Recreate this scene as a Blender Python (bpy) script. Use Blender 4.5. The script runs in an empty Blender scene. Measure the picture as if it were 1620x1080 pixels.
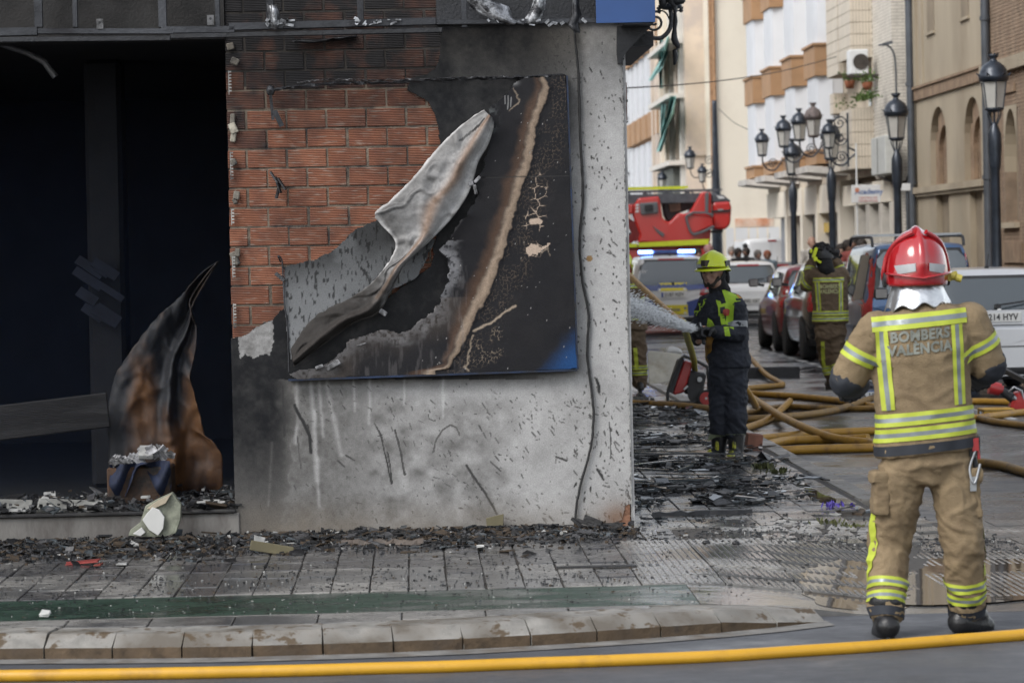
import bpy, bmesh, math, random
import numpy as np
from mathutils import Vector, Matrix, noise, geometry
from mathutils.bvhtree import BVHTree
random.seed(7); NR = np.random.RandomState(7)
S = bpy.context.scene
COL = S.collection
R = math.radians

# ------------------------------------------------------------------ camera
FP, CX, CY, CAMH, ROLL = 5000.0, 810.0, 540.0, 1.72, R(1.25)
_y = Vector((656-CX, CY-402, -FP)).normalized()
_t = (154*math.sin(ROLL) + 138*math.cos(ROLL))/FP
_z = Vector((-math.sin(ROLL), math.cos(ROLL), _t)).normalized()
_x = _y.cross(_z).normalized(); _z = _x.cross(_y).normalized()
CR = Matrix((_x, _y, _z))
cam = bpy.data.objects.new('camera', bpy.data.cameras.new('camera'))
COL.objects.link(cam)
m4 = CR.to_4x4(); m4.translation = Vector((0, 0, CAMH)); cam.matrix_world = m4
cam.data.sensor_width = 36; cam.data.lens = FP/1620*36
cam.data.clip_start = .1; cam.data.clip_end = 2000
cam.data.dof.use_dof = True; cam.data.dof.focus_distance = 20.5; cam.data.dof.aperture_fstop = 5.2
S.camera = cam
# ------------------------------------------------------------------ sky and sun (overcast)
SUN_EL, SUN_AZ = R(44), R(-132)      # azimuth measured from +Y towards +X
w = bpy.data.worlds.new('World'); S.world = w; w.use_nodes = True
nt = w.node_tree; bg = nt.nodes['Background']
sky = nt.nodes.new('ShaderNodeTexSky'); sky.sky_type = 'NISHITA'; sky.sun_disc = False
sky.sun_elevation = SUN_EL; sky.sun_rotation = SUN_AZ
sky.air_density = 1.0; sky.dust_density = 1.5; sky.ozone_density = 1.0
hs = nt.nodes.new('ShaderNodeHueSaturation'); hs.inputs['Saturation'].default_value = .30
nt.links.new(sky.outputs[0], hs.inputs['Color']); nt.links.new(hs.outputs[0], bg.inputs['Color'])
bg.inputs['Strength'].default_value = .15
sl = bpy.data.lights.new('sun', 'SUN'); sl.energy = 1.2; sl.angle = R(30); sl.color = (1, .97, .93)
so = bpy.data.objects.new('sun', sl); COL.objects.link(so)
sd = Vector((math.sin(SUN_AZ)*math.cos(SUN_EL), math.cos(SUN_AZ)*math.cos(SUN_EL), math.sin(SUN_EL)))
so.rotation_euler = sd.to_track_quat('Z', 'Y').to_euler()
S.view_settings.view_transform = 'Standard'; S.view_settings.look = 'None'
S.view_settings.gamma = 1; S.view_settings.use_curve_mapping = False
S.view_settings.exposure = 0.80
S.render.engine = 'CYCLES'
S.cycles.max_bounces = 6; S.cycles.diffuse_bounces = 3; S.cycles.glossy_bounces = 3
S.cycles.transmission_bounces = 4; S.cycles.transparent_max_bounces = 12; S.cycles.volume_bounces = 0
S.cycles.use_denoising = True; S.cycles.caustics_reflective = False; S.cycles.caustics_refractive = False
S.cycles.use_adaptive_sampling = True; S.cycles.adaptive_threshold = .02

# ------------------------------------------------------------------ measuring helpers
CO = Vector((0, 0, CAMH))
def ray(px, py):
    return CR @ Vector(((px-CX)/FP, (CY-py)/FP, -1))
def P(px, py, Y):
    """world point on the vertical plane Y seen at photo pixel"""
    d = ray(px, py); return CO + d*(Y/d.y)
def G(px, py, z=0.0):
    """world point on level z"""
    d = ray(px, py); return CO + d*((z-CAMH)/d.z)
def PX(px, py, X):
    d = ray(px, py); return CO + d*(X/d.x)
def proj_np(X, Y, Z):
    v = np.stack([X, Y, Z-CAMH], -1) @ np.array(CR)
    return CX + FP*v[..., 0]/-v[..., 2], CY - FP*v[..., 1]/-v[..., 2]
def pj(p):
    v = CR.transposed() @ (Vector(p)-CO)
    return CX+FP*v.x/-v.z, CY-FP*v.y/-v.z

# ------------------------------------------------------------------ object helpers
def tag(o, label=None, cat=None, group=None, kind=None):
    if label: o['label'] = label
    if cat: o['category'] = cat
    if group: o['group'] = group
    if kind: o['kind'] = kind
    return o
def link(name, me, parent=None, loc=None, rz=None, mats=None):
    if mats:
        for m in mats: me.materials.append(m)
    o = bpy.data.objects.new(name, me); COL.objects.link(o)
    if parent is not None: o.parent = parent
    if loc is not None: o.location = loc
    if rz is not None: o.rotation_euler.z = rz
    return o
def empty(name, loc=(0, 0, 0), rz=0, label=None, cat=None, group=None, kind=None):
    o = bpy.data.objects.new(name, None); COL.objects.link(o); o.empty_display_size = .1
    o.location = loc; o.rotation_euler.z = rz
    return tag(o, label, cat, group, kind)
def copy_tree(o, parent=None):
    c = o.copy(); COL.objects.link(c)
    if parent is not None: c.parent = parent
    for ch in list(o.children): copy_tree(ch, c)
    return c

class MB:
    def __init__(s): s.v = []; s.f = []; s.m = []; s.sm = []
    def add(s, vs, fs, mi=0, smooth=False, M=None):
        b = len(s.v)
        if M is not None: vs = [M @ Vector(v) for v in vs]
        s.v += [tuple(v) for v in vs]
        s.f += [tuple(b+i for i in f) for f in fs]
        s.m += [mi]*len(fs); s.sm += [smooth]*len(fs)
        return s
    def box(s, lo, hi, mi=0, M=None, b=0.0):
        x0, y0, z0 = lo; x1, y1, z1 = hi
        if b <= 0:
            vs = [(x0,y0,z0),(x1,y0,z0),(x1,y1,z0),(x0,y1,z0),(x0,y0,z1),(x1,y0,z1),(x1,y1,z1),(x0,y1,z1)]
            return s.add(vs, [(0,3,2,1),(4,5,6,7),(0,1,5,4),(1,2,6,5),(2,3,7,6),(3,0,4,7)], mi, False, M)
        # chamfered box: 24 verts
        vs = []; idx = {}
        X = (x0, x1); Yy = (y0, y1); Z = (z0, z1)
        for i in (0, 1):
            for j in (0, 1):
                for k in (0, 1):
                    sx, sy, sz = (1, -1)[i]*b, (1, -1)[j]*b, (1, -1)[k]*b
                    idx[i,j,k,'x'] = len(vs); vs.append((X[i], Yy[j]+sy, Z[k]+sz))
                    idx[i,j,k,'y'] = len(vs); vs.append((X[i]+sx, Yy[j], Z[k]+sz))
                    idx[i,j,k,'z'] = len(vs); vs.append((X[i]+sx, Yy[j]+sy, Z[k]))
        fs = []
        def q(a, flip): fs.append(tuple(a[::-1]) if flip else tuple(a))
        for i in (0, 1):
            q([idx[i,0,0,'x'], idx[i,1,0,'x'], idx[i,1,1,'x'], idx[i,0,1,'x']], i == 0)
            q([idx[0,i,0,'y'], idx[0,i,1,'y'], idx[1,i,1,'y'], idx[1,i,0,'y']], i == 0)
            q([idx[0,0,i,'z'], idx[1,0,i,'z'], idx[1,1,i,'z'], idx[0,1,i,'z']], i == 0)
        for a in (0, 1):
            for c in (0, 1):
                e = (a != c)
                q([idx[a,c,0,'x'], idx[a,c,0,'y'], idx[a,c,1,'y'], idx[a,c,1,'x']], e == (0 == 0))
                q([idx[a,0,c,'x'], idx[a,1,c,'x'], idx[a,1,c,'z'], idx[a,0,c,'z']], e == (0 == 0))
                q([idx[0,a,c,'y'], idx[0,a,c,'z'], idx[1,a,c,'z'], idx[1,a,c,'y']], e == (0 == 0))
        for i in (0, 1):
            for j in (0, 1):
                for k in (0, 1):
                    q([idx[i,j,k,'x'], idx[i,j,k,'y'], idx[i,j,k,'z']], (i+j+k) % 2 == 1)
        return s.add(vs, fs, mi, False, M)
    def obox(s, c, size, rot=None, mi=0, b=0.0):
        M = Matrix.Translation(Vector(c))
        if rot is not None: M = M @ rot.to_4x4()
        h = Vector(size)/2
        return s.box(tuple(-h), tuple(h), mi, M, b)
    def bar(s, p0, p1, w, h, mi=0, up=(0, 0, 1), b=0.0):
        p0 = Vector(p0); p1 = Vector(p1); d = p1-p0; L = d.length
        if L < 1e-6: return s
        z = d/L; u = Vector(up)
        if abs(z.dot(u)) > .98: u = Vector((0, 1, 0))
        x = u.cross(z).normalized(); y = z.cross(x)
        M = Matrix((x, y, z)).transposed().to_4x4(); M.translation = (p0+p1)/2
        return s.box((-w/2, -h/2, -L/2), (w/2, h/2, L/2), mi, M, b)
    def cyl(s, p0, p1, r0, r1=None, n=16, mi=0, caps=True, smooth=True):
        r1 = r0 if r1 is None else r1
        p0 = Vector(p0); p1 = Vector(p1); z = (p1-p0).normalized()
        u = Vector((0, 0, 1)) if abs(z.z) < .95 else Vector((1, 0, 0))
        x = u.cross(z).normalized(); y = z.cross(x)
        vs = []
        for p, r in ((p0, r0), (p1, r1)):
            for i in range(n):
                a = 2*math.pi*i/n; vs.append(p + x*(r*math.cos(a)) + y*(r*math.sin(a)))
        s.add(vs, [(i, (i+1) % n, n+(i+1) % n, n+i) for i in range(n)], mi, smooth)
        if caps:
            s.add(vs[:n], [tuple(range(n))[::-1]], mi); s.add(vs[n:], [tuple(range(n))], mi)
        return s
    def lathe(s, prof, c=(0, 0, 0), n=20, mi=0, smooth=True, M=None):
        """prof list of (r,z) from bottom to top"""
        vs = []; c = Vector(c)
        for r, z in prof:
            for i in range(n):
                a = 2*math.pi*i/n; vs.append(c+Vector((r*math.cos(a), r*math.sin(a), z)))
        fs = [(k*n+i, k*n+(i+1) % n, (k+1)*n+(i+1) % n, (k+1)*n+i) for k in range(len(prof)-1) for i in range(n)]
        fs.append(tuple(range(n))[::-1]); fs.append(tuple((len(prof)-1)*n+i for i in range(n)))
        return s.add(vs, fs, mi, smooth, M)
    def tube(s, pts, r, n=10, mi=0, caps=True, smooth=True, flat=1.0):
        pts = [Vector(p) for p in pts]; N = len(pts)
        rs = r if hasattr(r, '__len__') else [r]*N
        T = [(pts[min(i+1, N-1)]-pts[max(i-1, 0)]).normalized() for i in range(N)]
        u = Vector((0, 0, 1)) if abs(T[0].z) < .9 else Vector((1, 0, 0))
        x = u.cross(T[0]).normalized(); vs = []
        for i in range(N):
            x = (x - T[i]*x.dot(T[i])).normalized(); y = T[i].cross(x)
            for k in range(n):
                a = 2*math.pi*k/n; vs.append(pts[i] + x*(rs[i]*math.cos(a)) + y*(rs[i]*math.sin(a)*flat))
        s.add(vs, [(i*n+k, i*n+(k+1) % n, (i+1)*n+(k+1) % n, (i+1)*n+k) for i in range(N-1) for k in range(n)], mi, smooth)
        if caps:
            s.add(vs[:n], [tuple(range(n))[::-1]], mi); s.add(vs[-n:], [tuple(range(n))], mi)
        return s
    def prism(s, poly, axis_pt, d, mi=0, M=None):
        """poly: list of 3D points (planar), extruded along vector d"""
        n = len(poly); d = Vector(d)
        a = [Vector(p) for p in poly]; b2 = [p+d for p in a]
        nrm = Vector((0, 0, 0))
        for i in range(n): nrm += a[i].cross(a[(i+1) % n])
        flip = nrm.dot(d) > 0
        f = tuple(range(n)); f2 = tuple(range(n, 2*n))
        if flip: fs = [f[::-1], f2]
        else: fs = [f, f2[::-1]]
        for i in range(n):
            j = (i+1) % n
            q = (i, j, n+j, n+i)
            fs.append(q if flip else q[::-1])
        return s.add(a+b2, fs, mi, False, M)
    def sphere(s, c, r, n=16, mi=0, sc=(1, 1, 1), M=None):
        c = Vector(c); vs = []; m = max(4, n//2)
        for j in range(1, m):
            t = math.pi*j/m
            for i in range(n):
                a = 2*math.pi*i/n
                vs.append(c+Vector((r*sc[0]*math.sin(t)*math.cos(a), r*sc[1]*math.sin(t)*math.sin(a), -r*sc[2]*math.cos(t))))
        vs.append(c-Vector((0, 0, r*sc[2]))); vs.append(c+Vector((0, 0, r*sc[2])))
        B = (m-1)*n
        fs = [(j*n+i, j*n+(i+1) % n, (j+1)*n+(i+1) % n, (j+1)*n+i) for j in range(m-2) for i in range(n)]
        fs += [(B, (i+1) % n, i) for i in range(n)] + [(B+1, (m-2)*n+i, (m-2)*n+(i+1) % n) for i in range(n)]
        return s.add(vs, fs, mi, True, M)
    def mesh(s, name='m'):
        me = bpy.data.meshes.new(name); me.from_pydata(s.v, [], s.f)
        if any(s.m): me.polygons.foreach_set('material_index', s.m)
        me.polygons.foreach_set('use_smooth', s.sm); me.update()
        return me
    def build(s, name, mats, parent=None, loc=None, rz=None, bevel=0, label=None, cat=None, group=None, kind=None, seg=2):
        me = s.mesh(name)
        if not isinstance(mats, (list, tuple)): mats = [mats]
        o = link(name, me, parent, loc, rz, mats)
        if bevel:
            b = o.modifiers.new('bevel', 'BEVEL'); b.width = bevel; b.segments = seg; b.limit_method = 'ANGLE'; b.angle_limit = R(35)
            b.harden_normals = False
        return tag(o, label, cat, group, kind)

def grid_mesh(name, V, uv_cols=None, mask=None, smooth=True):
    """V: (h,w,3) array -> grid mesh; mask (h-1,w-1) keeps cells. attr dict name->array(h,w,k)"""
    h, wd = V.shape[:2]
    idx = np.arange(h*wd).reshape(h, wd)
    q = np.stack([idx[:-1, :-1], idx[:-1, 1:], idx[1:, 1:], idx[1:, :-1]], -1)
    q = q[mask] if mask is not None else q.reshape(-1, 4)
    q = q.reshape(-1, 4)
    used = np.unique(q); remap = -np.ones(h*wd, int); remap[used] = np.arange(len(used))
    q = remap[q]; vs = V.reshape(-1, 3)[used]
    me = bpy.data.meshes.new(name)
    me.vertices.add(len(vs)); me.vertices.foreach_set('co', vs.astype(np.float32).ravel())
    me.loops.add(q.size); me.loops.foreach_set('vertex_index', q.astype(np.int32).ravel())
    me.polygons.add(len(q)); me.polygons.foreach_set('loop_start', np.arange(0, q.size, 4, dtype=np.int32))
    me.polygons.foreach_set('loop_total', np.full(len(q), 4, np.int32))
    me.update(calc_edges=True)
    me.polygons.foreach_set('use_smooth', np.full(len(q), smooth))
    if uv_cols:
        for an, arr in uv_cols.items():
            a = arr.reshape(h*wd, -1)[used].astype(np.float32)
            if a.shape[1] == 1:
                at = me.attributes.new(an, 'FLOAT', 'POINT'); at.data.foreach_set('value', a.ravel())
            else:
                if a.shape[1] == 3: a = np.concatenate([a, np.ones((len(a), 1), np.float32)], 1)
                at = me.attributes.new(an, 'FLOAT_COLOR', 'POINT'); at.data.foreach_set('color', a.ravel())
    return me

# ------------------------------------------------------------------ numpy noise / painting on facade drawings
def vnoise(x, y, seed=0):
    xi = np.floor(x).astype(np.int64); yi = np.floor(y).astype(np.int64); fx = x-xi; fy = y-yi
    fx = fx*fx*(3-2*fx); fy = fy*fy*(3-2*fy)
    def hsh(a, b):
        n = (a*374761393 + b*668265263 + seed*1442695041) & 0xffffffff
        n = ((n ^ (n >> 13))*1274126177) & 0xffffffff
        return ((n ^ (n >> 16)) & 0xffff)/65535.0
    return (hsh(xi, yi)*(1-fx)+hsh(xi+1, yi)*fx)*(1-fy) + (hsh(xi, yi+1)*(1-fx)+hsh(xi+1, yi+1)*fx)*fy
def fbm(x, y, sc, oct=4, seed=0, gain=.5):
    t = 0; a = 1; s = 0
    for o in range(oct):
        t = t + a*vnoise(x/sc*2**o, y/sc*2**o, seed+o*17); s += a; a *= gain
    return t/s
def worley(x, y, sc, seed=0):
    gx = x/sc; gy = y/sc; xi = np.floor(gx); yi = np.floor(gy)
    f1 = np.full(x.shape, 9.); f2 = np.full(x.shape, 9.)
    for dx in (-1, 0, 1):
        for dy in (-1, 0, 1):
            cx = xi+dx; cy = yi+dy
            h1 = np.abs(np.sin(cx*127.1+cy*311.7+seed)*43758.5453) % 1; h2 = np.abs(np.sin(cx*269.5+cy*183.3+seed)*43758.5453) % 1
            d = np.hypot(cx+h1-gx, cy+h2-gy)
            n2 = np.minimum(f2, np.maximum(f1, d)); f1 = np.minimum(f1, d); f2 = n2
    return f1, f2
def inpoly(x, y, poly):
    r = np.zeros(x.shape, bool); n = len(poly)
    for i in range(n):
        x0, y0 = poly[i]; x1, y1 = poly[(i+1) % n]
        if y0 == y1: continue
        c = ((y0 > y) != (y1 > y)) & (x < (x1-x0)*(y-y0)/(y1-y0)+x0)
        r ^= c
    return r
def dline(x, y, pts):
    """distance to polyline and param"""
    d = np.full(x.shape, 1e9); tt = np.zeros(x.shape); n = len(pts)-1
    for i in range(n):
        ax, ay = pts[i][:2]; bx, by = pts[i+1][:2]; L = (bx-ax)**2+(by-ay)**2+1e-9
        t = np.clip(((x-ax)*(bx-ax)+(y-ay)*(by-ay))/L, 0, 1)
        dd = np.hypot(x-ax-t*(bx-ax), y-ay-t*(by-ay)); k = dd < d
        d = np.where(k, dd, d); tt = np.where(k, (i+t)/n, tt)
    return d, tt
def sst(a, b, v):
    t = np.clip((v-a)/(b-a), 0, 1); return t*t*(3-2*t)

# ------------------------------------------------------------------ materials
MC = {}
def mat(name, col=(.5, .5, .5), rough=.6, metal=0.0, var=.25, vscale=6.0, bump=.0, bscale=60.0, rvar=.0, spec=.5, coat=0.0,
        dirt=None, dscale=2.0, damt=.5, emit=None, estr=0, detail=4, stretch=None, ob=True):
    """procedural principled material: base colour modulated by noise, optional second colour in patches, bump, roughness variation"""
    if name in MC: return MC[name]
    m = bpy.data.materials.new(name); m.use_nodes = True; t = m.node_tree; N = t.nodes; L = t.links
    b = N['Principled BSDF']; b.inputs['Metallic'].default_value = metal
    b.inputs['Roughness'].default_value = rough; b.inputs['Specular IOR Level'].default_value = spec
    if coat: b.inputs['Coat Weight'].default_value = coat; b.inputs['Coat Roughness'].default_value = .06
    tc = N.new('ShaderNodeTexCoord'); mp = N.new('ShaderNodeMapping'); L.new(tc.outputs['Object'], mp.inputs[0])
    if stretch: mp.inputs['Scale'].default_value = stretch
    c4 = lambda c: (c[0], c[1], c[2], 1)
    n1 = N.new('ShaderNodeTexNoise'); n1.inputs['Scale'].default_value = vscale; n1.inputs['Detail'].default_value = detail
    L.new(mp.outputs[0], n1.inputs['Vector'])
    cr = N.new('ShaderNodeMix'); cr.data_type = 'RGBA'
    cr.inputs[6].default_value = c4([max(0, x*(1-var)) for x in col]); cr.inputs[7].default_value = c4([min(1, x*(1+var)) for x in col])
    mr = N.new('ShaderNodeMapRange'); mr.inputs[1].default_value = .3; mr.inputs[2].default_value = .7
    L.new(n1.outputs[0], mr.inputs[0]); L.new(mr.outputs[0], cr.inputs[0]); out = cr.outputs[2]
    if dirt is not None:
        n2 = N.new('ShaderNodeTexNoise'); n2.inputs['Scale'].default_value = dscale; n2.inputs['Detail'].default_value = 6; n2.inputs['Roughness'].default_value = .65
        L.new(mp.outputs[0], n2.inputs['Vector'])
        m2 = N.new('ShaderNodeMapRange'); m2.inputs[1].default_value = .62-.25*damt; m2.inputs[2].default_value = .75-.15*damt
        L.new(n2.outputs[0], m2.inputs[0])
        x = N.new('ShaderNodeMix'); x.data_type = 'RGBA'; L.new(m2.outputs[0], x.inputs[0]); L.new(out, x.inputs[6]); x.inputs[7].default_value = c4(dirt)
        out = x.outputs[2]
    L.new(out, b.inputs['Base Color'])
    if rvar:
        m3 = N.new('ShaderNodeMapRange'); m3.inputs[1].default_value = .35; m3.inputs[2].default_value = .65
        m3.inputs[3].default_value = max(.02, rough-rvar); m3.inputs[4].default_value = min(1, rough+rvar)
        n3 = N.new('ShaderNodeTexNoise'); n3.inputs['Scale'].default_value = vscale*.37; n3.inputs['Detail'].default_value = 5
        L.new(mp.outputs[0], n3.inputs['Vector']); L.new(n3.outputs[0], m3.inputs[0]); L.new(m3.outputs[0], b.inputs['Roughness'])
    if bump:
        bn = N.new('ShaderNodeTexNoise'); bn.inputs['Scale'].default_value = bscale; bn.inputs['Detail'].default_value = 5
        L.new(mp.outputs[0], bn.inputs['Vector'])
        bp = N.new('ShaderNodeBump'); bp.inputs['Strength'].default_value = bump; bp.inputs['Distance'].default_value = .01
        L.new(bn.outputs[0], bp.inputs['Height']); L.new(bp.outputs[0], b.inputs['Normal'])
    if emit: b.inputs['Emission Color'].default_value = c4(emit); b.inputs['Emission Strength'].default_value = estr
    MC[name] = m; return m
def attr_mat(name, bump=.3, bscale=80, rough=.7, spec=.5, metal=0.0, bdist=.004):
    """colour from the mesh's paint attribute 'Col' (rgb) and roughness from 'Rgh'"""
    if name in MC: return MC[name]
    m = bpy.data.materials.new(name); m.use_nodes = True; t = m.node_tree; N = t.nodes; L = t.links
    b = N['Principled BSDF']; b.inputs['Specular IOR Level'].default_value = spec; b.inputs['Metallic'].default_value = metal
    a = N.new('ShaderNodeAttribute'); a.attribute_name = 'Col'
    tc = N.new('ShaderNodeTexCoord'); n1 = N.new('ShaderNodeTexNoise'); n1.inputs['Scale'].default_value = bscale; n1.inputs['Detail'].default_value = 5
    L.new(tc.outputs['Object'], n1.inputs['Vector'])
    mx = N.new('ShaderNodeMix'); mx.data_type = 'RGBA'; mx.blend_type = 'MULTIPLY'; mx.inputs[0].default_value = .5
    mr = N.new('ShaderNodeMapRange'); mr.inputs[1].default_value = .3; mr.inputs[2].default_value = .7; mr.inputs[3].default_value = .7; mr.inputs[4].default_value = 1.3
    L.new(n1.outputs[0], mr.inputs[0]); L.new(a.outputs['Color'], mx.inputs[6]); L.new(mr.outputs[0], mx.inputs[7]); L.new(mx.outputs[2], b.inputs['Base Color'])
    r = N.new('ShaderNodeAttribute'); r.attribute_name = 'Rgh'; L.new(r.outputs['Fac'], b.inputs['Roughness'])
    bp = N.new('ShaderNodeBump'); bp.inputs['Strength'].default_value = bump; bp.inputs['Distance'].default_value = bdist
    L.new(n1.outputs[0], bp.inputs['Height']); L.new(bp.outputs[0], b.inputs['Normal'])
    MC[name] = m; return m
def spline(pts, n=60):
    """Catmull-Rom through points"""
    P_ = [Vector(p) for p in pts]; out = []; k = len(P_)
    seg = max(2, n//(k-1))
    for i in range(k-1):
        a = P_[max(0, i-1)]; b = P_[i]; c = P_[i+1]; d = P_[min(k-1, i+2)]
        for j in range(seg):
            t = j/seg
            out.append(.5*((2*b)+(c-a)*t+(2*a-5*b+4*c-d)*t*t+(3*b-a-3*c+d)*t**3))
    out.append(P_[-1]); return out

def refine_poly(poly, res):
    """triangulate a 2D polygon with interior points"""
    from mathutils.geometry import delaunay_2d_cdt
    pts = []
    n = len(poly)
    for i in range(n):
        a = Vector(poly[i]); b = Vector(poly[(i+1) % n]); k = max(1, int((b-a).length/res))
        for j in range(k): pts.append(a.lerp(b, j/k))
    m_ = len(pts); xs_ = [p.x for p in pts]; ys_ = [p.y for p in pts]
    U_, V_ = np.meshgrid(np.arange(min(xs_)+res/2, max(xs_), res), np.arange(min(ys_)+res/2, max(ys_), res))
    ins = inpoly(U_, V_, poly); P2 = [(p.x, p.y) for p in pts]
    allp = pts+[Vector((u, v)) for u, v in zip(U_[ins], V_[ins])]
    vs, es, fs, *_ = delaunay_2d_cdt(allp, [(i, (i+1) % m_) for i in range(m_)], [list(range(m_))], 1, 1e-5)
    return vs, fs
# ================================================================== GROUND
WY = 19.35                      # facade plane of the burnt building
XC = P(1000, 838, WY).x         # its street corner
RZ = -.12                       # road level
def stuff_s(o): return tag(o, kind='structure')

def wet_mat(name, c0, c1, vs, r0, r1, rs, bump=.25, bs=180, patch=None, pscale=1.2, pr=(.5, .6), stretch=None, flake=None, speck=None):
    """asphalt / stone: two-tone noise colour, wet patches with low roughness, fine aggregate relief"""
    m = bpy.data.materials.new(name); m.use_nodes = True; t = m.node_tree; N = t.nodes; L = t.links
    b = N['Principled BSDF']
    g = N.new('ShaderNodeNewGeometry'); mp = N.new('ShaderNodeMapping'); L.new(g.outputs['Position'], mp.inputs[0])
    if stretch: mp.inputs['Scale'].default_value = stretch
    def ns(sc, det=5, ro=.6):
        n = N.new('ShaderNodeTexNoise'); n.inputs['Scale'].default_value = sc; n.inputs['Detail'].default_value = det
        n.inputs['Roughness'].default_value = ro; L.new(mp.outputs[0], n.inputs['Vector']); return n.outputs[0]
    def mr(i, a, bb, c=0, d=1):
        n = N.new('ShaderNodeMapRange'); n.inputs[1].default_value = a; n.inputs[2].default_value = bb
        n.inputs[3].default_value = c; n.inputs[4].default_value = d; L.new(i, n.inputs[0]); return n.outputs[0]
    def mix(f, a, bb):
        n = N.new('ShaderNodeMix'); n.data_type = 'RGBA'; L.new(f, n.inputs[0])
        for k, v in ((6, a), (7, bb)):
            if isinstance(v, tuple): n.inputs[k].default_value = (*v, 1)
            else: L.new(v, n.inputs[k])
        return n.outputs[2]
    c = mix(mr(ns(vs), .35, .65), c0, c1)
    wet = mr(ns(pscale, 6, .6), pr[0], pr[1])
    if patch: c = mix(wet, c, patch)
    if speck:
        c = mix(mr(ns(speck[1], 3, .7), speck[2], speck[2]+.06), c, speck[0])
    L.new(c, b.inputs['Base Color'])
    r = N.new('ShaderNodeMix'); r.data_type = 'FLOAT'; L.new(wet, r.inputs[0])
    L.new(mr(ns(rs), .35, .65, r1-.12, r1+.1), r.inputs[2]); r.inputs[3].default_value = r0
    L.new(r.outputs[0], b.inputs['Roughness'])
    bp = N.new('ShaderNodeBump'); bp.inputs['Distance'].default_value = .006
    bm_ = N.new('ShaderNodeMapRange'); L.new(wet, bm_.inputs[0]); bm_.inputs[3].default_value = bump; bm_.inputs[4].default_value = bump*.25
    L.new(bm_.outputs[0], bp.inputs['Strength'])
    L.new(ns(bs, 4, .7), bp.inputs['Height']); L.new(bp.outputs[0], b.inputs['Normal'])
    return m
M_asph = wet_mat('wet_asphalt', (.035, .037, .041), (.060, .062, .067), 3, .12, .42, 5, .32, 160, pscale=.55, pr=(.42, .58), speck=((.17, .17, .17), 90, .66))
M_asphf = wet_mat('front_asphalt', (.058, .061, .069), (.082, .086, .095), 4, .3, .6, 5, .4, 160, pscale=.8, pr=(.55, .68), speck=((.2, .2, .2), 90, .68))
M_pave = wet_mat('pavement_stone', (.17, .163, .152), (.29, .28, .262), 9, .07, .34, 6, .30, 120, patch=(.10, .10, .10), pscale=1.1, pr=(.40, .54), stretch=(1, 1, 1), speck=((.03, .03, .03), 22, .60))
M_pave2 = wet_mat('pavement_stone_sooty', (.075, .072, .07), (.17, .163, .155), 9, .06, .38, 6, .4, 120, patch=(.06, .06, .065), pscale=2.3, pr=(.42, .56), speck=((.015, .015, .015), 12, .55))
M_joint = mat('paving_joint', (.045, .04, .035), .8, var=.4, vscale=30)
M_green = wet_mat('green_lane_paint', (.018, .037, .026), (.036, .066, .048), 6, .08, .40, 6, .3, 120, patch=(.018, .036, .026), pscale=1.6, pr=(.45, .6), stretch=(1, 1.8, 1), speck=((.012, .013, .014), 14, .56))
M_kerb = wet_mat('kerb_stone', (.17, .163, .148), (.28, .268, .245), 12, .3, .65, 6, .5, 90, patch=(.12, .105, .085), pscale=3, pr=(.47, .6), speck=((.085, .06, .035), 9, .56))
M_kdirt = mat('kerb_dirt', (.085, .058, .034), .85, var=.45, vscale=14, bump=.4, dirt=(.05, .038, .028), dscale=7)
M_white = mat('road_paint_white', (.55, .55, .53), .6, var=.25, vscale=12, dirt=(.12, .12, .12), dscale=9, damt=.9)

# asphalt sheet to the horizon
me = MB(); me.add([(-400, -60, RZ), (400, -60, RZ), (400, 700, RZ), (-400, 700, RZ)], [(0, 1, 2, 3)])
stuff_s(me.build('road', M_asph))
me = MB(); me.add([(-9, 12.6, RZ+.004), (9, 12.6, RZ+.004), (9, 16.0, RZ+.004), (2.1, 15.95, RZ+.004), (1.4, 15.3, RZ+.004), (.6, 14.9, RZ+.004), (-9, 14.9, RZ+.004)], [tuple(range(7))])
stuff_s(me.build('crossing_street_road', M_asphf))
# street side road patch between kerb and parking line is the main sheet

# ---- kerb along the front, curving off at the right
kp = [(-260, 1050), (0, 1045), (200, 1044), (400, 1041), (560, 1036), (700, 1031), (830, 1024), (960, 1016), (1100, 1006), (1200, 997), (1290, 987), (1360, 976)]
kc = spline([G(a, b, RZ) for a, b in kp], 600)
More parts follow.
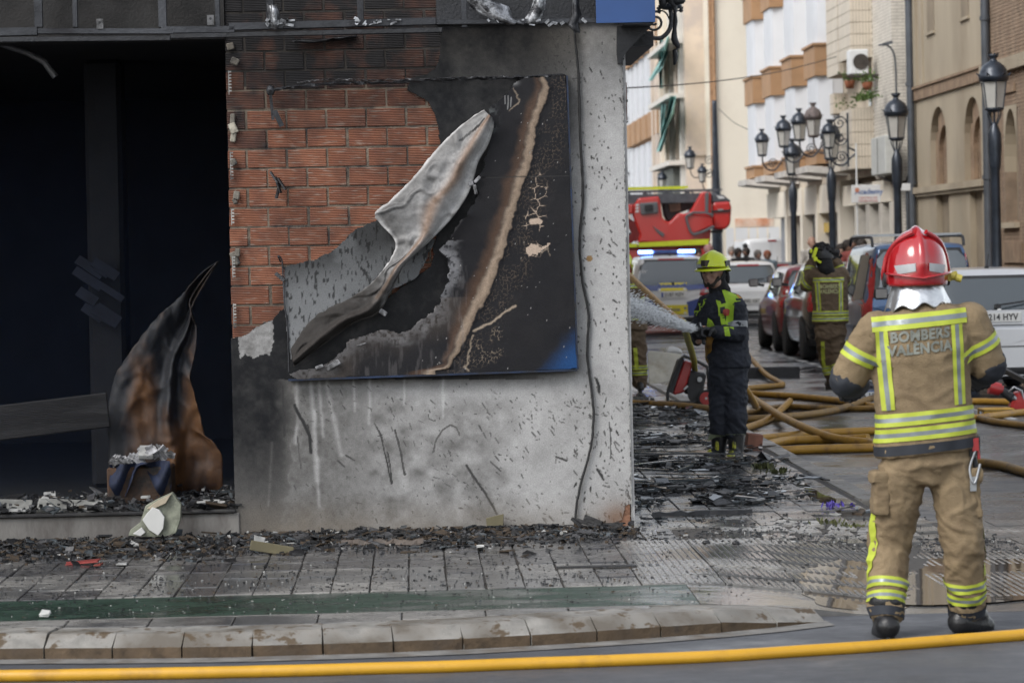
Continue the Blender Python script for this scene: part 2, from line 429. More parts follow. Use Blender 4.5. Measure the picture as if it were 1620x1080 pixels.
# resample into stones ~.33 m long
def resample(pts, step):
    out = [pts[0].copy()]; acc = 0
    for a, b in zip(pts[:-1], pts[1:]):
        L = (b-a).length; 
        while acc+L >= step:
            t = (step-acc)/L; a = a.lerp(b, t); out.append(a.copy()); L = (b-a).length; acc = 0
        acc += L
    return out
ks = resample(kc, .325)
def gz(x, y):
    """level of the pavement: dropped towards the crossing at the right"""
    x0 = 1.25+max(0., y-15.4)*.25
    return -.110*float(np.clip((x-x0)/.9, 0, 1))**1.2
def zdrop(x): return -.110*float(np.clip((x-1.25)/.9, 0, 1))**1.2 if x > 1.25 else 0.0
kerb = empty('kerb', (0, 0, 0)); stuff_s(kerb)
kerb_back = []
M_gut = mat('gutter_concrete', (.17, .165, .155), .75, var=.3, vscale=8, bump=.3, dirt=(.12, .10, .08), dscale=5)
for i in range(len(ks)-1):
    a, b = ks[i], ks[i+1]; d = (b-a).normalized(); n = Vector((-d.y, d.x, 0))
    a2 = a+d*.004; b2 = b-d*.004; jz = random.uniform(-.004, .003); jo = random.uniform(-.006, .006)
    prof = [(0+jo, RZ-.05), (0+jo, -.062), (.012+jo, -.055), (.085, jz-.004), (.11, jz), (.30, jz)]
    vs = []
    for p in (a2, b2):
        dz = gz(p.x+n.x*.3, p.y+n.y*.3)
        for (u, z) in prof: 
            zz = z+dz*(1 if z > RZ-.01 else 0); vs.append((p.x+n.x*u, p.y+n.y*u, max(zz, RZ-.05)))
    k = len(prof); m = MB()
    for j in range(k-1): m.add(vs, [(j, j+k, j+1+k, j+1)] , 1 if j == 0 else 0)
    m.add(vs, [(0, 1, 2, 3, 4, 5), (11, 10, 9, 8, 7, 6)], 0)
    m.build('kerb_stone', [M_kerb, M_kdirt], kerb)
for i, p in enumerate(ks):
    j = min(i, len(ks)-2); d = (ks[j+1]-ks[j]).normalized(); n = Vector((-d.y, d.x, 0)); kerb_back.append(p+n*.30)
# gutter strip below the kerb
m = MB(); n_ = len(ks)
vs = [(p.x, p.y+.03, RZ+.008) for p in ks]+[(p.x+.02, p.y-.17, RZ+.008) for p in ks]
m.add(vs, [(n_+i, n_+i+1, i+1, i) for i in range(n_-1)]); stuff_s(m.build('gutter', M_gut))

# ---- sidewalk slab (base under the pavers)
bk = [(p.x, p.y-.0, -.010+zdrop(p.x)) for p in kerb_back]
SX0 = -3.6
def yfront(x):
    for a, b in zip(kerb_back[:-1], kerb_back[1:]):
        if a.x <= x <= b.x: return a.y+(b.y-a.y)*(x-a.x)/(b.x-a.x)
    return kerb_back[0].y if x < kerb_back[0].x else kerb_back[-1].y
Xs = np.concatenate([np.linspace(SX0, 1.2, 30), np.linspace(1.26, 2.35, 24), np.linspace(2.5, 9.5, 12)])
T = np.linspace(0, 1, 40); V = np.zeros((len(T), len(Xs), 3))
for i, x in enumerate(Xs):
    y0 = max(yfront(x), 14.9); y1 = 20.4 if x > XC-.05 else WY+.1
    for j, t in enumerate(T):
        y = y0+(y1-y0)*t; V[j, i] = (x, y, gz(x, y)-.010)
me = grid_mesh('sidewalk', V); sidewalk = link('sidewalk', me, mats=[M_joint]); stuff_s(sidewalk)
# side pavement along the street
m = MB(); XK = 2.96
m.box((XC-.3, 20.38, -.3), (XK, 75, -.010), 0); o = m.build('side_pavement', M_joint); stuff_s(o); sidepave = o
# kerb of the side street
skerb = empty('side_street_kerb', (0, 0, 0)); stuff_s(skerb)
y = 21.3
pxe = MB()
while y < 60:
    L = .96; m = MB(); j = random.uniform(-.006, .006)
    m.box((XK+.006, y+.006, RZ-.1), (XK+.17+j, y+L-.006, -.004+j*.5), 0, b=.012)
    m.build('kerb_stone', M_kerb, skerb); y += L
# ---- pavers
paver_me = []
def paver_mesh(w_, d_, mats, n=4):
    out = []
    for k in range(n):
        m = MB(); m.box((-w_/2, -d_/2, -.03), (w_/2, d_/2, .0), 0, b=.0035)
        me = m.mesh('paver'); 
        for mm in mats: me.materials.append(mm)
        out.append(me)
    return out
pm = paver_mesh(.192, .392, [M_pave]); pm2 = paver_mesh(.192, .392, [M_pave2])
cnt = 0
rest = MB()
y = 16.18; rows = 0
while y < 19.3:
    for i in range(-14, 8):
        x = i*.2+.03
        if x > 1.30 and y < 18.25: continue
        if x > 1.9: continue
        z = gz(x, y+.2)
        o = bpy.data.objects.new('paver', random.choice(pm2 if (y > 17.3 or random.random() < .1) else pm)); COL.objects.link(o); o.parent = sidewalk
        o.location = (x+random.uniform(-.003, .003), y+.2, z+random.uniform(-.004, .003))
        o.rotation_euler = (random.uniform(-.006, .006), random.uniform(-.01, .01), random.uniform(-.006, .006)); cnt += 1
    y += .4
# slabs between kerb and lane
y0s = 14.92
for i in range(-8, 3):
    x = i*.4+.1
    yb = yfront(x); 
    if 15.22-yb < .06: continue
    m = MB(); m.box((x-.196, yb+.004, -.04), (x+.196, 15.20, .0), 0, b=.004)
    o = m.build('paver', M_pave, sidewalk)
# tactile ribbed pavers by the crossing
tm = MB(); tm.box((-.197, -.197, -.03), (.197, .197, .0), 0, b=.003)
for k in range(10):
    xx = -.18+k*.04; tm.box((xx-.010, -.19, -.001), (xx+.010, .19, .0055), 0, b=.002)
tme = tm.mesh('tactile_paver'); tme.materials.append(M_pave)
for i in range(6):
    for j in range(6):
        x = 1.36+i*.4; y = 16.36+j*.4
        if x > 3.4 or y > 18.4: continue
        o = bpy.data.objects.new('tactile_paver', tme); COL.objects.link(o); o.parent = sidewalk
        z = gz(x, y); sl_ = (gz(x+.2, y)-gz(x-.2, y))/.4
        o.location = (x, y, z+.001+random.uniform(-.002, .002)); o.rotation_euler = (0, -math.atan(sl_), 0)
# corner pavers beyond (up to the crossing edge)
m = MB()
y = 18.62
while y < 20.3:
    x = XC+.1 if y > 19.3 else 1.93
    while x < 8.6:
        z = gz(x, y+.1); h = random.uniform(-.003, .003)
        m.box((x-.096, y, z-.02), (x+.096, y+.392, z+h), 0); x += .2
    y += .4
x = 3.56
while x < 8.6:
    y = 16.18
    while y < 18.5:
        m.box((x-.096, y, gz(x, y)-.02), (x+.096, y+.392, gz(x, y)+random.uniform(-.002, .002)), 0); y += .4
    x += .2
o = m.build('crossing_pavers', M_pave, sidewalk); o['kind'] = 'stuff'
# side pavement: nearest as parts, further as one
k = 0; rest = MB(); y = 20.45
pmr = pm2
while y < 60:
    for i in range(8):
        x = XC+.11+i*.2
        if x > XK-.09: continue
        if y < 26.5:
            o = bpy.data.objects.new('paver', random.choice(pm2)); COL.objects.link(o); o.parent = sidepave
            o.location = (x, y+.2, random.uniform(-.004, .004)); k += 1
        else: rest.box((x-.096, y, -.03), (x+.096, y+.392, random.uniform(-.004, .004)), 0)
    y += .4
o = rest.build('far_pavers', M_pave, sidepave); o['kind'] = 'stuff'
# far right pavement with posts
m = MB(); m.box((9.31, 24, -.3), (13, 94, 0), 0, b=0); stuff_s(m.build('right_pavement', M_pave))
m = MB(); m.box((9.15, 24, -.3), (9.304, 94, .003), 0); stuff_s(m.build('right_kerb', M_kerb))

# ---- green cycle lane (painted sheet) and its edge lines
def lane(x0, x1, ya, yb, z, name, mt, n=40):
    xs = np.linspace(x0, x1, n); ys = np.linspace(ya, yb, 8); V = np.zeros((8, n, 3))
    for i, x in enumerate(xs):
        for j, yy in enumerate(ys):
            yv = max(yy, yfront(x)-.01); V[j, i] = (x, yv, gz(x, yv)+z)
    V = np.concatenate([V[:1]+np.array([0, 0, -.14]), V], 0)
    o = link(name, grid_mesh(name, V, smooth=False), mats=[mt]); return stuff_s(o)
lane(SX0, 1.35, 15.20, 16.16, -.004, 'cycle_lane', M_green)
M_wetc = wet_mat('wet_concrete', (.12, .12, .12), (.20, .197, .19), 5, .05, .22, 6, .18, 120, pscale=1.4, pr=(.34, .52), stretch=(1, 2.2, 1), speck=((.03, .03, .03), 16, .62))
lane(1.355, 9.0, 15.25, 16.16, -.004, 'crossing_surface', M_wetc)
lane(SX0, 1.6, 15.20, 15.225, .000, 'lane_edge_line', M_gut)
# parking line dashes
for y in np.arange(27, 90, 1.35):
    m = MB(); m.box((6.08, y, RZ-.01), (6.2, y+.75, RZ+.004)); stuff_s(m.build('parking_line_mark', M_white))

# ---- drain slot near the corner
dr = MB(); a = G(878, 893); b = G(1042, 887)
nb = 60
for i in range(nb):
    x = a.x+(b.x-a.x)*i/nb; dr.box((x, 17.08, .0), (x+.005, 17.18, .006))
dr.box((a.x, 17.06, -.001), (b.x, 17.2, .002), 1)
stuff_s(dr.build('drain_grating', [mat('drain_steel', (.06, .065, .075), .35, .8), M_joint]))

# ---- puddles
def water_mat(name, col, rough=.02):
    m = bpy.data.materials.new(name); m.use_nodes = True; t = m.node_tree; b = t.nodes['Principled BSDF']
    b.inputs['Base Color'].default_value = (*col, 1); b.inputs['Roughness'].default_value = rough; b.inputs['IOR'].default_value = 1.5
    b.inputs['Specular IOR Level'].default_value = .7
    n = t.nodes.new('ShaderNodeTexNoise'); n.inputs['Scale'].default_value = 5; g = t.nodes.new('ShaderNodeNewGeometry'); t.links.new(g.outputs['Position'], n.inputs['Vector'])
    bp = t.nodes.new('ShaderNodeBump'); bp.inputs['Strength'].default_value = .06; bp.inputs['Distance'].default_value = .004
    t.links.new(n.outputs[0], bp.inputs['Height']); t.links.new(bp.outputs[0], b.inputs['Normal']); return m
M_pud = water_mat('muddy_water', (.07, .055, .04)); M_pud2 = water_mat('clear_water', (.06, .065, .07), .04)
def puddle(pts, z, mt, name='puddle', wob=.035, py0=True):
    """pts in photo pixels on the ground -> wobbly outline"""
    w3 = [G(a, b, z) for a, b in pts]; w3.append(w3[0]); c = spline(w3, 160)[:-1]; out = []
    for i, p in enumerate(c):
        p = Vector((p.x, max(p.y, 15.34), p.z)) if py0 else p; n = noise.noise(Vector((p.x*6, p.y*6, 1.3)))*wob; out.append((p.x+n, p.y+n*1.6, z))
    m = MB(); m.add(out, [tuple(range(len(out)))]); return stuff_s(m.build(name, mt))
puddle([(1270, 905), (1330, 888), (1400, 880), (1500, 882), (1620, 884), (1760, 890), (1760, 940), (1620, 948), (1520, 955), (1440, 955), (1340, 945), (1290, 925)], -.1050, M_pud)
puddle([(1263, 757), (1280, 768), (1300, 780), (1322, 789), (1318, 796), (1296, 792), (1275, 780), (1262, 768)], .004, M_pud, wob=.01)
puddle([(1345, 797), (1380, 800), (1420, 806), (1425, 822), (1380, 826), (1345, 812)], -.070, M_pud, wob=.02)


def film(pts, mt, name='puddle', off=.002):
    """thin sheet of water following the slope"""
    w3 = [G(a, b, -.05) for a, b in pts]; w3.append(w3[0]); c = spline(w3, 120)[:-1]
    pl = [(p.x+noise.noise(Vector((p.x*6, p.y*6, 3)))*.05, max(p.y+noise.noise(Vector((p.x*7, p.y*7, 8)))*.07, yfront(p.x)+.12, 15.42)) for p in c]
    vs, fs = refine_poly(pl, .08); m = MB(); m.add([(v.x, v.y, gz(v.x, v.y)+(.0065 if v.y > 16.16 else -.0015)) for v in vs], fs, 0, True)
    return stuff_s(m.build(name, mt))
film([(1262, 918), (1290, 898), (1330, 884), (1385, 880), (1430, 884), (1430, 940), (1370, 950), (1310, 948), (1275, 938)], M_pud)
# ================================================================== BURNT SHOP BUILDING
shop = empty('burnt_shop_building', (P(0, 838, WY).x+1, WY, 0), 0,
             'fire-gutted corner shop with bare red bricks, sooty render and a black open front', 'building')
shop_off = Vector(shop.location)
def to_shop(o):
    o.parent = shop; o.location = Vector(o.location)-shop_off; return o
M_soot = mat('soot_black', (.012, .013, .016), .55, var=.5, vscale=8, bump=.4, bscale=50)
M_sootg = mat('sooty_concrete', (.014, .014, .015), .8, var=.6, vscale=5, bump=.4, bscale=40, dirt=(.04, .038, .035), dscale=6)
M_mort = mat('burnt_mortar', (.135, .108, .082), .9, var=.5, vscale=12, bump=.6, bscale=90, dirt=(.02, .02, .022), dscale=5, damt=.6)
XL = P(366, 500, WY).x        # left edge of the wall panel (door reveal)
ZT = P(800, 42, WY).z         # underside of the fascia
ZTOP = 7.2
# --- wall core
m = MB()
m.box((XL+.01, WY+.031, -.1), (XC-.005, WY+.26, ZTOP-.2), 0)      # core of the street wall
m.box((XC-.25, WY+.262, -.1), (XC-.004, WY+12, ZTOP-.2), 0)     # side wall along the street
to_shop(m.build('wall_core', M_mort))
m = MB(); m.box((XC-.003, WY+.02, 0), (XC+.02, WY+12, ZT), 0)
M_render = mat('white_render', (.46, .455, .45), .8, var=.12, vscale=5, bump=.3, dirt=(.2, .19, .18), dscale=4)
to_shop(m.build('side_render', M_render))

# --- bricks (individual), brick face at WY+.018
M_brick = bpy.data.materials.new('hollow_brick'); M_brick.use_nodes = True
def _brickmat():
    t = M_brick.node_tree; N = t.nodes; L = t.links; b = N['Principled BSDF']; b.inputs['Roughness'].default_value = .9
    g = N.new('ShaderNodeNewGeometry'); oi = N.new('ShaderNodeObjectInfo')
    a = N.new('ShaderNodeAttribute'); a.attribute_type = 'OBJECT'; a.attribute_name = 'soot'
    def ns(sc, det, vec=None, strc=None):
        n = N.new('ShaderNodeTexNoise'); n.inputs['Scale'].default_value = sc; n.inputs['Detail'].default_value = det
        if strc:
            mp = N.new('ShaderNodeMapping'); mp.inputs['Scale'].default_value = strc; L.new(g.outputs['Position'], mp.inputs[0]); L.new(mp.outputs[0], n.inputs['Vector'])
        else: L.new(g.outputs['Position'], n.inputs['Vector'])
        return n.outputs[0]
    def mr(i, a_, b_, c=0, d=1):
        n = N.new('ShaderNodeMapRange'); n.inputs[1].default_value = a_; n.inputs[2].default_value = b_; n.inputs[3].default_value = c; n.inputs[4].default_value = d; L.new(i, n.inputs[0]); return n.outputs[0]
    def mix(f, x, y):
        n = N.new('ShaderNodeMix'); n.data_type = 'RGBA'; L.new(f, n.inputs[0])
        for k, v in ((6, x), (7, y)):
            if isinstance(v, tuple): n.inputs[k].default_value = (*v, 1)
            else: L.new(v, n.inputs[k])
        return n.outputs[2]
    c = mix(oi.outputs['Random'], (.20, .073, .038), (.285, .115, .064))
    c = mix(mr(ns(11, 6), .45, .62), c, (.20, .075, .043))
    c = mix(mr(ns(30, 5, strc=(.35, 1, 2.2)), .55, .66, 0, .6), c, (.34, .28, .23))    # scraped glue and lime
    # scored ridges
    sep = N.new('ShaderNodeSeparateXYZ'); L.new(g.outputs['Position'], sep.inputs[0])
    ml = N.new('ShaderNodeMath'); ml.operation = 'MULTIPLY'; ml.inputs[1].default_value = 2*math.pi/.0105; L.new(sep.outputs[2], ml.inputs[0])
    si = N.new('ShaderNodeMath'); si.operation = 'SINE'; L.new(ml.outputs[0], si.inputs[0])
    c = mix(mr(si.outputs[0], -.9, -.2, .55, 0), c, (.11, .045, .03))
    sm = N.new('ShaderNodeMath'); sm.operation = 'ADD'; L.new(a.outputs['Fac'], sm.inputs[0]); L.new(mr(ns(5, 6), .3, .7, -.32, .42), sm.inputs[1])
    c = mix(mr(sm.outputs[0], 0, 1), c, (.014, .013, .014))
    L.new(c, b.inputs['Base Color'])
    bp = N.new('ShaderNodeBump'); bp.inputs['Strength'].default_value = .8; bp.inputs['Distance'].default_value = .0025
    L.new(si.outputs[0], bp.inputs['Height']); L.new(bp.outputs[0], b.inputs['Normal'])
_brickmat()
BW, BH = .245, .119
brick_meshes = []
for k in range(6):
    m = MB(); m.box((-BW/2+.007, 0, -BH/2+.006), (BW/2-.007, .03, BH/2-.006), 0, b=.003)
    # ragged corner
    vs = [list(v) for v in m.v]
    for v in vs:
        v[0] += random.uniform(-.002, .002); v[2] += random.uniform(-.0015, .0015)
    m.v = [tuple(v) for v in vs]; me = m.mesh('brick'); me.materials.append(M_brick); brick_meshes.append(me)
hb = MB(); hb.box((-BW/4+.007, 0, -BH/2+.006), (BW/4-.007, .03, BH/2-.006), 0, b=.003); hbm = hb.mesh('half_brick'); hbm.materials.append(M_brick)
def soot_at(px, py):
    s = .05
    s = max(s, float(1-sst(110, 225, np.float64(py)))*.92)
    s = max(s, .75*float(1-sst(385, 445, np.float64(px)))*float(1-sst(200, 290, np.float64(py))))
    s = max(s, .9*math.exp(-(((px-560)/75)**2+((py-83)/25)**2)))
    s = max(s, .35*float(sst(455, 520, np.float64(py))))
    return min(s, .97)
z0 = G(600, 838).z+.008
nz = int(ZTOP/BH)
for r in range(3, nz):
    z = BH*r+.06
    pyr = pj((0, WY, z))[1]
    if pyr > 560 or pyr < -40: continue
    x = XL+.03+(BW/2 if r % 2 else 0)
    k = 0
    while x-BW/2 < P(706, 300, WY).x:
        if r % 2 and k == 0:
            o = bpy.data.objects.new('brick', hbm); xx = XL+.03+BW/4-BW/2+.06; COL.objects.link(o)
            o.location = (XL+.055, WY+.017, z); o.parent = shop; o.location = o.location-shop_off
            o['soot'] = soot_at(*pj((XL+.05, WY, z)))
            x = XL+.055+BW/4+BW/2; k = 1; continue
        if k == 0: x = XL+BW/2-.005
        px, py = pj((x, WY, z))
        if px < 730:
            o = bpy.data.objects.new('brick', random.choice(brick_meshes)); COL.objects.link(o); o.parent = shop
            o.location = Vector((x+random.uniform(-.003, .003), WY+.018+random.uniform(-.003, .002), z+random.uniform(-.002, .002)))-shop_off
            o.rotation_euler = (random.uniform(-.01, .01), random.uniform(-.008, .008), random.uniform(-.01, .01))
            o['soot'] = soot_at(px, py)
        x += BW; k += 1
# mortar sheet slightly behind brick faces
m = MB(); m.box((XL+.005, WY+.0235, .0), (P(720, 300, WY).x, WY+.0305, ZTOP-.3), 0)
to_shop(m.build('mortar', M_mort)); m = MB(); m.box((XL+.005, WY+.0225, P(500, 135, WY).z), (P(720, 300, WY).x, WY+.0234, ZTOP-.3), 0); to_shop(m.build('sooty_mortar', mat('sooty_mortar', (.03, .026, .023), .9, var=.5, vscale=9, bump=.5)))

# --- render coat with broken edge, painted soot
STEP = .0052
xs = np.arange(XL-.006, XC, STEP); zs = np.arange(0.0, P(800, 34, WY).z, STEP)
XX, ZZ = np.meshgrid(xs, zs)
U, Vv = proj_np(XX, np.full_like(XX, WY), ZZ)
hole = [(300, -60), (690, -60), (690, 45), (697, 62), (696, 84), (688, 106), (674, 117), (648, 122), (645, 142), (661, 152), (677, 163), (688, 180), (694, 205), (697, 240),
        (700, 330), (680, 420), (600, 480), (520, 500), (455, 486), (441, 492), (430, 504), (418, 511), (405, 519), (392, 527), (379, 533), (300, 540)]
wob = 3.2*(fbm(U, Vv, 14, 3, 3)-.5)*2
H = inpoly(U+wob, Vv+3.0*(fbm(U, Vv, 13, 3, 9)-.5)*2, hole)
# chips out of the left arris
H |= (U < 372+ (Vv-60)*.021 + 9*(fbm(U*0, Vv, 11, 3, 5)-.45)) & (Vv < 330) & (fbm(U, Vv, 9, 3, 4) > .47) & (Vv > 45)
chipb = inpoly(U, Vv, [(960, 845), (968, 832), (985, 822), (990, 800), (1002, 796), (1010, 850)]) & (fbm(U, Vv, 8, 3, 2) > .30)
H |= chipb
# soot amount
f1 = fbm(U, Vv, 90, 5, 11); f2 = fbm(U, Vv, 22, 4, 12); f3 = fbm(U, Vv, 6, 3, 13)
s = .12+.24*(f1-.5)
vdec = 1-sst(60, 260, Vv)
s = np.maximum(s, (1-sst(700, 985, U+60*(f1-.5)))*.98*(1-sst(118, 150, Vv)*0)*(Vv < 600)*np.where(Vv < 128, .55+.45*(1-sst(690, 790, U)), 1))
s = np.maximum(s, (.95-.12*sst(60, 120, Vv))*(1-sst(820, 1010, U+30*(f2-.5)))*(1-sst(150, 400, Vv+60*(f1-.5))))
s = np.maximum(s, .35*(1-sst(40, 330, Vv))*(U > 895))
# panel footprint is black, soft halo outside it
pan = inpoly(U, Vv, [(440, 128), (896, 119), (913, 583), (455, 598)])
dpan = np.maximum.reduce([(445+(Vv-128)*.02)-U, U-(896+(Vv-119)*.035), 124-Vv, Vv-(598-(U-455)*.033)])
s = np.where(dpan < 0, np.maximum(s, .93), s)
s = np.maximum(s, .80*np.exp(-np.clip(dpan, 0, 999)/20.)*(Vv > 560)*(1-sst(850, 930, U)*.5))
s = np.maximum(s, .30*np.exp(-np.clip(dpan, 0, 999)/10.))
# left foot of the wall
lf = (1-sst(430, 500, U+40*(f2-.5)))*sst(530, 560, Vv)
s = np.maximum(s, lf*(.97-.42*sst(660, 850, Vv)))
s = np.maximum(s, .34*sst(590, 620, Vv)*(1-sst(500, 760, U+70*(f1-.5)))+.10)
s = np.maximum(s, .32*sst(600, 650, Vv)*(1-sst(760, 900, U))*(.6+.8*f2))
chunk = inpoly(U+6*(f3-.5), Vv+8*(f3-.5), [(378, 533), (404, 518), (432, 506), (433, 530), (428, 562), (412, 560), (400, 566), (388, 560), (379, 566)])
s = np.where(chunk, .22+.2*f3, s)
cable = spline([(908, 45, 0), (915, 120, 0), (918, 220, 0), (922, 310, 0), (917, 380, 0), (921, 440, 0), (931, 500, 0), (929, 560, 0), (936, 620, 0), (939, 660, 0), (934, 710, 0), (920, 760, 0), (912, 800, 0), (909, 836, 0)], 120)
dc, _ = dline(U, Vv, [(p[0]+2, p[1]+1) for p in cable]); s = np.maximum(s, .35*np.exp(-dc/5.))  # soft darker band following the cable, set slightly to its right
s = s+(f2-.5)*.16*(s > .12)+(f3-.5)*.10
# water-washed pale runs
for x0, x1, y0, y1, wd in ((470, 468, 600, 700, 3), (492, 500, 600, 760, 3), (505, 512, 600, 690, 2.5), (517, 540, 602, 720, 3.5), (560, 562, 600, 650, 2), (585, 584, 600, 670, 2.5), (640, 640, 600, 640, 2), (700, 701, 598, 660, 2), (498, 505, 650, 800, 2.5), (430, 424, 700, 800, 2)):
    d, tt = dline(U+4*(f2-.5), Vv, [(x0, y0), (x0+(x1-x0)*.3, y0+40), (x1, y1)]); s = s-.16*np.exp(-(d/wd)**2)
# splashes
def dash(x, y, ang, L, wd, val=.75):
    global s
    xa, xb = x-L*math.cos(ang)/2, x+L*math.cos(ang)/2; ya, yb = y-L*math.sin(ang)/2, y+L*math.sin(ang)/2
    i0 = np.searchsorted(xs, 0)  # window
    wx0 = P(min(xa, xb)-6, 500, WY).x-.09; wx1 = P(max(xa, xb)+6, 500, WY).x+.09
    wz0 = P(700, max(ya, yb)+6, WY).z-.09; wz1 = P(700, min(ya, yb)-6, WY).z+.09
    a0, a1 = np.searchsorted(xs, [wx0, wx1]); b0, b1 = np.searchsorted(zs, [wz0, wz1])
    if a1 <= a0 or b1 <= b0: return
    sl_ = (slice(b0, b1), slice(a0, a1))
    d, tt = dline(U[sl_], Vv[sl_], [(xa, ya), (xb, yb)])
    wdd = wd*(1-.75*np.abs(tt-.35)); s[sl_] = np.maximum(s[sl_], val*sst(wdd+.8, wdd*.4, d))
rr = random.Random(5)
cl_ = [(rr.uniform(400, 990), rr.uniform(630, 835)) for _ in range(26)]
for k in range(760):
    q_ = rr.choice(cl_); x = q_[0]+rr.gauss(0, 26); y = q_[1]+rr.gauss(0, 22)
    if rr.random() < .4: x = rr.uniform(385, 995); y = rr.uniform(605, 838)
    a = R(rr.gauss(57, 16)) if rr.random() < .75 else R(rr.gauss(20, 12))
    L = rr.choice((1.5, 2, 2, 3, 3, 4, 5, 7, 10)); dash(x, y, a, L, rr.uniform(.45, .8)*(1+L/14), rr.uniform(.3, .8))
for k in range(260):
    x = rr.uniform(905, 998); y = rr.uniform(50, 830); dash(x, y, R(rr.gauss(70, 25)), rr.choice((2, 2, 3, 5, 8)), rr.uniform(.7, 1.7), rr.uniform(.5, .9))
for k in range(150):
    x = rr.uniform(720, 905); y = rr.uniform(50, 118); dash(x, y, R(rr.gauss(60, 30)), rr.choice((2, 4, 7)), rr.uniform(.6, 1.4), .85)
for pts, wd, v in (([(466, 641), (470, 650), (480, 668), (490, 690), (492, 715)], 4.5, .9), ([(492, 700), (487, 672)], 3, .8), ([(596, 675), (603, 690), (612, 730), (619, 765)], 2.2, .8), ([(625, 680), (634, 715), (640, 750)], 2.5, .75), ([(613, 715), (618, 740), (620, 765)], 2, .8),
    ([(685, 715), (690, 695), (700, 680), (712, 672), (722, 676), (727, 688)], 2.2, .55), ([(738, 736), (750, 755), (768, 780), (786, 812)], 3.2, .8), ([(776, 730), (792, 745)], 2, .7), ([(944, 600), (947, 610), (948, 620)], 3.5, .9), ([(964, 668), (967, 700), (966, 725)], 1.6, .8), ([(945, 742), (955, 758)], 3, .85), ([(880, 722), (896, 728)], 2.6, .8), ([(534, 728), (545, 738)], 2, .8), ([(547, 720), (561, 728)], 2, .8),
    ([(430, 640), (436, 700), (430, 740)], 4, .75), ([(405, 660), (408, 760)], 5, .6), ([(447, 610), (450, 690)], 4, .85), ([(415, 600), (420, 680)], 9, .8), ([(470, 690), (476, 740)], 2, .6)):
    d, tt = dline(U+2*(f3-.5), Vv, pts); s = np.maximum(s, v*sst(wd, wd*.35, d+1.2*(f3-.5)))
s = np.clip(s, 0, 1)
sm = s[..., None]
white = np.array([.45, .447, .442]); black = np.array([.006, .0065, .008]); midg = np.array([.10, .097, .093])
c = np.where(sm < .5, white*(1-sm*2)+midg*sm*2, midg*(1-(sm-.5)*2)+black*(sm-.5)*2)
# brownish heat tone at the top band and mud at the foot
hb_ = (.45*(1-sst(60, 140, Vv))*(1-sst(840, 960, U)))[..., None]; c = c*(1-hb_)+c*np.array([1.1, .98, .8])*hb_
mud = (sst(770, 845, Vv)*(.25+.6*fbm(U, Vv, 30, 4, 21)))[..., None]; c = c*(1-mud)+np.array([.17, .145, .115])*mud
rust = (np.exp(-((U-975)**2+(Vv-818)**2)/500.)*.7)[..., None]; c = c*(1-rust)+np.array([.15, .07, .03])*rust
dot = (np.hypot(U-932.5, Vv-409) < 5)[..., None]; c = np.where(dot, np.array([.24, .15, .07]), c)
keep = ~(H[:-1, :-1] | H[1:, 1:] | H[:-1, 1:] | H[1:, :-1])
relief = .0016*(f2-.5)+.0012*(f1-.5)*2
Vt = np.stack([XX, WY-relief, ZZ], -1)
Rg = .75-.25*s[..., None]
rme = grid_mesh('render_coat', Vt, {'Col': c, 'Rgh': Rg}, keep)
M_paint = attr_mat('sooty_render', .35, 120, spec=.2)
o = to_shop(link('render_coat', rme, mats=[M_paint]))
# broken thickness of the coat along the hole (proud strips of light plaster)
def edge_band(keep, X_, Z_, yf, depth, name, mt, par, cull=None):
    """side faces round every border of the kept cells"""
    h, w_ = keep.shape; kp_ = np.pad(keep, 1); vs = []; fs = []
    c_ = kp_[1:-1, 1:-1]
    for (dj, di, a, b) in ((-1, 0, (0, 0), (0, 1)), (1, 0, (1, 1), (1, 0)), (0, -1, (1, 0), (0, 0)), (0, 1, (0, 1), (1, 1))):
        nb_ = kp_[1+dj:1+dj+h, 1+di:1+di+w_]; J, I = np.nonzero(c_ & ~nb_)
        for j, i in zip(J, I):
            pa = (j+a[0], i+a[1]); pb = (j+b[0], i+b[1])
            y1, y2 = yf[pa], yf[pb]; k = len(vs)
            vs += [(X_[pa], y1, Z_[pa]), (X_[pb], y2, Z_[pb]), (X_[pb], y2+depth, Z_[pb]), (X_[pa], y1+depth, Z_[pa])]
            fs.append((k, k+1, k+2, k+3))
    me = bpy.data.meshes.new(name); me.from_pydata(vs, [], fs); me.update()
    o = link(name, me, mats=[mt]); o.parent = par; return o
M_pl = mat('broken_plaster', (.20, .18, .15), .9, var=.5, vscale=18, bump=.5, dirt=(.03, .03, .03), dscale=9, damt=.7)
o = edge_band(keep, XX, ZZ, WY-relief, .03, 'render_edge', M_pl, None); to_shop(o)
# perforated plaster bead and lumps at the door reveal
m = MB()
for k in range(60):
    py = 60+k*13+rr.uniform(-3, 3)
    if py > 830: break
    p = P(366+(py-60)*.019, py, WY-.002)
    if py < 420 and rr.random() < .5:
        m.obox((p.x+rr.uniform(-.01, .02), WY-.004+rr.uniform(-.004, .01), p.z), (rr.uniform(.02, .055), .02, rr.uniform(.03, .09)), Matrix.Rotation(rr.uniform(-.5, .5), 3, 'Y'), rr.choice((0, 1, 1, 1)), b=.006)
to_shop(m.build('plaster_lump', [mat('pale_plaster', (.36, .33, .27), .9, var=.4, vscale=20, bump=.5, dirt=(.03, .03, .03), dscale=8, damt=.8), M_pl], kind='stuff'))
m = MB()
for py0, py1 in ((112, 150), (240, 285), (330, 356), (405, 440), (480, 520)):
    for k in range(int((py1-py0)/5)):
        py = py0+k*5; p = P(361+(py-60)*.021, py, WY-.004)
        m.box((p.x, WY-.010, p.z-.012), (p.x+.014, WY-.004, p.z-.003))
    a = P(361+(py0-60)*.021, py0, WY); b = P(361+(py1-60)*.021, py1, WY); m.box((a.x-.004, WY-.010, b.z), (a.x, WY-.004, a.z))
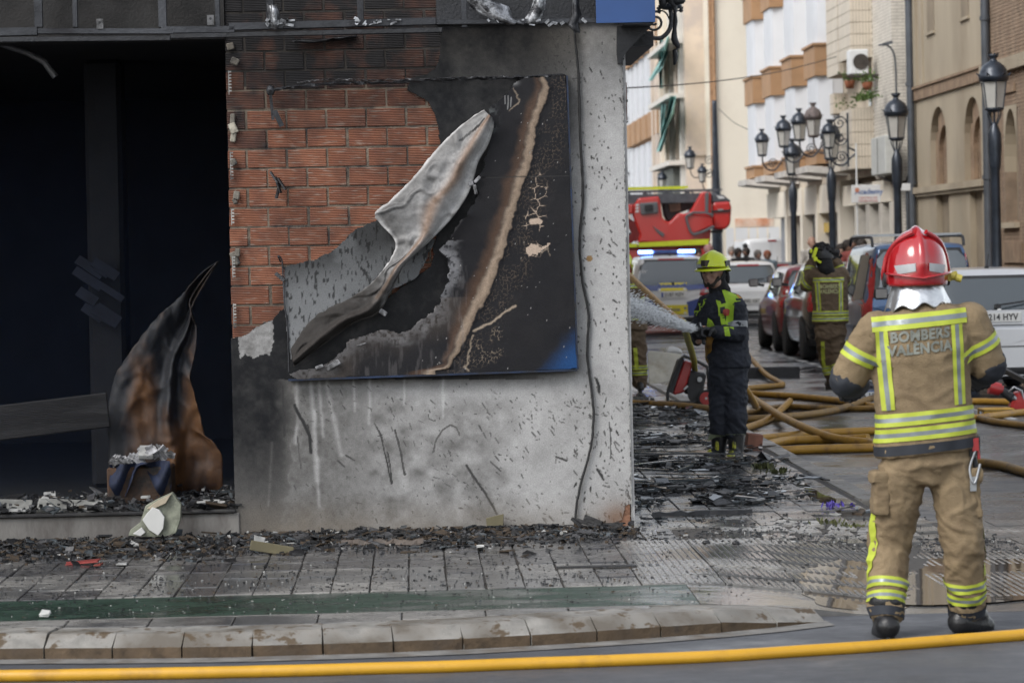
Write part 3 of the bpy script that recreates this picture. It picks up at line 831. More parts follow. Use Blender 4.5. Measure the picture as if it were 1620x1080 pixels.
to_shop(m.build('corner_bead', mat('pale_zinc', (.42, .42, .40), .5, .3, dirt=(.05, .05, .05), dscale=12, damt=.8), kind='stuff'))
m = MB()
for k in range(70):
    z = .03+k*.042; m.box((XC-.004, WY-.006, z), (XC+.003, WY-.002, z+.030))
to_shop(m.build('corner_bead', mat('pale_zinc'), kind='stuff'))
# exposed brick in the lost corner foot
m = MB(); m.box((XC-.22, WY+.004, .0), (XC-.01, WY+.03, .22)); to_shop(m.build('foot_bricks', mat('foot_brick', (.20, .10, .06), .9, var=.5, vscale=14, bump=.5)))

# ================================================================== SIGN PANEL with torn sheet
PY = WY-.085
panel = empty('burnt_sign', (P(680, 595, PY).x, PY, P(680, 595, PY).z), 0, 'large burnt blue sign panel torn open on the sooty shop wall', 'sign')
poff = Vector(panel.location)
def to_p(o): o.parent = panel; o.location = Vector(o.location)-poff; return o
st2 = .0048
xs2 = np.arange(P(446, 400, PY).x, P(914, 400, PY).x, st2); zs2 = np.arange(P(700, 603, PY).z, P(700, 112, PY).z, st2)
X2, Z2 = np.meshgrid(xs2, zs2); U2, V2 = proj_np(X2, np.full_like(X2, PY), Z2)
g1 = fbm(U2, V2, 60, 5, 31); g2 = fbm(U2, V2, 16, 4, 32); g3 = fbm(U2, V2, 5, 3, 33)
def left(v): return np.zeros_like(v)
sheet = [(826, 123), (862, 121), (895, 119), (899, 200), (904, 330), (909, 470), (913, 583), (800, 588), (700, 592), (560, 596), (470, 600), (456, 592), (474, 584), (500, 582), (522, 572), (536, 556), (556, 538),
         (586, 527), (612, 521), (632, 526), (652, 517), (668, 505), (686, 494), (694, 478), (700, 456), (713, 430), (706, 408), (694, 396), (716, 372), (738, 340), (758, 306), (752, 286), (764, 262), (778, 215), (770, 178), (800, 148)]
ww = 5*(fbm(U2, V2, 12, 3, 40)-.5)*2*(1-sst(820, 870, U2))*(1-sst(560, 585, V2))
inside = inpoly(U2+ww, V2+ww*.8, sheet)
keep2 = inside[:-1, :-1] & inside[1:, 1:] & inside[:-1, 1:] & inside[1:, :-1]
# colour
col = np.zeros(X2.shape+(3,)); col[:] = (.009, .009, .011)
def mixc(a, c1):
    global col
    a = np.clip(a, 0, 1)[..., None]; col = col*(1-a)+np.array(c1)*a
mixc((g1-.45)*1.6, (.017, .016, .017))
bl = sst(0, 1, (U2-790)/125.+(V2-590)/190.)*sst(430, 560, V2)
mixc(sst(.35, 1.0, bl+(g2-.5)*.25)*.9, (.010, .055, .17))
mixc(.75*sst(900, 912, U2-(V2-119)*.028)*sst(300, 480, V2), (.010, .07, .22))
rs = [(864, 124), (868, 140), (861, 165), (848, 200), (843, 235), (838, 265), (826, 288), (822, 310), (812, 345), (803, 375), (797, 400), (783, 440), (770, 470), (752, 500), (744, 520), (733, 545), (716, 570), (712, 582), (690, 586)]
dl, tt = dline(U2, V2, rs)
# signed: left of the ridge
rx = np.interp(V2, [p[1] for p in rs], [p[0] for p in rs]); sd_ = rx-U2+7*(fbm(U2, V2, 9, 3, 50)-.5)+5*(g2-.5)
wd = np.interp(V2, [120, 160, 250, 290, 350, 450, 520, 575, 590], [12, 17, 22, 20, 20, 30, 26, 10, 34])*(.62+.5*g1)
band = sst(-1.5, 1.5, sd_)*(1-sst(wd*.35, wd, sd_))
mixc(band, (.25, .19, .14)); mixc(band*sst(.5, .62, g3)*.25, (.10, .07, .05))
mixc(sst(0, 8, sd_-wd*.6)*(1-sst(wd, wd*1.9, sd_))*.55, (.10, .055, .032))
# crackled paint right of the ridge
f1w, f2w = worley(U2+6*g2, V2+6*g3, 6.5, 3); ck = 1-sst(.02, .12, f2w-f1w)
f1b, f2b = worley(U2+9*g2, V2+9*g1, 15, 8); ckb = 1-sst(.0, .09, f2b-f1b)
zone = sst(-2, -6, sd_)*(1-sst(28, 62, -sd_+20*(g1-.5)))
mixc(ck*zone*.55*sst(.35, .6, g2+.1), (.12, .09, .065))
def blob(x, y, rx_, ry_): return np.exp(-(((U2-x)/rx_)**2+((V2-y)/ry_)**2))
zb = blob(852, 300, 16, 30)+blob(845, 350, 20, 18)+blob(800, 545, 50, 10)*.0+blob(845, 395, 16, 14)
mixc(ckb*sst(.3, .6, zb), (.42, .33, .26)); mixc(sst(.72, .8, blob(848, 350, 20, 10)+.25*(g3-.5)), (.42, .33, .26))
star = inpoly(U2+3*(g3-.5), V2+3*(g3-.5), [(833, 391), (841, 386), (850, 387), (856, 392), (870, 384), (871, 386), (858, 396), (850, 403), (843, 402), (836, 405), (833, 398)])
mixc(star*1., (.42, .33, .26))
for pts, wd_, v in (([(750, 523), (765, 515), (778, 510), (795, 496), (815, 484)], 2.0, .8), ([(748, 530), (742, 560), (738, 580)], 1.2, .6), ([(735, 580), (742, 586)], 2, .6), ([(858, 400), (866, 392), (872, 404)], 1.2, .5), ([(812, 140), (822, 160), (806, 175)], 1.0, .5)):
    d, _t2 = dline(U2+3*(g3-.5)*2, V2+2*(g2-.5), pts); mixc(v*sst(wd_+.8, wd_*.3, d+1.2*(g3-.5)), (.36, .29, .22))
mixc(ck*sst(.25, .5, blob(765, 540, 38, 36)*sst(.4, .6, g2))*.8, (.2, .16, .12))
# grey ash along the torn edge and brown heat stains bottom-left
dE, _ = dline(U2, V2, sheet[11:30]+[sheet[29]])
mixc(sst(26, 2, dE+22*(g2-.5))*.75*(V2 > 380)*sst(.3, .6, g3+.1), (.24, .24, .25))
mixc(sst(50, 10, dE+40*(g1-.5))*.35*(V2 > 470), (.11, .09, .075))
mixc(sst(.55, .75, fbm(U2*3, V2*.5, 14, 3, 66))*.22*(V2 > 420)*(U2 < 740), (.15, .14, .14))
# sprinkles
for k in range(80):
    x = rr.uniform(640, 905); y = rr.uniform(140, 585); r_ = rr.choice((.8, .8, 1, 1.5))
    a0, a1 = np.searchsorted(xs2, [P(x-5, 400, PY).x, P(x+5, 400, PY).x]); 
    d = np.hypot(U2-x, (V2-y)*.8) if False else None
    i = int(np.clip((P(x, y, PY).x-xs2[0])/st2, 1, len(xs2)-2)); j = int(np.clip((P(x, y, PY).z-zs2[0])/st2, 1, len(zs2)-2))
    col[j, i] = (.28, .27, .26)
    if r_ > 1: col[j+1, i] = (.24, .24, .24)
mixc(.7*sst(1.4, .5, np.abs(V2-(281-(U2-768)*.022)))*(U2 > 768), (.06, .06, .06))     # seam between two sheets
mixc(blob(813, 131, 7, 4)*.6, (.3, .3, .3))
mixc(blob(775, 190, 10, 20)*sst(.45, .6, g3)*.5, (.2, .22, .22)); mixc(sst(.5, .8, np.sin(U2*1.3))*inpoly(U2, V2, [(798, 152), (808, 150), (812, 168), (800, 175)])*.6, (.35, .35, .35))
# relief
dep = np.zeros_like(X2)
dep += .010*np.exp(-((sd_-6)/9.)**2)                   # lifted scorched ridge
dep += .022*np.exp(-(dE/13.)**1.2)*(V2 > 300)          # torn edge curls out
dep += .004*(g1-.5)+.0022*(g2-.5)
dep += -.003*(V2 > 281-(U2-768)*.022)*1.0
Y2 = PY-dep
pme = grid_mesh('burnt_sheet', np.stack([X2, Y2, Z2], -1), {'Col': col, 'Rgh': (.42+.35*g2)[..., None]}, keep2)
M_ps = attr_mat('scorched_sheet', .5, 140, bdist=.003, spec=.22)
to_p(link('burnt_sheet', pme, mats=[M_ps]))
to_p(edge_band(keep2, X2, Z2, Y2, .004, 'sheet_edge', mat('grey_ash', (.16, .16, .165), .7, var=.6, vscale=25, dirt=(.02, .02, .02), dscale=12, damt=.8), None))
# tray sides of the panel
m = MB()
def side(pa, pb, w_=.004):
    a = P(*pa, PY); b = P(*pb, PY); m.add([(a.x, PY, a.z), (b.x, PY, b.z), (b.x, WY-.004, b.z), (a.x, WY-.004, a.z)], [(0, 1, 2, 3)])
side((895.5, 119), (913.5, 583.5)); side((913.5, 584), (560, 597)); side((560, 597), (456, 600)); side((815, 122.5), (895.5, 119.5))
m.bar(P(913.5, 585, PY+.006), P(456, 601, PY+.006), .012, .012); m.bar(P(897, 120, PY+.006), P(914, 584, PY+.006), .010, .012)
to_p(m.build('tray_edge', mat('dark_blue_tray', (.010, .022, .055), .45, .2, var=.5, vscale=10, dirt=(.012, .012, .013), dscale=6, damt=.8)))
# crumpled aluminium top rail and remaining hooks
def crumple(pts, wpx, name, mt, Yp, jit=.006, n=50, par=None):
    c_ = spline([P(a, b, Yp) for a, b in pts], n); m = MB(); vs = []
    for i, p in enumerate(c_):
        w_ = wpx/257.6*(.7+.6*noise.noise(Vector((i*.35, 3, wpx)))); jy = noise.noise(Vector((i*.5, 7, 1)))*jit*2; jz = noise.noise(Vector((i*.6, 2, 9)))*jit
        vs += [(p.x, p.y-jy, p.z+w_/2+jz), (p.x, p.y-.012-jy, p.z+jz), (p.x, p.y-.002-jy*2, p.z-w_/2+jz)]
    m.add(vs, [(i*3+k, i*3+k+1, i*3+k+4, i*3+k+3) for i in range(len(c_)-1) for k in (0, 1)])
    o = m.build(name, mt); s_ = o.modifiers.new('t', 'SOLIDIFY'); s_.thickness = .003; return o
M_alu = mat('crumpled_aluminium', (.42, .43, .45), .38, .75, var=.5, vscale=20, bump=.5, dirt=(.03, .03, .033), dscale=9, damt=.85)
M_alud = mat('scorched_aluminium', (.075, .078, .085), .5, .6, var=.6, vscale=16, bump=.5, dirt=(.02, .02, .022), dscale=8, damt=.8)
to_p(crumple([(424, 144), (470, 137), (540, 132), (600, 131), (680, 127), (760, 124), (815, 123), (895, 119)], 7, 'top_rail', M_alud, PY+.02, .01, 90))
to_p(crumple([(470, 131), (520, 126), (600, 127), (700, 124), (800, 121)], 2.5, 'rail_lip', M_alu, PY+.0, .012, 90))
m = MB(); m.sphere(P(428, 143, PY+.03), .028, 8, sc=(1, .6, 1.2)); m.bar(P(428, 150, PY+.03), P(432, 190, PY+.05), .018, .012); m.bar(P(434, 175, PY+.03), P(446, 200, PY+.04), .006, .03)
to_p(m.build('hook', M_alud))
m = MB(); 
for a, b in (((428, 272), (440, 290)), ((440, 282), (452, 300)), ((443, 290), (437, 314)), ((436, 280), (444, 305))): m.bar(P(*a, WY-.03), P(*b, WY-.05), .02, .01)
to_p(m.build('hook', M_alud))
m = MB()
m.tube(spline([P(444, 415, WY-.05), P(440, 405, WY-.07), P(446, 412, WY-.06), P(448, 440, WY-.05), P(450, 480, WY-.06), P(455, 520, WY-.05), P(457, 588, WY-.05)], 40), .005, 6)
m.bar(P(436, 432, WY-.05), P(450, 444, WY-.06), .02, .02)
to_p(m.build('hook', M_alud))
# grey backing sheet left in the lower half
def paint_sheet(name, poly, Yp, colf, depf, par_fn, mt, step=.0055, edge=None, jit=2.5):
    xs_ = np.arange(P(min(p[0] for p in poly)-6, 400, Yp).x-.02, P(max(p[0] for p in poly)+6, 400, Yp).x+.02, step)
    zs_ = np.arange(P(700, max(p[1] for p in poly)+6, Yp).z-.03, P(700, min(p[1] for p in poly)-6, Yp).z+.03, step)
    X_, Z_ = np.meshgrid(xs_, zs_); U_, V_ = proj_np(X_, np.full_like(X_, Yp), Z_)
    ins = inpoly(U_+jit*(fbm(U_, V_, 10, 3, 5)-.5)*2, V_+jit*(fbm(U_, V_, 10, 3, 6)-.5)*2, poly)
    k_ = ins[:-1, :-1] & ins[1:, 1:] & ins[:-1, 1:] & ins[1:, :-1]
    Y_ = Yp-depf(U_, V_); cc, rg = colf(U_, V_)
    me = grid_mesh(name, np.stack([X_, Y_, Z_], -1), {'Col': cc, 'Rgh': rg}, k_)
    o = par_fn(link(name, me, mats=[mt]))
    if edge: par_fn(edge_band(k_, X_, Z_, Y_, .004, 'sheet_edge', edge, None))
    return o
def cf(U_, V_):
    a = fbm(U_, V_, 50, 4, 71); b = fbm(U_*2.2, V_*.6, 7, 3, 72); d = fbm(U_, V_, 14, 3, 73)
    g = .085+.11*sst(360, 560, V_+60*(a-.5))
    g = g*(1-.75*sst(.62, .68, b)); g = g*(1-.6*sst(60, 0, V_-395+(U_-520)*.25)*sst(.35, .6, a)); g = g+.02*(d-.5)
    c_ = np.stack([g*.97, g, g*1.03], -1); return np.clip(c_, .012, 1), (.6+.2*d)[..., None]
(paint_sheet('backing_sheet', [(447, 420), (470, 417), (498, 409), (525, 396), (543, 380), (562, 362), (592, 350), (640, 340), (690, 380), (660, 440), (600, 470), (540, 500), (500, 520), (470, 552), (458, 572), (453, 520), (449, 470)],
    WY-.045, cf, lambda a, b: .006*(fbm(a, b, 60, 3, 80)-.5), to_p, M_ps, edge=mat('grey_ash')))
# peeled silver sheet rolling away from the board
RL = [(766, 174), (733, 196), (695, 232), (652, 283), (612, 322), (592, 338), (604, 356), (626, 384), (617, 412), (602, 432), (583, 452), (550, 474), (512, 492), (486, 514), (460, 553)]
RR_ = [(779, 187), (781, 202), (772, 230), (757, 256), (749, 285), (738, 312), (716, 344), (690, 372), (665, 396), (640, 420), (618, 462), (598, 496), (560, 512), (520, 540), (465, 580)]
A = spline([(a, b, 0) for a, b in RL], 180); B = spline([(a, b, 0) for a, b in RR_], 180)
nA = len(A); nt_ = 36; Vp = np.zeros((nA, nt_, 3)); Cp = np.zeros((nA, nt_, 3)); Rp = np.zeros((nA, nt_, 1))
for i in range(nA):
    u = i/(nA-1)
    for j in range(nt_):
        t = j/(nt_-1); a, b = A[i], B[i]
        px = a[0]+(b[0]-a[0])*t; py = a[1]+(b[1]-a[1])*t
        nz_ = noise.noise(Vector((px*.03, py*.03, 2)))*1.0; nf = noise.noise(Vector((px*.11, py*.11, 5)))
        if j in (0,): px += 3*nf*(u > .33)*(u < .7); py += 3*nf
        amp = .075*(1-.45*u); ridge = math.exp(-((t-.70)/.13)**2)
        dep_ = amp*math.sin(math.pi*(.10+.80*t))*(.75+.25*nz_)+.045*ridge-.03*math.exp(-((t-.9)/.08)**2)+.004*nf+.010*noise.noise(Vector((u*9, t*1.6, 8)))
        # creases
        dep_ += .016*(1-min(1, abs(math.sin(u*8+t*3.2+2.2*nz_))*2.2))*(1-ridge)+.012*(1-min(1, abs(noise.noise(Vector((px*.018, py*.018, 9))))*7))
        p = P(px, py, PY-.005-dep_); Vp[i, j] = p
        k = float(np.interp(t, [0, .03, .07, .35, .6, .8, .95, 1], [.5, .42, .12, .15, .25, .40, .42, .15]))*(1+.35*nz_+.12*nf)-.07*max(0, u-.45)
        c_ = Vector((k*.98, k*.97, k*.96))
        br = math.exp(-((t-.66-.10*noise.noise(Vector((u*6, 3, 3))))/.09)**2)*(.9 if u < .75 else .4)
        c_ = c_.lerp(Vector((.16, .085, .04)), br*.85)
        c_ = c_.lerp(Vector((.05, .035, .028)), max(0, min(1, (.22-t)*2.2+nf*.5))*.7*(.55 if u < .5 else .25))
        c_ = c_.lerp(Vector((.017, .014, .012)), max(0, min(1, (u-.60)*6+nf*.4))*.96)
        c_ = c_.lerp(Vector((.02, .02, .02)), 1.0 if abs(t-.42-.1*math.sin(u*30)) < .05 and .03 < u < .13 else 0)
        Cp[i, j] = c_; Rp[i, j] = .45 if u < .66 else .75
pm_ = grid_mesh('peeled_sheet', Vp, {'Col': Cp, 'Rgh': Rp})
o = to_p(link('peeled_sheet', pm_, mats=[attr_mat('peeled_foil', .5, 60, spec=.35, bdist=.004)]))
s_ = o.modifiers.new('t', 'SOLIDIFY'); s_.thickness = .004
# loose ash lumps on the torn bottom edge
m = MB()
for (px, py, wx, wz, a) in ((527, 577, .09, .035, .5), (505, 580, .05, .02, .3), (606, 494, .05, .03, -.6), (572, 545, .06, .012, .3), (755, 284, .05, .02, .8), (752, 300, .02, .06, .2), (745, 290, .03, .03, .2)):
    m.obox(P(px, py, PY-.03), (wx, .012, wz), Matrix.Rotation(-a, 3, 'Y'), 0, b=.004)
to_p(m.build('ash_flake', mat('pale_ash', (.26, .26, .27), .8, var=.6, vscale=30, bump=.5, dirt=(.04, .04, .04), dscale=14, damt=.7), kind='stuff'))

# ================================================================== hanging cable
m = MB(); m.tube([P(p[0]+.8*noise.noise(Vector((i*.4, 0, 0))), p[1], WY-.022-.010*noise.noise(Vector((i*.15, 4, 0)))) for i, p in enumerate(cable)], [.0075*(1+.35*noise.noise(Vector((i*.9, 1, 2)))) for i in range(len(cable))], 8)
m.build('hanging_cable', mat('charred_rubber', (.014, .014, .014), .6, var=.5, vscale=40, bump=.6, bscale=120), label='charred black cable hanging down the white wall beside the panel', cat='cable')

# ================================================================== FASCIA above
FYc = WY-.10
M_bl = mat('blue_fascia', (.012, .055, .19), .38, .1, var=.12, vscale=3, dirt=(.012, .014, .02), dscale=1.4, damt=.25, coat=.2)
fz0 = P(1000, 36, FYc-.2).z
m = MB()
xl_ = P(943, 20, FYc-.2).x; xr_ = P(1036, 20, FYc-.2).x
m.box((xl_, FYc-.2, fz0), (xr_, FYc-.19, ZTOP-.5), 0); m.box((xr_-.01, FYc-.189, fz0), (xr_, WY+4, ZTOP-.5), 0)
for k in (.12, .24): pass
m.box((xr_-.022, FYc-.204, fz0), (xr_+.002, FYc-.2005, ZTOP-.5), 0)
to_shop(m.build('blue_fascia', M_bl, bevel=.003))
m = MB()
m.box((XC-.01, FYc-.185, fz0-.01), (xr_-.012, WY+4, fz0+.02), 0)               # soffit over the side pavement
pc = P(1033, 72, WY+.35)
m.box((XC+.03, WY+.30, P(1000, 73, WY+.3).z), (pc.x, WY+2.4, fz0-.012), 0)         # dark box under it
to_shop(m.build('burnt_soffit', M_soot))
m = MB()
rnd = random.Random(9)
for k in range(16):
    a = P(980+rnd.uniform(0, 22), 46+rnd.uniform(0, 8), WY-.02); b = P(1022-k*2.1+rnd.uniform(-4, 4), 44+rnd.uniform(-3, 6), WY+.1)
    c_ = P(980+rnd.uniform(-1, 4), 62+k*2.3, WY-.0); m.bar(b, c_, .02, .035)
pts = [(976, 42), (1030, 42), (1020, 52), (1006, 66), (996, 78), (990, 84), (986, 92), (983, 100), (979, 101), (977, 80)]
m.prism([P(a+rnd.uniform(-1, 1), b+rnd.uniform(-1, 1), WY-.06) for a, b in pts], None, (0, .10, 0))
to_shop(m.build('charred_drape', M_soot))
# steel subframe of the lost fascia: rails and studs
M_steel = mat('scorched_steel', (.06, .063, .07), .45, .65, var=.5, vscale=6, bump=.3, dirt=(.025, .025, .028), dscale=3, damt=.7)
def fbar(pa, pb, h, d=.05, Yp=FYc-.12, mt=M_steel, name='steel_rail'):
    m = MB(); m.bar(P(*pa, Yp), P(*pb, Yp), d, h, up=(0, 0, 1), b=.004); return to_shop(m.build(name, mt))
fbar((-60, 53), (60, 50), .05); fbar((60, 50), (275, 50), .035); fbar((255, 48), (372, 47), .042); fbar((362, 43), (690, 34), .045); fbar((690, 36), (975, 33), .03)
fbar((-60, 64), (270, 61), .03, mt=M_soot); fbar((270, 58), (700, 48), .03, mt=M_soot)
for px, w_ in ((62, .05), (120, .03), (258, .05), (428, .045), (571, .04), (735, .035), (345, .03)):
    a = P(px, 48, FYc-.10); m = MB(); m.box((a.x-w_/2, FYc-.13, P(px, 46, FYc).z), (a.x+w_/2, FYc-.09, ZTOP-.6), b=.003); to_shop(m.build('steel_stud', M_steel))
for px, py in ((158, 38), (333, 32)):
    m = MB(); p = P(px, py, FYc-.15); m.box((p.x-.02, p.y-.004, p.z-.03), (p.x+.02, p.y, p.z+.03)); m.cyl((p.x, p.y-.006, p.z+.008), (p.x, p.y+.01, p.z+.008), .008, n=8, mi=1); to_shop(m.build('bracket', [mat('dull_zinc', (.16, .16, .165), .5, .5, dirt=(.03, .03, .03), dscale=12, damt=.7), M_soot]))
# melted aluminium shreds hanging on the rail
def shred(pts, name='melted_shred', mt=M_alu, Yp=FYc-.15, n=10):
    m = MB(); vs = []; rows = []
    for (px, py, w_) in pts:
        row = []
        for k in range(n):
            t = k/(n-1)-.5; p = P(px+w_*t*2, py+rnd.uniform(-1.5, 1.5), Yp-.02*math.cos(t*5)+rnd.uniform(-.012, .012)); row.append(tuple(p))
        rows.append(row)
    for r_ in rows: vs += r_
    m.add(vs, [(i*n+k, i*n+k+1, (i+1)*n+k+1, (i+1)*n+k) for i in range(len(rows)-1) for k in range(n-1)], 0, True)
    o = m.build(name, mt); s_ = o.modifiers.new('t', 'SOLIDIFY'); s_.thickness = .006; return to_shop(o)
shred([(430, 8, 6), (432, 16, 8), (434, 25, 8), (434, 35, 7), (433, 46, 7)])
shred([(855, -10, 9), (853, 5, 10), (851, 15, 12), (845, 28, 14), (840, 37, 10)])
shred([(745, -5, 10), (760, 2, 22), (775, 10, 30), (782, 20, 26), (795, 30, 16), (815, 38, 16)])
shred([(911, -20, 3), (910, 10, 5), (912, 25, 7), (906, 38, 8), (914, 52, 3)], mt=M_alud)
shred([(470, 64, 8), (500, 66, 30), (530, 62, 18), (560, 58, 5)], mt=M_alud, Yp=WY-.01)
m = MB()
for k in range(40):
    px = rnd.choice((rnd.uniform(420, 460), rnd.uniform(560, 640), rnd.uniform(770, 930))); p = P(px, 34+rnd.uniform(-3, 6), FYc-.15)
    m.obox(p, (rnd.uniform(.01, .05), .02, rnd.uniform(.004, .02)), Matrix.Rotation(rnd.uniform(-1, 1), 3, 'Y'), 0)
to_shop(m.build('melted_crumbs', M_alu, kind='stuff'))
# burnt board behind the subframe
m = MB(); a = P(690, 20, WY-.01); m.box((a.x, WY-.03, P(800, 40, WY).z+.01), (XC+.0, WY-.004, ZTOP-.25)); to_shop(m.build('burnt_board', M_soot))
# upper wall, roof line
m = MB(); m.box((-9, WY+.262, ZT+.06), (XL+.0, WY+.5, ZTOP), 0); m.box((XL+.001, WY+.262, ZT+.1), (XC-.26, WY+.5, ZTOP), 0)
m.box((-9, WY-.35, ZTOP-.19), (XC+.3, WY+12, ZTOP+.25), 0)
to_shop(m.build('upper_wall', M_sootg))
m = MB(); m.box((-9, WY-.0, ZT-.04), (XL-.0, WY+.26, ZT+.9), 0); to_shop(m.build('lintel', mat('lintel_concrete', (.012, .011, .0105), .8, var=.6, vscale=6, bump=.5, dirt=(.02, .02, .02), dscale=3)))

# ================================================================== SHOP INTERIOR
FZ = P(200, 815, WY-.02).z
m = MB()
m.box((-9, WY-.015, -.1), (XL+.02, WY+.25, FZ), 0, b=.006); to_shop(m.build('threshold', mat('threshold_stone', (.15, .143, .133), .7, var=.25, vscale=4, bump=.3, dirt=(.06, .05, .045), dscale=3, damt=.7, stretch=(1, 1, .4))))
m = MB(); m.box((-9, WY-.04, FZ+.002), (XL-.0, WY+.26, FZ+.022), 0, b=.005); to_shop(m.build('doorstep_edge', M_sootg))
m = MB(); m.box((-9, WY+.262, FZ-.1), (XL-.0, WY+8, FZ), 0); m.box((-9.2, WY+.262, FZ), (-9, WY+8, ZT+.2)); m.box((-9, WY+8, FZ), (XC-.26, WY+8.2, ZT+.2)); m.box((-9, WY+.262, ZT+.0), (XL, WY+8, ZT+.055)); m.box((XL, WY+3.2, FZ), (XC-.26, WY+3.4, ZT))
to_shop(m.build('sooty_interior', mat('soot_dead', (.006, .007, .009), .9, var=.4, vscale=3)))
# blackened column with tile courses inside
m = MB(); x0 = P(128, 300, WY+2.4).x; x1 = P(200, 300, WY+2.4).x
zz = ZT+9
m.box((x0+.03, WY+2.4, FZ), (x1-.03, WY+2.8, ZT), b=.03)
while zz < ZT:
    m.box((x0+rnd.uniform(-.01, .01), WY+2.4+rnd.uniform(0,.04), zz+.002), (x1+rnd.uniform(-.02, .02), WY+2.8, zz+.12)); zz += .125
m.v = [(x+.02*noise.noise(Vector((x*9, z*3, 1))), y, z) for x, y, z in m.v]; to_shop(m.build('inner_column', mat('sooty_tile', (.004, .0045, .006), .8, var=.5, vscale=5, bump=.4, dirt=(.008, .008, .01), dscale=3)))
# bent rusty sheet
rs_ = [(172, 790), (171, 700), (172, 640), (182, 595), (200, 565), (225, 530), (250, 500), (275, 478), (292, 462), (300, 452), (322, 430), (342, 416)]
rt_ = [(352, 742), (350, 720), (338, 700), (325, 690), (318, 665), (306, 620), (300, 595), (308, 560), (310, 520), (302, 490), (325, 445), (345, 414)]
Ar = spline([(a, b, 0) for a, b in rs_], 110); Br = spline([(a, b, 0) for a, b in rt_], 110); nR = len(Ar); Vr = np.zeros((nR, 40, 3)); Cr = np.zeros((nR, 40, 3))
for i in range(nR):
    u = i/(nR-1)
    for j in range(40):
        t = j/39; px = Ar[i][0]*(1-t)+Br[i][0]*t; py = Ar[i][1]*(1-t)+Br[i][1]*t
        if i == 0: py = 790+(782-790)*t
        px += 2.5*noise.noise(Vector((i*.35, j, 3))) if j in (0, 39) else 0
        nn = noise.noise(Vector((px*.02, py*.008, 1))); n2 = noise.noise(Vector((px*.06, py*.03, 4)))
        fold = .10*math.exp(-((t-.58)/.08)**2)+.05*math.sin(t*6+u*2)
        n3 = noise.noise(Vector((px*.15, py*.08, 7))); Vr[i, j] = P(px, py, WY+.85-fold-.03*n2-.006*n3-.012*(1-min(1, abs(noise.noise(Vector((px*.03, py*.02, 9))))*6)))
        rust = np.clip(.16+1.2*nn+.35*n2+.2*n3+(.55*float(sst(.48, .56, t)))-.55*max(0, u-.45)*2, 0, 1)  # rust dims towards the top, the sheet's fade into shade put into colour
        if u > .62: rust *= .35
        Cr[i, j] = np.array([.009, .010, .013])*(1-rust)+np.array([.075, .030, .006])*rust
sh = link('bent_metal_sheet', grid_mesh('bent_metal_sheet', Vr, {'Col': Cr, 'Rgh': np.full((nR, 40, 1), .7)}), mats=[attr_mat('rusty_sheet', .5, 40)])
tag(sh, 'tall bent sheet of rusty orange and black metal standing in the shop doorway', 'metal sheet'); s_ = sh.modifiers.new('t', 'SOLIDIFY'); s_.thickness = .006
# small pile on a blue rag in front of it
m = MB(); a = P(176, 733, WY+.45); b = P(272, 726, WY+.45)
for k in range(70):
    t = rnd.random(); p = a.lerp(b, t); m.obox((p.x, p.y-rnd.uniform(-.05, .1), p.z+rnd.uniform(0, .06)*(1.5 if t > .5 else .6)), (rnd.uniform(.02, .07), rnd.uniform(.01, .05), rnd.uniform(.006, .03)), Matrix.Rotation(rnd.uniform(-1, 1), 3, 'Y') @ Matrix.Rotation(rnd.uniform(-1, 1), 3, 'X'), 0)
rag = MB(); xsn = 24; vs = []
for j in range(6):
    for i in range(xsn):
        t = i/(xsn-1); q = a.lerp(b, t); vs.append((q.x, q.y-.12+.05*math.sin(t*17+j), q.z+.0-j*.025*(1+.8*math.sin(t*9))))
rag.add(vs, [(j*xsn+i, j*xsn+i+1, (j+1)*xsn+i+1, (j+1)*xsn+i) for j in range(5) for i in range(xsn-1)], 0, True)
m2 = MB(); m2.box((a.x-.02, a.y-.1, FZ), (b.x, a.y+.25, a.z-.02), 0, b=.01)
cr = m2.build('charred_box', mat('charred_wood', (.05, .026, .014), .8, var=.6, vscale=8, bump=.5, dirt=(.014, .013, .013), dscale=5), label='charred box in the doorway carrying a blue rag and grey rubble', cat='box')
rag.build('blue_rag', mat('blue_rag', (.005, .010, .030), .8, var=.4, vscale=20), cr); m.build('rubble', mat('pale_ash'), cr)
# fallen beam
m = MB(); m.bar(P(-60, 676, WY+.6), P(172, 648, WY+.7), .05, .22, up=(0, 0, 1), b=.008)
m.build('fallen_beam', mat('burnt_beam', (.004, .004, .005), .9, var=.5, vscale=10, bump=.5, dirt=(.015, .015, .016), dscale=6, stretch=(.3, 1, 3)), label='long burnt beam leaning across the dark shop opening', cat='beam')
# hanging duct piece at the top left
m = MB(); m.tube([P(a, b, WY+.5) for a, b in ((-30, 60), (10, 72), (45, 84), (70, 98), (88, 122))], .022, 8)
m.build('hanging_pipe', mat('sooty_pipe', (.10, .10, .105), .5, .3, var=.5, vscale=10), label='curved sooty pipe drooping from the shop ceiling at the upper left', cat='pipe')
# slats added deep inside in place of bluish light patches
m = MB(); rr2 = random.Random(3)
for k in range(9):
    p = P(rr2.uniform(122, 188), rr2.uniform(420, 510), WY+2.25); q = P(0, 0, WY+3)
    m.obox(p, (rr2.uniform(.1, .22), .01, rr2.uniform(.04, .10)), Matrix.Rotation(.6, 3, 'Y') @ Matrix.Rotation(-.5, 3, 'X'), 0)
m.bar(P(160, 60, WY+3), P(160, 430, WY+3), .01, .01)
m.build('light_patch_slats', mat('light_patch_slats', (.014, .017, .028), .7, .0, var=.4, vscale=8), label='slats standing in for faint light patches in the dark inside the shop', cat='foil')
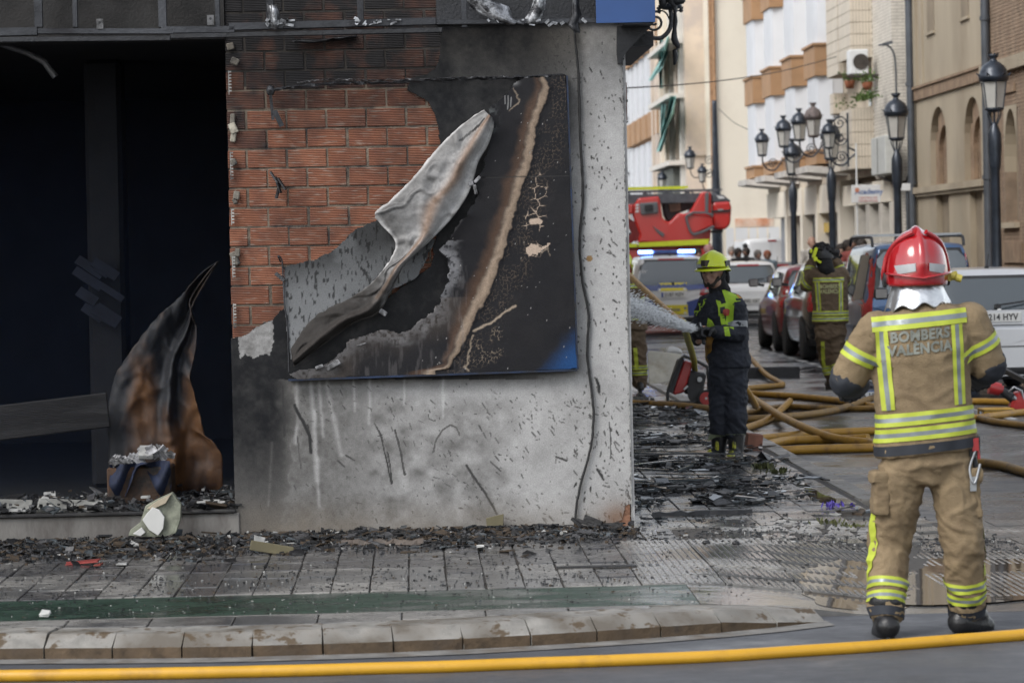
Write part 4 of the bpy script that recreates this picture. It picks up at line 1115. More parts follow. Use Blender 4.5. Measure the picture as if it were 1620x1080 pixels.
# thin smoke hanging in the shop
m = MB(); m.box((-8.9, WY+.30, FZ+.01), (XL-.01, WY+3.1, ZT-.03)); vm = bpy.data.materials.new('thin_smoke'); vm.use_nodes = True; N = vm.node_tree.nodes; N.remove(N['Principled BSDF'])
v = N.new('ShaderNodeVolumePrincipled'); v.inputs['Color'].default_value = (.25, .42, .9, 1); v.inputs['Density'].default_value = .009; vm.node_tree.links.new(v.outputs[0], N['Material Output'].inputs['Volume'])
m.build('smoke', vm, label='thin bluish smoke hanging inside the dark shop', cat='smoke', kind='stuff')
# ================================================================== STREET BUILDINGS ON THE RIGHT
def sc(Y): return FP/Y*1.0
def zat(px, py, X): return PX(px, py, X).z
def yat(px, X): return PX(px, 300, X).y
def wallobj(name, boxes, mt, par, bevel=0, kind=None):
    m = MB()
    for b in boxes:
        lo, hi = b[:2]; m.box(tuple(min(a, c) for a, c in zip(lo, hi)), tuple(max(a, c) for a, c in zip(lo, hi)), b[2] if len(b) > 2 else 0)
    o = m.build(name, mt, par, bevel=bevel)
    if par is not None: 
        for v in o.data.vertices: v.co = v.co - Vector(par.location)
    if kind: o['kind'] = kind
    return o
M_ch = mat('church_render', (.36, .305, .225), .85, var=.14, vscale=.8, bump=.3, bscale=12, dirt=(.27, .22, .155), dscale=.5, stretch=(1, 1, .35))
M_chb = mat('church_brick_trim', (.25, .175, .115), .9, var=.25, vscale=3, bump=.5, bscale=20, dirt=(.2, .13, .085), dscale=2)
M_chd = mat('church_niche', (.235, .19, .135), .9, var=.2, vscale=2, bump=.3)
M_pipe = mat('grey_downpipe', (.085, .095, .11), .45, .3, var=.2, vscale=3)
M_cream = mat('cream_render', (.72, .655, .545), .85, var=.05, vscale=.5, bump=.15, bscale=20, dirt=(.64, .57, .47), dscale=.35)
M_mott = mat('mottled_render', (.62, .52, .42), .9, var=.08, vscale=1, bump=.3, bscale=14, dirt=(.50, .43, .38), dscale=.9, damt=.75)
M_tile = mat('beige_tile', (.58, .515, .42), .5, var=.08, vscale=2, bump=.15)
M_wbr = mat('white_brick', (.64, .60, .53), .8, var=.12, vscale=4, bump=.3)
M_wbm = mat('white_brick_joint', (.33, .30, .26), .9, var=.15)
M_brt = mat('brown_band', (.36, .215, .115), .75, var=.12, vscale=2, bump=.2)
M_shw = mat('white_shutter', (.60, .615, .64), .55, var=.04, vscale=2)
M_bei = mat('beige_render', (.55, .475, .375), .85, var=.1, vscale=1)
M_glass = mat('dark_window_glass', (.03, .035, .04), .06, var=.3, spec=.9)
M_shg = mat('grey_rolling_shutter', (.27, .28, .31), .5, .2, var=.15, vscale=3)
M_wht = mat('white_plastic', (.66, .67, .67), .45, var=.05)
M_dkb = mat('dark_recess', (.05, .042, .035), .8, var=.3)
M_leaf = mat('leaf_green', (.07, .12, .025), .7, var=.5, vscale=12)

# ---------------- church
FX = 11.0
church = empty('church', (FX, 50, 0), 0, 'old beige church with blind arches, brick bands and grey downpipes', 'building')
cs = PX(1447, 300, FX).y
cm = MB()
def arch_pts(y0, y1, zb, zt, n=16):
    """pointed arch outline in (y,z)"""
    w_ = (y1-y0)/2; yc = (y0+y1)/2; zs_ = zb+(zt-zb)*.45; pts = [(y0, zb), (y0, zs_)]
    for i in range(1, n):
        t = i/n; a = math.pi*t; pts.append((yc-w_*math.cos(a), zs_+(zt-zs_)*math.sin(a)**.85))
    pts += [(y1, zs_), (y1, zb)]; return pts
xf = FX
# main wall with real recesses: build as wall plane minus niches through boxes around arches
y_end = cs; y_split = yat(1563, FX)
zsc_b = zat(1456, 158, FX); zsc_t = zat(1454, 141, FX); zc_t = zat(1461, 296, FX); zc_b = zat(1461, 311, FX)
ya = (yat(1473, FX), yat(1499, FX)); yb_ = (yat(1527, FX), yat(1553.5, FX))
zt1 = zat(1487, 168, FX); zt2 = zat(1541, 152, FX)
segs = [(y_end, ya[0]), (ya[1], yb_[0]), (yb_[1], y_split)]
boxes = [((FX+.25, y_split, 0), (FX+.6, y_end, 14))]
for a, b in segs: boxes.append(((FX, a, zc_t), (FX+.26, b, zsc_b)))
boxes += [((FX, y_split, zsc_b), (FX+.26, y_end, 14))]
wallobj('wall', boxes, M_ch, church)
# spandrels over the arches
def spandrel(y0, y1, zb, zt_, ztop, x0, x1, mt, name='wall'):
    ap = arch_pts(min(y0, y1), max(y0, y1), zb, zt_)[1:-1]; m = MB()
    for (p, q) in zip(ap[:-1], ap[1:]):
        m.add([(x0, p[0], p[1]), (x0, q[0], q[1]), (x0, q[0], ztop), (x0, p[0], ztop), (x1, p[0], p[1]), (x1, q[0], q[1])], [(0, 1, 2, 3), (0, 4, 5, 1)])
    o = m.build(name, mt, church)
    for v in o.data.vertices: v.co = v.co-Vector(church.location)
spandrel(ya[0], ya[1], zc_t, zt1, zsc_b, FX, FX+.2, M_ch); spandrel(yb_[0], yb_[1], zc_t, zt2, zsc_b, FX, FX+.2, M_ch)
for (y0, y1, zt_) in ((ya[0], ya[1], zt1), (yb_[0], yb_[1], zt2)):
    d = (y1-y0)*.2; zi = zc_t+(zt_-zc_t)*.76
    # brick surround in the reveal and the bricked-up opening
    wallobj('arch_surround', [((FX+.12, y0, zc_t), (FX+.2, y0+d, zt_-.5)), ((FX+.12, y1, zc_t), (FX+.2, y1-d*.3, zt_-.5))], M_chb, church)
    spandrel(y0+d, y1-d*.3, zc_t, zi, zt_, FX+.11, FX+.24, M_chb, 'arch_surround')
    m = MB(); z = zc_t; k = 0
    while z < zi+.1:
        yy = min(y0, y1)+(.12 if k % 2 else 0)
        while yy < max(y0, y1)-.1:
            m.box((FX+.205, yy+.005, z+.004), (FX+.23, min(yy+.245, max(y0, y1)), z+.066)); yy += .25
        z += .07; k += 1
    o = m.build('infill_bricks', M_chb, church, kind='stuff')
    for v in o.data.vertices: v.co = v.co-Vector(church.location)
wallobj('brick_band', [((FX-.06, y_split, zsc_b), (FX+.0, y_end-.0, zsc_t)), ((FX-.10, y_split, zsc_t), (FX+.0, y_end, zsc_t+.05))], M_chb, church)
wallobj('cornice', [((FX-.12, y_split, zc_b+.07), (FX+.25, y_end, zc_t)), ((FX-.07, y_split, zc_b), (FX+.25, y_end, zc_b+.068))], M_ch, church)
lo = [(y_end, yat(1481, FX)), (yat(1501, FX), yat(1534, FX)), (yat(1554, FX), y_split)]
for a, b in lo: wallobj('lower_wall', [((FX, a, 0), (FX+.26, b, zc_b-.003))], M_ch, church)
for q0, q1 in ((1481, 1501), (1534, 1554)): wallobj('lower_niche', [((FX+.12, yat(q0, FX), 0), (FX+.24, yat(q1, FX), zc_b-.004))], M_chd, church)
# upper narrow windows and pilaster lines
for x0, x1, yb2 in ((1472, 1483, 51), (1526, 1538, 28)):
    wallobj('blind_window', [((FX-.012, yat(x0, FX), zat(x0, yb2, FX)), (FX-.002, yat(x1, FX), 14))], M_chd, church)
    wallobj('window_sill', [((FX-.05, yat(x0-1, FX), zat(x0, yb2, FX)-.06), (FX, yat(x1+1, FX), zat(x0, yb2, FX)-.003))], M_ch, church)
wallobj('pilaster', [((FX-.06, yat(1450, FX), zsc_t+.052), (FX-.0, yat(1456, FX), 14)), ((FX-.04, yat(1461, FX), zsc_t+.052), (FX, yat(1465, FX), 14))], M_ch, church)
# brick part further right
M_cbw = mat('church_brick_wall', (.235, .175, .125), .9, var=.25, vscale=3, bump=.5, bscale=16, dirt=(.19, .13, .09), dscale=1)
y0r = yat(1800, FX); ywa, ywb = yat(1592, FX), yat(1613, FX); zwb, zwt = zat(1600, 352, FX), zat(1600, 172, FX)
wallobj('brick_wall', [((FX-.02, y0r, 0), (FX+.3, ywb, 14)), ((FX-.02, ywa, 0), (FX+.3, y_split, 14)), ((FX-.02, ywb, 0), (FX+.3, ywa, zwb)), ((FX-.02, ywb, zwt), (FX+.3, ywa, 14)), ((FX+.3, y0r, 0), (FX+.5, y_split, 14))], M_cbw, church)
m = MB(); z = 0; k = 0
while z < 8:
    yy = y0r+(.13 if k % 2 else 0)
    while yy < y_split-.27:
        if not (ywb-.28 < yy < ywa and zwb < z < zwt): m.box((FX-.028, yy, z), (FX-.019, yy+.25, z+.055))
        yy += .262
    z += .068; k += 1
o = m.build('wall_bricks', mat('church_bricks', (.27, .195, .135), .9, var=.3, vscale=4, bump=.4, dirt=(.20, .13, .085), dscale=2), church, kind='stuff')
for v in o.data.vertices: v.co = v.co-Vector(church.location)
spandrel(ywb, ywa, zwb, zwt+.0, zwt+.06, FX-.03, FX+.2, M_ch, 'arch_surround')
wallobj('window_recess', [((FX+.2, ywb, zwb), (FX+.29, ywa, zwt))], M_chd, church)
wallobj('window_sill', [((FX-.12, ywb-.1, zwb-.1), (FX, ywa+.1, zwb))], M_ch, church)
wallobj('brick_band', [((FX-.14, y0r, zsc_b+.02), (FX-.03, y_split-.01, zsc_t+.02))], M_ch, church)
wallobj('stone_panel', [((FX-.07, yat(1590, FX), zat(1595, 415, FX)), (FX-.03, yat(1620, FX), zat(1600, 383, FX)))], M_chb, church)
wallobj('ornament', [((FX-.07, yat(1592, FX), zat(1595, 148, FX)), (FX-.03, yat(1612, FX), zat(1600, 133, FX)))], M_chb, church)
def pipe(X, Y, r, z1, joints, par, name='downpipe', z0=0., mt=None):
    m = MB(); m.cyl((X, Y, z0), (X, Y, z1), r, n=12)
    for j in joints: m.cyl((X, Y, j), (X, Y, j+.08), r*1.25, n=12)
    o = m.build(name, mt or M_pipe, par)
    for v in o.data.vertices: v.co = v.co-Vector(par.location)
pipe(FX-.12, yat(1443, FX-.12), .085, 14, (3.0, 5.15, 7), church); pipe(FX-.12, yat(1563, FX-.12), .085, 14, (2.9, 5.9), church)

# ---------------- apartment with white brick end, tiled balconies and oriels
FA = 10.6
apt = empty('apartment_building', (FA, 70, 0), 0, 'pale apartment block with tan bay bands and a white brick end beside the church', 'building')
yE = yat(1415, FA); yB = yat(1386, FA); yFar = 94.5
ZR = 15
wallobj('wall', [((FA+.02, yE+.02, 3.3), (FA+3, yFar, ZR)), ((FA+.5, yE+.02, 0), (FA+3, yFar, 3.3))], M_bei, apt)
wallobj('brick_joint', [((FA+.008, yE+.008, 0), (FX+.6, yE+.3, ZR)), ((FA+.008, yE+.3, 3.2), (FA+.1, yB, ZR))], M_wbm, apt)
m = MB(); z = 0; k = 0
while z < 9.5:
    yy = yE+(.0 if k % 2 else -.12)
    x = FA+(.0 if k % 2 else -.12)
    while x < FX+.2:
        m.box((max(x, FA), yE, z), (x+.24, yE+.02, z+.062)); x += .25
    if z > 3.2:
        while yy < yB: m.box((FA, max(yy, yE+.021), z), (FA+.02, yy+.24, z+.062)); yy += .25
    z += .074; k += 1
o = m.build('white_bricks', M_wbr, apt, kind='stuff')
for v in o.data.vertices: v.co = v.co-Vector(apt.location)
# oriels (four bays) over several floors
bays = [(1281, 1297), (1246, 1256), (1214, 1226), (1183, 1197)]
FO = 9.93
by = [(77.4, 79.6), (82.2, 84.4), (87.0, 89.2), (91.6, 93.9)]
zbands = [(3.72, 4.02), (5.88, 6.62), (8.3, 9.05), (10.7, 11.45), (13.1, 13.8)]
for bi, (y0, y1) in enumerate(by):
    for i, (zb, zt_) in enumerate(zbands):
        m = MB(); m.box((FO-.02, y0, zb), (FA+.02, y1, zt_)); m.box((FO-.07, y0-.04, zt_), (FA+.02, y1+.04, zt_+.06))
        o = m.build('bay_band', M_brt, apt)
        for v in o.data.vertices: v.co = v.co-Vector(apt.location)
        if i+1 < len(zbands):
            z2 = zbands[i+1][0]; z1_ = zt_+.06
            # angled white shutter body
            pts = [(FO+.42, y0+.03), (FO+.08, y0+.16), (FO+.03, y0+.45), (FO+.03, y1-.3), (FO+.25, y1-.05), (FA, y1-.05), (FA, y0+.03)]
            m = MB(); m.prism([(a, b, z1_) for a, b in pts], None, (0, 0, z2-z1_), 0)
            m.box((FO+.40, y0+.02, z1_), (FO+.43, y0+.06, z2), 0)
            o = m.build('white_shutter', M_shw, apt)
            for v in o.data.vertices: v.co = v.co-Vector(apt.location)
            wallobj('bay_side', [((FO+.44, y0+.05, z1_), (FA+.01, y0+.2, z2))], M_bei, apt)
            wallobj('brown_reveal', [((FO+.46, y1+.3, z1_-.5), (FA+.0, y1+.42, z2+.3))], M_brt, apt)
    m = MB()
    m.prism([(FO-.25, y0-.1, 3.52), (FO-.25, y1+.2, 3.52), (FA, y1+.5, 3.42), (FA, y0-.4, 3.42)], None, (0, 0, .16), 0)
    o = m.build('canopy_slab', mat('grey_slab', (.52, .49, .45), .8, var=.1, dirt=(.35, .33, .31), dscale=1), apt)
    for v in o.data.vertices: v.co = v.co-Vector(apt.location)
# one bay window with glass
wallobj('window', [((FO+.47, by[1][0]-.06, 6.9), (FO+.55, by[1][0]-.02, 8.2))], M_shw, apt)
for q0, q1 in ((6.98, 7.55), (7.62, 8.15)): wallobj('window_pane', [((FO+.49, by[1][0]-.075, q0), (FO+.64, by[1][0]-.062, q1))], M_glass, apt)
# tiled balconies
def balcony(xf_, y0, y1, zb, zt_, nm='tiled_balcony'):
    m = MB(); m.box((xf_+.01, y0+.01, zb), (FA+.01, y1, zt_), 1)
    rows = max(1, round((zt_-zb)/.27)); rh = (zt_-zb)/rows
    for r in range(rows):
        z = zb+r*rh
        x = xf_
        while x < FA-.02:
            m.box((x+.004, y0, z+.012), (min(x+.068, FA), y0+.012, z+rh-.004), 0); x += .073
        yy = y0
        while yy < y1-.05:
            m.box((xf_, yy+.012, z+.012), (xf_+.012, min(yy+.30, y1), z+rh-.004), 0); yy += .31
    o = m.build(nm, [M_tile, mat('tile_joint', (.27, .23, .18), .9)], apt)
    for v in o.data.vertices: v.co = v.co-Vector(apt.location)
yb1 = 72.4
balcony(10.1, yb1, 74.4, 3.45, 4.85); balcony(10.1, 74.55, 76.6, 3.45, 4.7)
balcony(10.1, yb1, 74.4, 6.0, 9.5); balcony(10.1, 74.55, 76.6, 5.75, 9.5)
balcony(10.25, 76.7, 77.3, 4.9, 5.4)
wallobj('balcony_recess', [((FA-.01, yb1, 4.85), (FA+.015, 76.6, 6.0))], M_bei, apt)
wallobj('window_pane', [((FA-.03, yb1+.1, 4.9), (FA-.012, yb1+.55, 5.9))], M_glass, apt)
# ground floor: pillars, shutters, doors
rg = random.Random(4)
pil = [yat(x, FA) for x in (1247, 1272, 1296, 1332, 1357, 1375, 1396, 1413)]
for i, yp in enumerate(pil):
    near = i >= 4
    m = MB(); wpy = .5 if not near else .55
    if not near: m.box((FA-.06, yp, 0), (FA+.38, yp+wpy, 3.3))
    else:
        m.box((FA-.0, yp+.01, 0), (FA+.38, yp+wpy, 2.65)); z = 0.02
        while z < 2.6: m.box((FA-.012, yp, z), (FA+.36, yp+wpy+.01, z+.062)); z += .08
    o = m.build('pillar', M_cream if not near else M_wbr, apt)
    for v in o.data.vertices: v.co = v.co-Vector(apt.location)
pe = pil+[pil[-1]-.6]
wallobj('beam', [((FA-.03, yE+.4, 2.66), (FA+.36, pil[3]-.3, 3.15)), ((FA-.02, pil[3]+.52, 2.55), (FA+.36, yFar, 3.28))], M_cream, apt)
def shutter(y0, y1, z1=2.6, X=FA+.36, par=apt, mt=None):
    m = MB(); z = .05; m.box((X+.02, y0, 0), (X+.04, y1, z1))
    while z < z1-.1: m.box((X-.012, y0, z), (X+.02, y1, z+.085)); z += .1
    o = m.build('rolling_shutter', mt or M_shg, par)
    for v in o.data.vertices: v.co = v.co-Vector(par.location)
for i in range(len(pil)-1): shutter(pil[i+1]+.5, pil[i]-.02, X=FA+(.30 if i > 2 else .37))
shutter(pil[0]+.55, yFar-.3)
wallobj('shop_sign', [((FA+.10, pil[2]-1.6, 2.05), (FA+.14, pil[2]-.05, 2.3))], mat('yellow_sign', (.55, .36, .03), .5), apt)
wallobj('door', [((FA+.1, yat(1286, FA), 0), (FA+.16, yat(1279, FA), 2.5))], M_dkb, apt)

# things on the facade
def th(o, label, cat, group=None): return tag(o, label, cat, group)
def thing_from_mb(parts, name, loc, label, cat, group=None):
    e = empty(name, loc, 0, label, cat, group)
    for nm, mb_, mt in parts:
        o = mb_.build(nm, mt, e)
        for v in o.data.vertices: v.co = v.co-Vector(loc)
    return e
# air conditioner
a = PX(1356, 99, 10.15); bx = MB(); bx.box((a.x-.2, a.y-.25, a.z-.28), (a.x+.22, a.y+.3, a.z+.28), b=.02)
fan = MB(); fan.cyl((a.x+.05, a.y-.27, a.z), (a.x+.05, a.y-.252, a.z), .18, n=20); fan.cyl((a.x+.05, a.y-.285, a.z), (a.x+.05, a.y-.271, a.z), .05, n=12)
br = MB(); br.box((a.x-.2, a.y-.25, a.z-.34), (a.x+.5, a.y-.2, a.z-.285)); br.box((a.x-.2, a.y+.2, a.z-.34), (a.x+.5, a.y+.25, a.z-.285))
thing_from_mb([('housing', bx, M_wht), ('fan_grille', fan, M_dkb), ('bracket', br, M_dkb)], 'air_conditioner', (a.x, a.y, a.z-.34), 'air conditioner unit hung under the tiled balcony of the pale block', 'air conditioner')
# balcony plants
def plantbox(px, py, X, w_, label, pot=True, n=60, h=.22):
    c = PX(px, py, X); e = empty('balcony_plant', c, 0, label, 'plant'); r = random.Random(int(px))
    if pot:
        m = MB(); m.lathe([(.09, -.18), (.13, 0)], n=12); m.build('pot', mat('terracotta_pot', (.22, .075, .035), .85, var=.2), e)
    m = MB()
    for k in range(n):
        p = Vector((r.gauss(0, .12), r.uniform(-w_/2, w_/2), abs(r.gauss(0, h*.5)))); d = Vector((r.uniform(-1, 1), r.uniform(-1, 1), r.uniform(-.3, 1))).normalized()*r.uniform(.05, .12)
        q = d.cross(Vector((r.random(), r.random(), .3))).normalized()*.025
        m.add([p, p+d*.5+q, p+d, p+d*.5-q], [(0, 1, 2, 3)])
    m.build('foliage', M_leaf, e); return e
plantbox(1344, 128, 10.2, .4, 'small leafy plant in a pot left of the air conditioner shelf'); plantbox(1372, 130, 10.15, .4, 'bushy potted plant on the ledge below the air conditioner', n=90)
plantbox(1370, 158, 10.15, 1.8, 'trailing green plants along the top of the lower tiled balcony', pot=False, n=220, h=.16)
plantbox(1340, 172, 10.02, .25, 'few yellow-green leaves hanging at the balcony corner', pot=False, n=24)
# meter cabinet
c0 = PX(1396, 247, FA-.2); m = MB(); m.box((c0.x-.12, c0.y-1.2, c0.z-.42), (c0.x+.19, c0.y+.9, c0.z+.42), b=.02); m2 = MB(); m2.box((c0.x-.13, c0.y-.1, c0.z-.38), (c0.x-.121, c0.y-.08, c0.z+.38))
thing_from_mb([('cabinet_body', m, mat('cabinet_grey', (.47, .48, .46), .6, var=.08)), ('door_seam', m2, M_dkb)], 'meter_cabinet', (c0.x, c0.y, c0.z-.42), 'large pale grey cabinet fixed to the white brick wall beside the lamp post', 'cabinet')
# projecting sign
def text_mesh(body, size, ext=.0, bold=0, align='CENTER', font_sp=1.0):
    cu = bpy.data.curves.new('t', 'FONT'); cu.body = body; cu.size = size; cu.extrude = ext; cu.offset = bold; cu.align_x = align; cu.align_y = 'CENTER'; cu.space_character = font_sp
    cu.resolution_u = 3
    ob = bpy.data.objects.new('t', cu); COL.objects.link(ob); dg = bpy.context.evaluated_depsgraph_get()
    me = bpy.data.meshes.new_from_object(ob.evaluated_get(dg)); bpy.data.objects.remove(ob); bpy.data.curves.remove(cu); return me
def put_text(body, size, loc, par, mt, rot=(math.pi/2, 0, 0), bold=0, ext=.001, sp=1.0, name='lettering', sx=1.0):
    me = text_mesh(body, size, ext, bold, font_sp=sp); o = link(name, me, par, mats=[mt]); me.materials.clear(); me.materials.append(mt)
    o.location = loc; o.rotation_euler = rot; o.scale = (sx, 1, 1); return o
ps = PX(1370, 306.5, 9.75); e = empty('hanging_sign', (ps.x, ps.y, 0), 0, 'white rectangular shop sign with blue and red lettering on a thin pole', 'sign')
w2 = 23/(FP/ps.y); h2 = 14/(FP/ps.y)
m = MB(); m.box((-w2, -.03, ps.z-h2), (w2, .03, ps.z+h2), b=.006); m.build('board', M_wht, e)
m = MB(); m.cyl((-w2*.6, .05, 0), (-w2*.6, .05, ps.z+h2+.9), .02, n=8); m.build('pole', M_wht, e)
put_text('Academy', .155, (.06, -.034, ps.z+.04), e, mat('sign_blue', (.10, .16, .33), .6), bold=.004, sx=1.05)
put_text('CENTRO DE', .062, (.04, -.034, ps.z-.09), e, mat('sign_red', (.5, .14, .10), .6), bold=.001, sp=1.2); put_text('FORMACION', .062, (.04, -.034, ps.z-.155), e, mat('sign_red'), bold=.001, sp=1.2)
m = MB(); m.cyl((-w2*.62, -.036, ps.z+.08), (-w2*.62, -.031, ps.z+.08), .05, n=16); m.build('emblem', mat('sign_orange', (.5, .2, .12), .6), e)
# thin pole with white box
p = PX(1433, 296, FA-.35); m = MB(); m.cyl((p.x+.03, p.y, 0), (p.x+.03, p.y, p.z-.07), .035, n=8); m2 = MB(); m2.box((p.x-.09, p.y-.08, p.z-.08), (p.x+.09, p.y+.08, p.z+.07), b=.01)
thing_from_mb([('pole', m, M_pipe), ('white_box', m2, M_wht)], 'junction_box', (p.x, p.y, 0), 'small white box on a grey pole against the white brick end wall', 'junction box')
# conduit across the bricks
m = MB(); m.tube([PX(1386, 276, FA-.05), PX(1400, 283, FA-.05), PX(1414, 288, FA-.05), Vector((FA-.05, yE-.05, PX(1414, 288, FA-.05).z)), Vector((FA+.25, yE-.05, PX(1414, 288, FA-.05).z)), Vector((FA+.36, yE-.05, PX(1414, 288, FA-.05).z+.25)), Vector((FA+.38, yE-.05, PX(1414, 288, FA-.05).z+.6))], .03, 6)
m.build('cable_conduit', M_dkb, label='dark cable bundle bending round the white brick corner', cat='cable')

# ---------------- cream building (end wall) and mottled building beyond
yc_ = 103.0; xl = P(1134, 200, yc_).x
crm = empty('cream_building', (xl, yc_, 0), 0, 'tall plain cream end wall standing beyond the pale apartment block', 'building')
wallobj('wall', [((xl, yc_, 0), (16, yc_+.5, 16)), ((xl, yc_+.5, 0), (16, yc_+5, 16))], M_cream, crm)
wallobj('peeled_patch', [((P(1163, 352, yc_).x, yc_-.02, P(1163, 359.5, yc_).z), (P(1224, 352, yc_).x, yc_-.002, P(1163, 346, yc_).z))], mat('peeled_orange', (.5, .23, .13), .9, var=.3, vscale=2, dirt=(.66, .55, .45), dscale=1.2, damt=.9), crm)
hx = [1145, 1160, 1182, 1196, 1212, 1232]
for a_, b_ in zip(hx[:-1], hx[1:]):
    wallobj('hoarding_panel', [((P(a_, 370, yc_).x+.03, yc_-.5, 0), (P(b_, 370, yc_).x-.03, yc_-.46, P(1180, 361+rg.uniform(-1, 1), yc_).z))], mat('hoarding_white', (.62, .62, .62), .6, var=.1, vscale=.5), crm)
pipe(xl-.05, yc_-.1, .05, 16, (), crm, 'brown_pipe', mt=mat('brown_pipe', (.33, .19, .10), .7))
wallobj('brown_edge', [((xl-.18, yc_+.02, 0), (xl-.002, yc_+.4, 16))], mat('brown_pipe'), crm)
# mottled end wall + street facade with green netting
ym = 107.0; x0m = P(1085, 200, ym).x; x1m = P(1130, 200, ym).x+.3
mot = empty('old_beige_building', (x0m, ym, 0), 0, 'old beige facade with torn green netting on its balconies far down the street', 'building')
wallobj('wall', [((x0m, ym, 0), (x1m+1, ym+.5, 16)), ((x0m+.25, ym+.5, 0), (x1m+1, 117, 16))], M_mott, mot)
wallobj('ledge', [((x0m-.05, ym-.12, P(1110, 246, ym).z), (x1m, ym-.003, P(1110, 239, ym).z))], M_mott, mot)
for x in (1084, 1077, 1068, 1060, 1052, 1045, 1039):
    yy = yat(x, x0m); wallobj('pilaster', [((x0m-.12, yy, 0), (x0m+.25, yy+.55, 16))], rg.choice((M_cream, mat('pale_render', (.62, .60, .55), .8, var=.1), M_mott)), mot)
for x in (1081, 1072.5, 1064, 1056, 1048):
    yy = yat(x, x0m); 
    for zb in (2.2, 5.0, 7.4): wallobj('window', [((x0m+.18, yy-.3, zb), (x0m+.24, yy+.9, zb+1.7))], rg.choice((M_glass, mat('grey_glass', (.2, .21, .21), .3))), mot)
for zb in (4.72, 7.0, 8.85):
    wallobj('balcony_slab', [((x0m-.55, ym+.6, zb-.16), (x0m+.2, 116.5, zb))], mat('pale_slab', (.60, .57, .52), .8, var=.1), mot)
wallobj('shop_canopy', [((x0m-.3, ym+2, 3.6), (x0m+.2, 116, 4.5))], mat('dark_canopy', (.16, .17, .15), .8), mot)
def net(pts, X, name='net'):
    m = MB(); rgl = random.Random(len(pts)+int(pts[0][0])); vs = []
    for (xa, xb, py) in pts:
        for k in range(6):
            t = k/5; p = PX(xa+(xb-xa)*t, py, X-.15*math.sin(k*2.1+py*.1)); vs.append((p.x-rgl.uniform(0, .1), p.y, p.z))
    n = len(pts); m.add(vs, [(i*6+k, i*6+k+1, (i+1)*6+k+1, (i+1)*6+k) for i in range(n-1) for k in range(5)])
    o = m.build(name, mat('green_netting', (.20, .40, .37), .8, var=.3, vscale=3), mot)
    for v in o.data.vertices: v.co = v.co-Vector(mot.location)
net([(1056, 1063, 58), (1048, 1058, 85), (1040, 1047, 108), (1028, 1034, 128)], x0m-.5)
net([(1044, 1051, 60), (1045, 1050, 90), (1046, 1050, 140)], x0m-.3)
net([(1064, 1070, 152), (1058, 1066, 180), (1050, 1060, 200), (1045, 1054, 222), (1042, 1050, 240)], x0m-.45)
net([(1047, 1057, 165), (1046, 1055, 200), (1046, 1052, 235)], x0m-.3)
# brown banded block further on
yb0 = 117.5; xe = x0m-.05
far = empty('banded_apartment_block', (xe, yb0, 0), 0, 'distant white and tan banded apartment block at the end of the street', 'building')
wallobj('wall', [((xe+.6, yb0, 0), (xe+4, 138, 17))], M_shw, far)
for i in range(6):
    ya_ = yb0+.4+i*3.1
    for zb in (6.05, 9.4, 12.9, 2.6):
        wallobj('bay_band', [((xe-.05-.0, ya_, zb), (xe+.62, ya_+2.3, zb+.95))], M_brt, far)
        wallobj('white_shutter', [((xe+.08, ya_+.15, zb+.952), (xe+.62, ya_+2.1, zb+(3.34 if zb < 6 or zb > 6.5 else 3.34)))], M_shw, far)
gx = 5.0
gf = empty('grey_end_building', (gx, 139, 0), 0, 'pale grey building closing the far end of the street', 'building')
wallobj('wall', [((2, 139, 0), (14, 144, 18))], mat('pale_grey_wall', (.58, .60, .62), .8, var=.05), gf)
for k in range(14):
    wallobj('ledge', [((2, 138.9, 1.5+k*1.2), (10, 138.997, 1.56+k*1.2))], mat('grey_line', (.4, .42, .44), .8), gf)
# left-hand row of the street behind the burnt corner (mostly hidden)
wallobj('neighbour_wall', [((-16, WY+12.2, 0), (XC-.02, WY+60, 9))], M_bei, None)
o = bpy.data.objects['neighbour_wall']; tag(o, 'plain beige neighbouring building behind the burnt corner shop', 'building')

# side box sign on the burnt corner
a = P(979, 130, WY+.6); b = P(993, 204, WY+.6)
e = empty('side_sign_box', (a.x, WY+.6, b.z), 0, 'scorched red-brown box fixed to the side of the burnt shop', 'sign')
m = MB(); m.box((0, 0, .05), (b.x-a.x, .5, a.z-b.z+.0), b=.006); m.build('box_body', mat('scorched_red', (.13, .045, .028), .7, var=.5, vscale=6, dirt=(.05, .045, .035), dscale=4), e)
m = MB(); m.prism([(0, 0, .048), (b.x-a.x+.004, 0, .048), (0, 0, -.04)], None, (0, .5, 0)); m.box((-.0, -.006, .17), (b.x-a.x+.004, .5, .185)); m.build('box_trim', M_soot, e)
# overhead wires
def wire(pts, label, r=.012):
    c_ = spline(pts, 40); m = MB(); m.tube(c_, r, 5); m.build('overhead_wire', mat('black_wire', (.03, .03, .03), .6), label=label, cat='wire')
wire([Vector((XC+.1, 46, P(975, 141, 46).z)), P(1000, 139, 48), P(1140, 128, 60), P(1240, 112, 70), P(1345, 84, 76)], 'long thin black wire crossing the street in front of the tan bays', .011)
wire([P(1137, 172, 102.5), P(1160, 193, 99), P(1185, 206, 95)], 'short sagging wire on the cream end wall', .012)
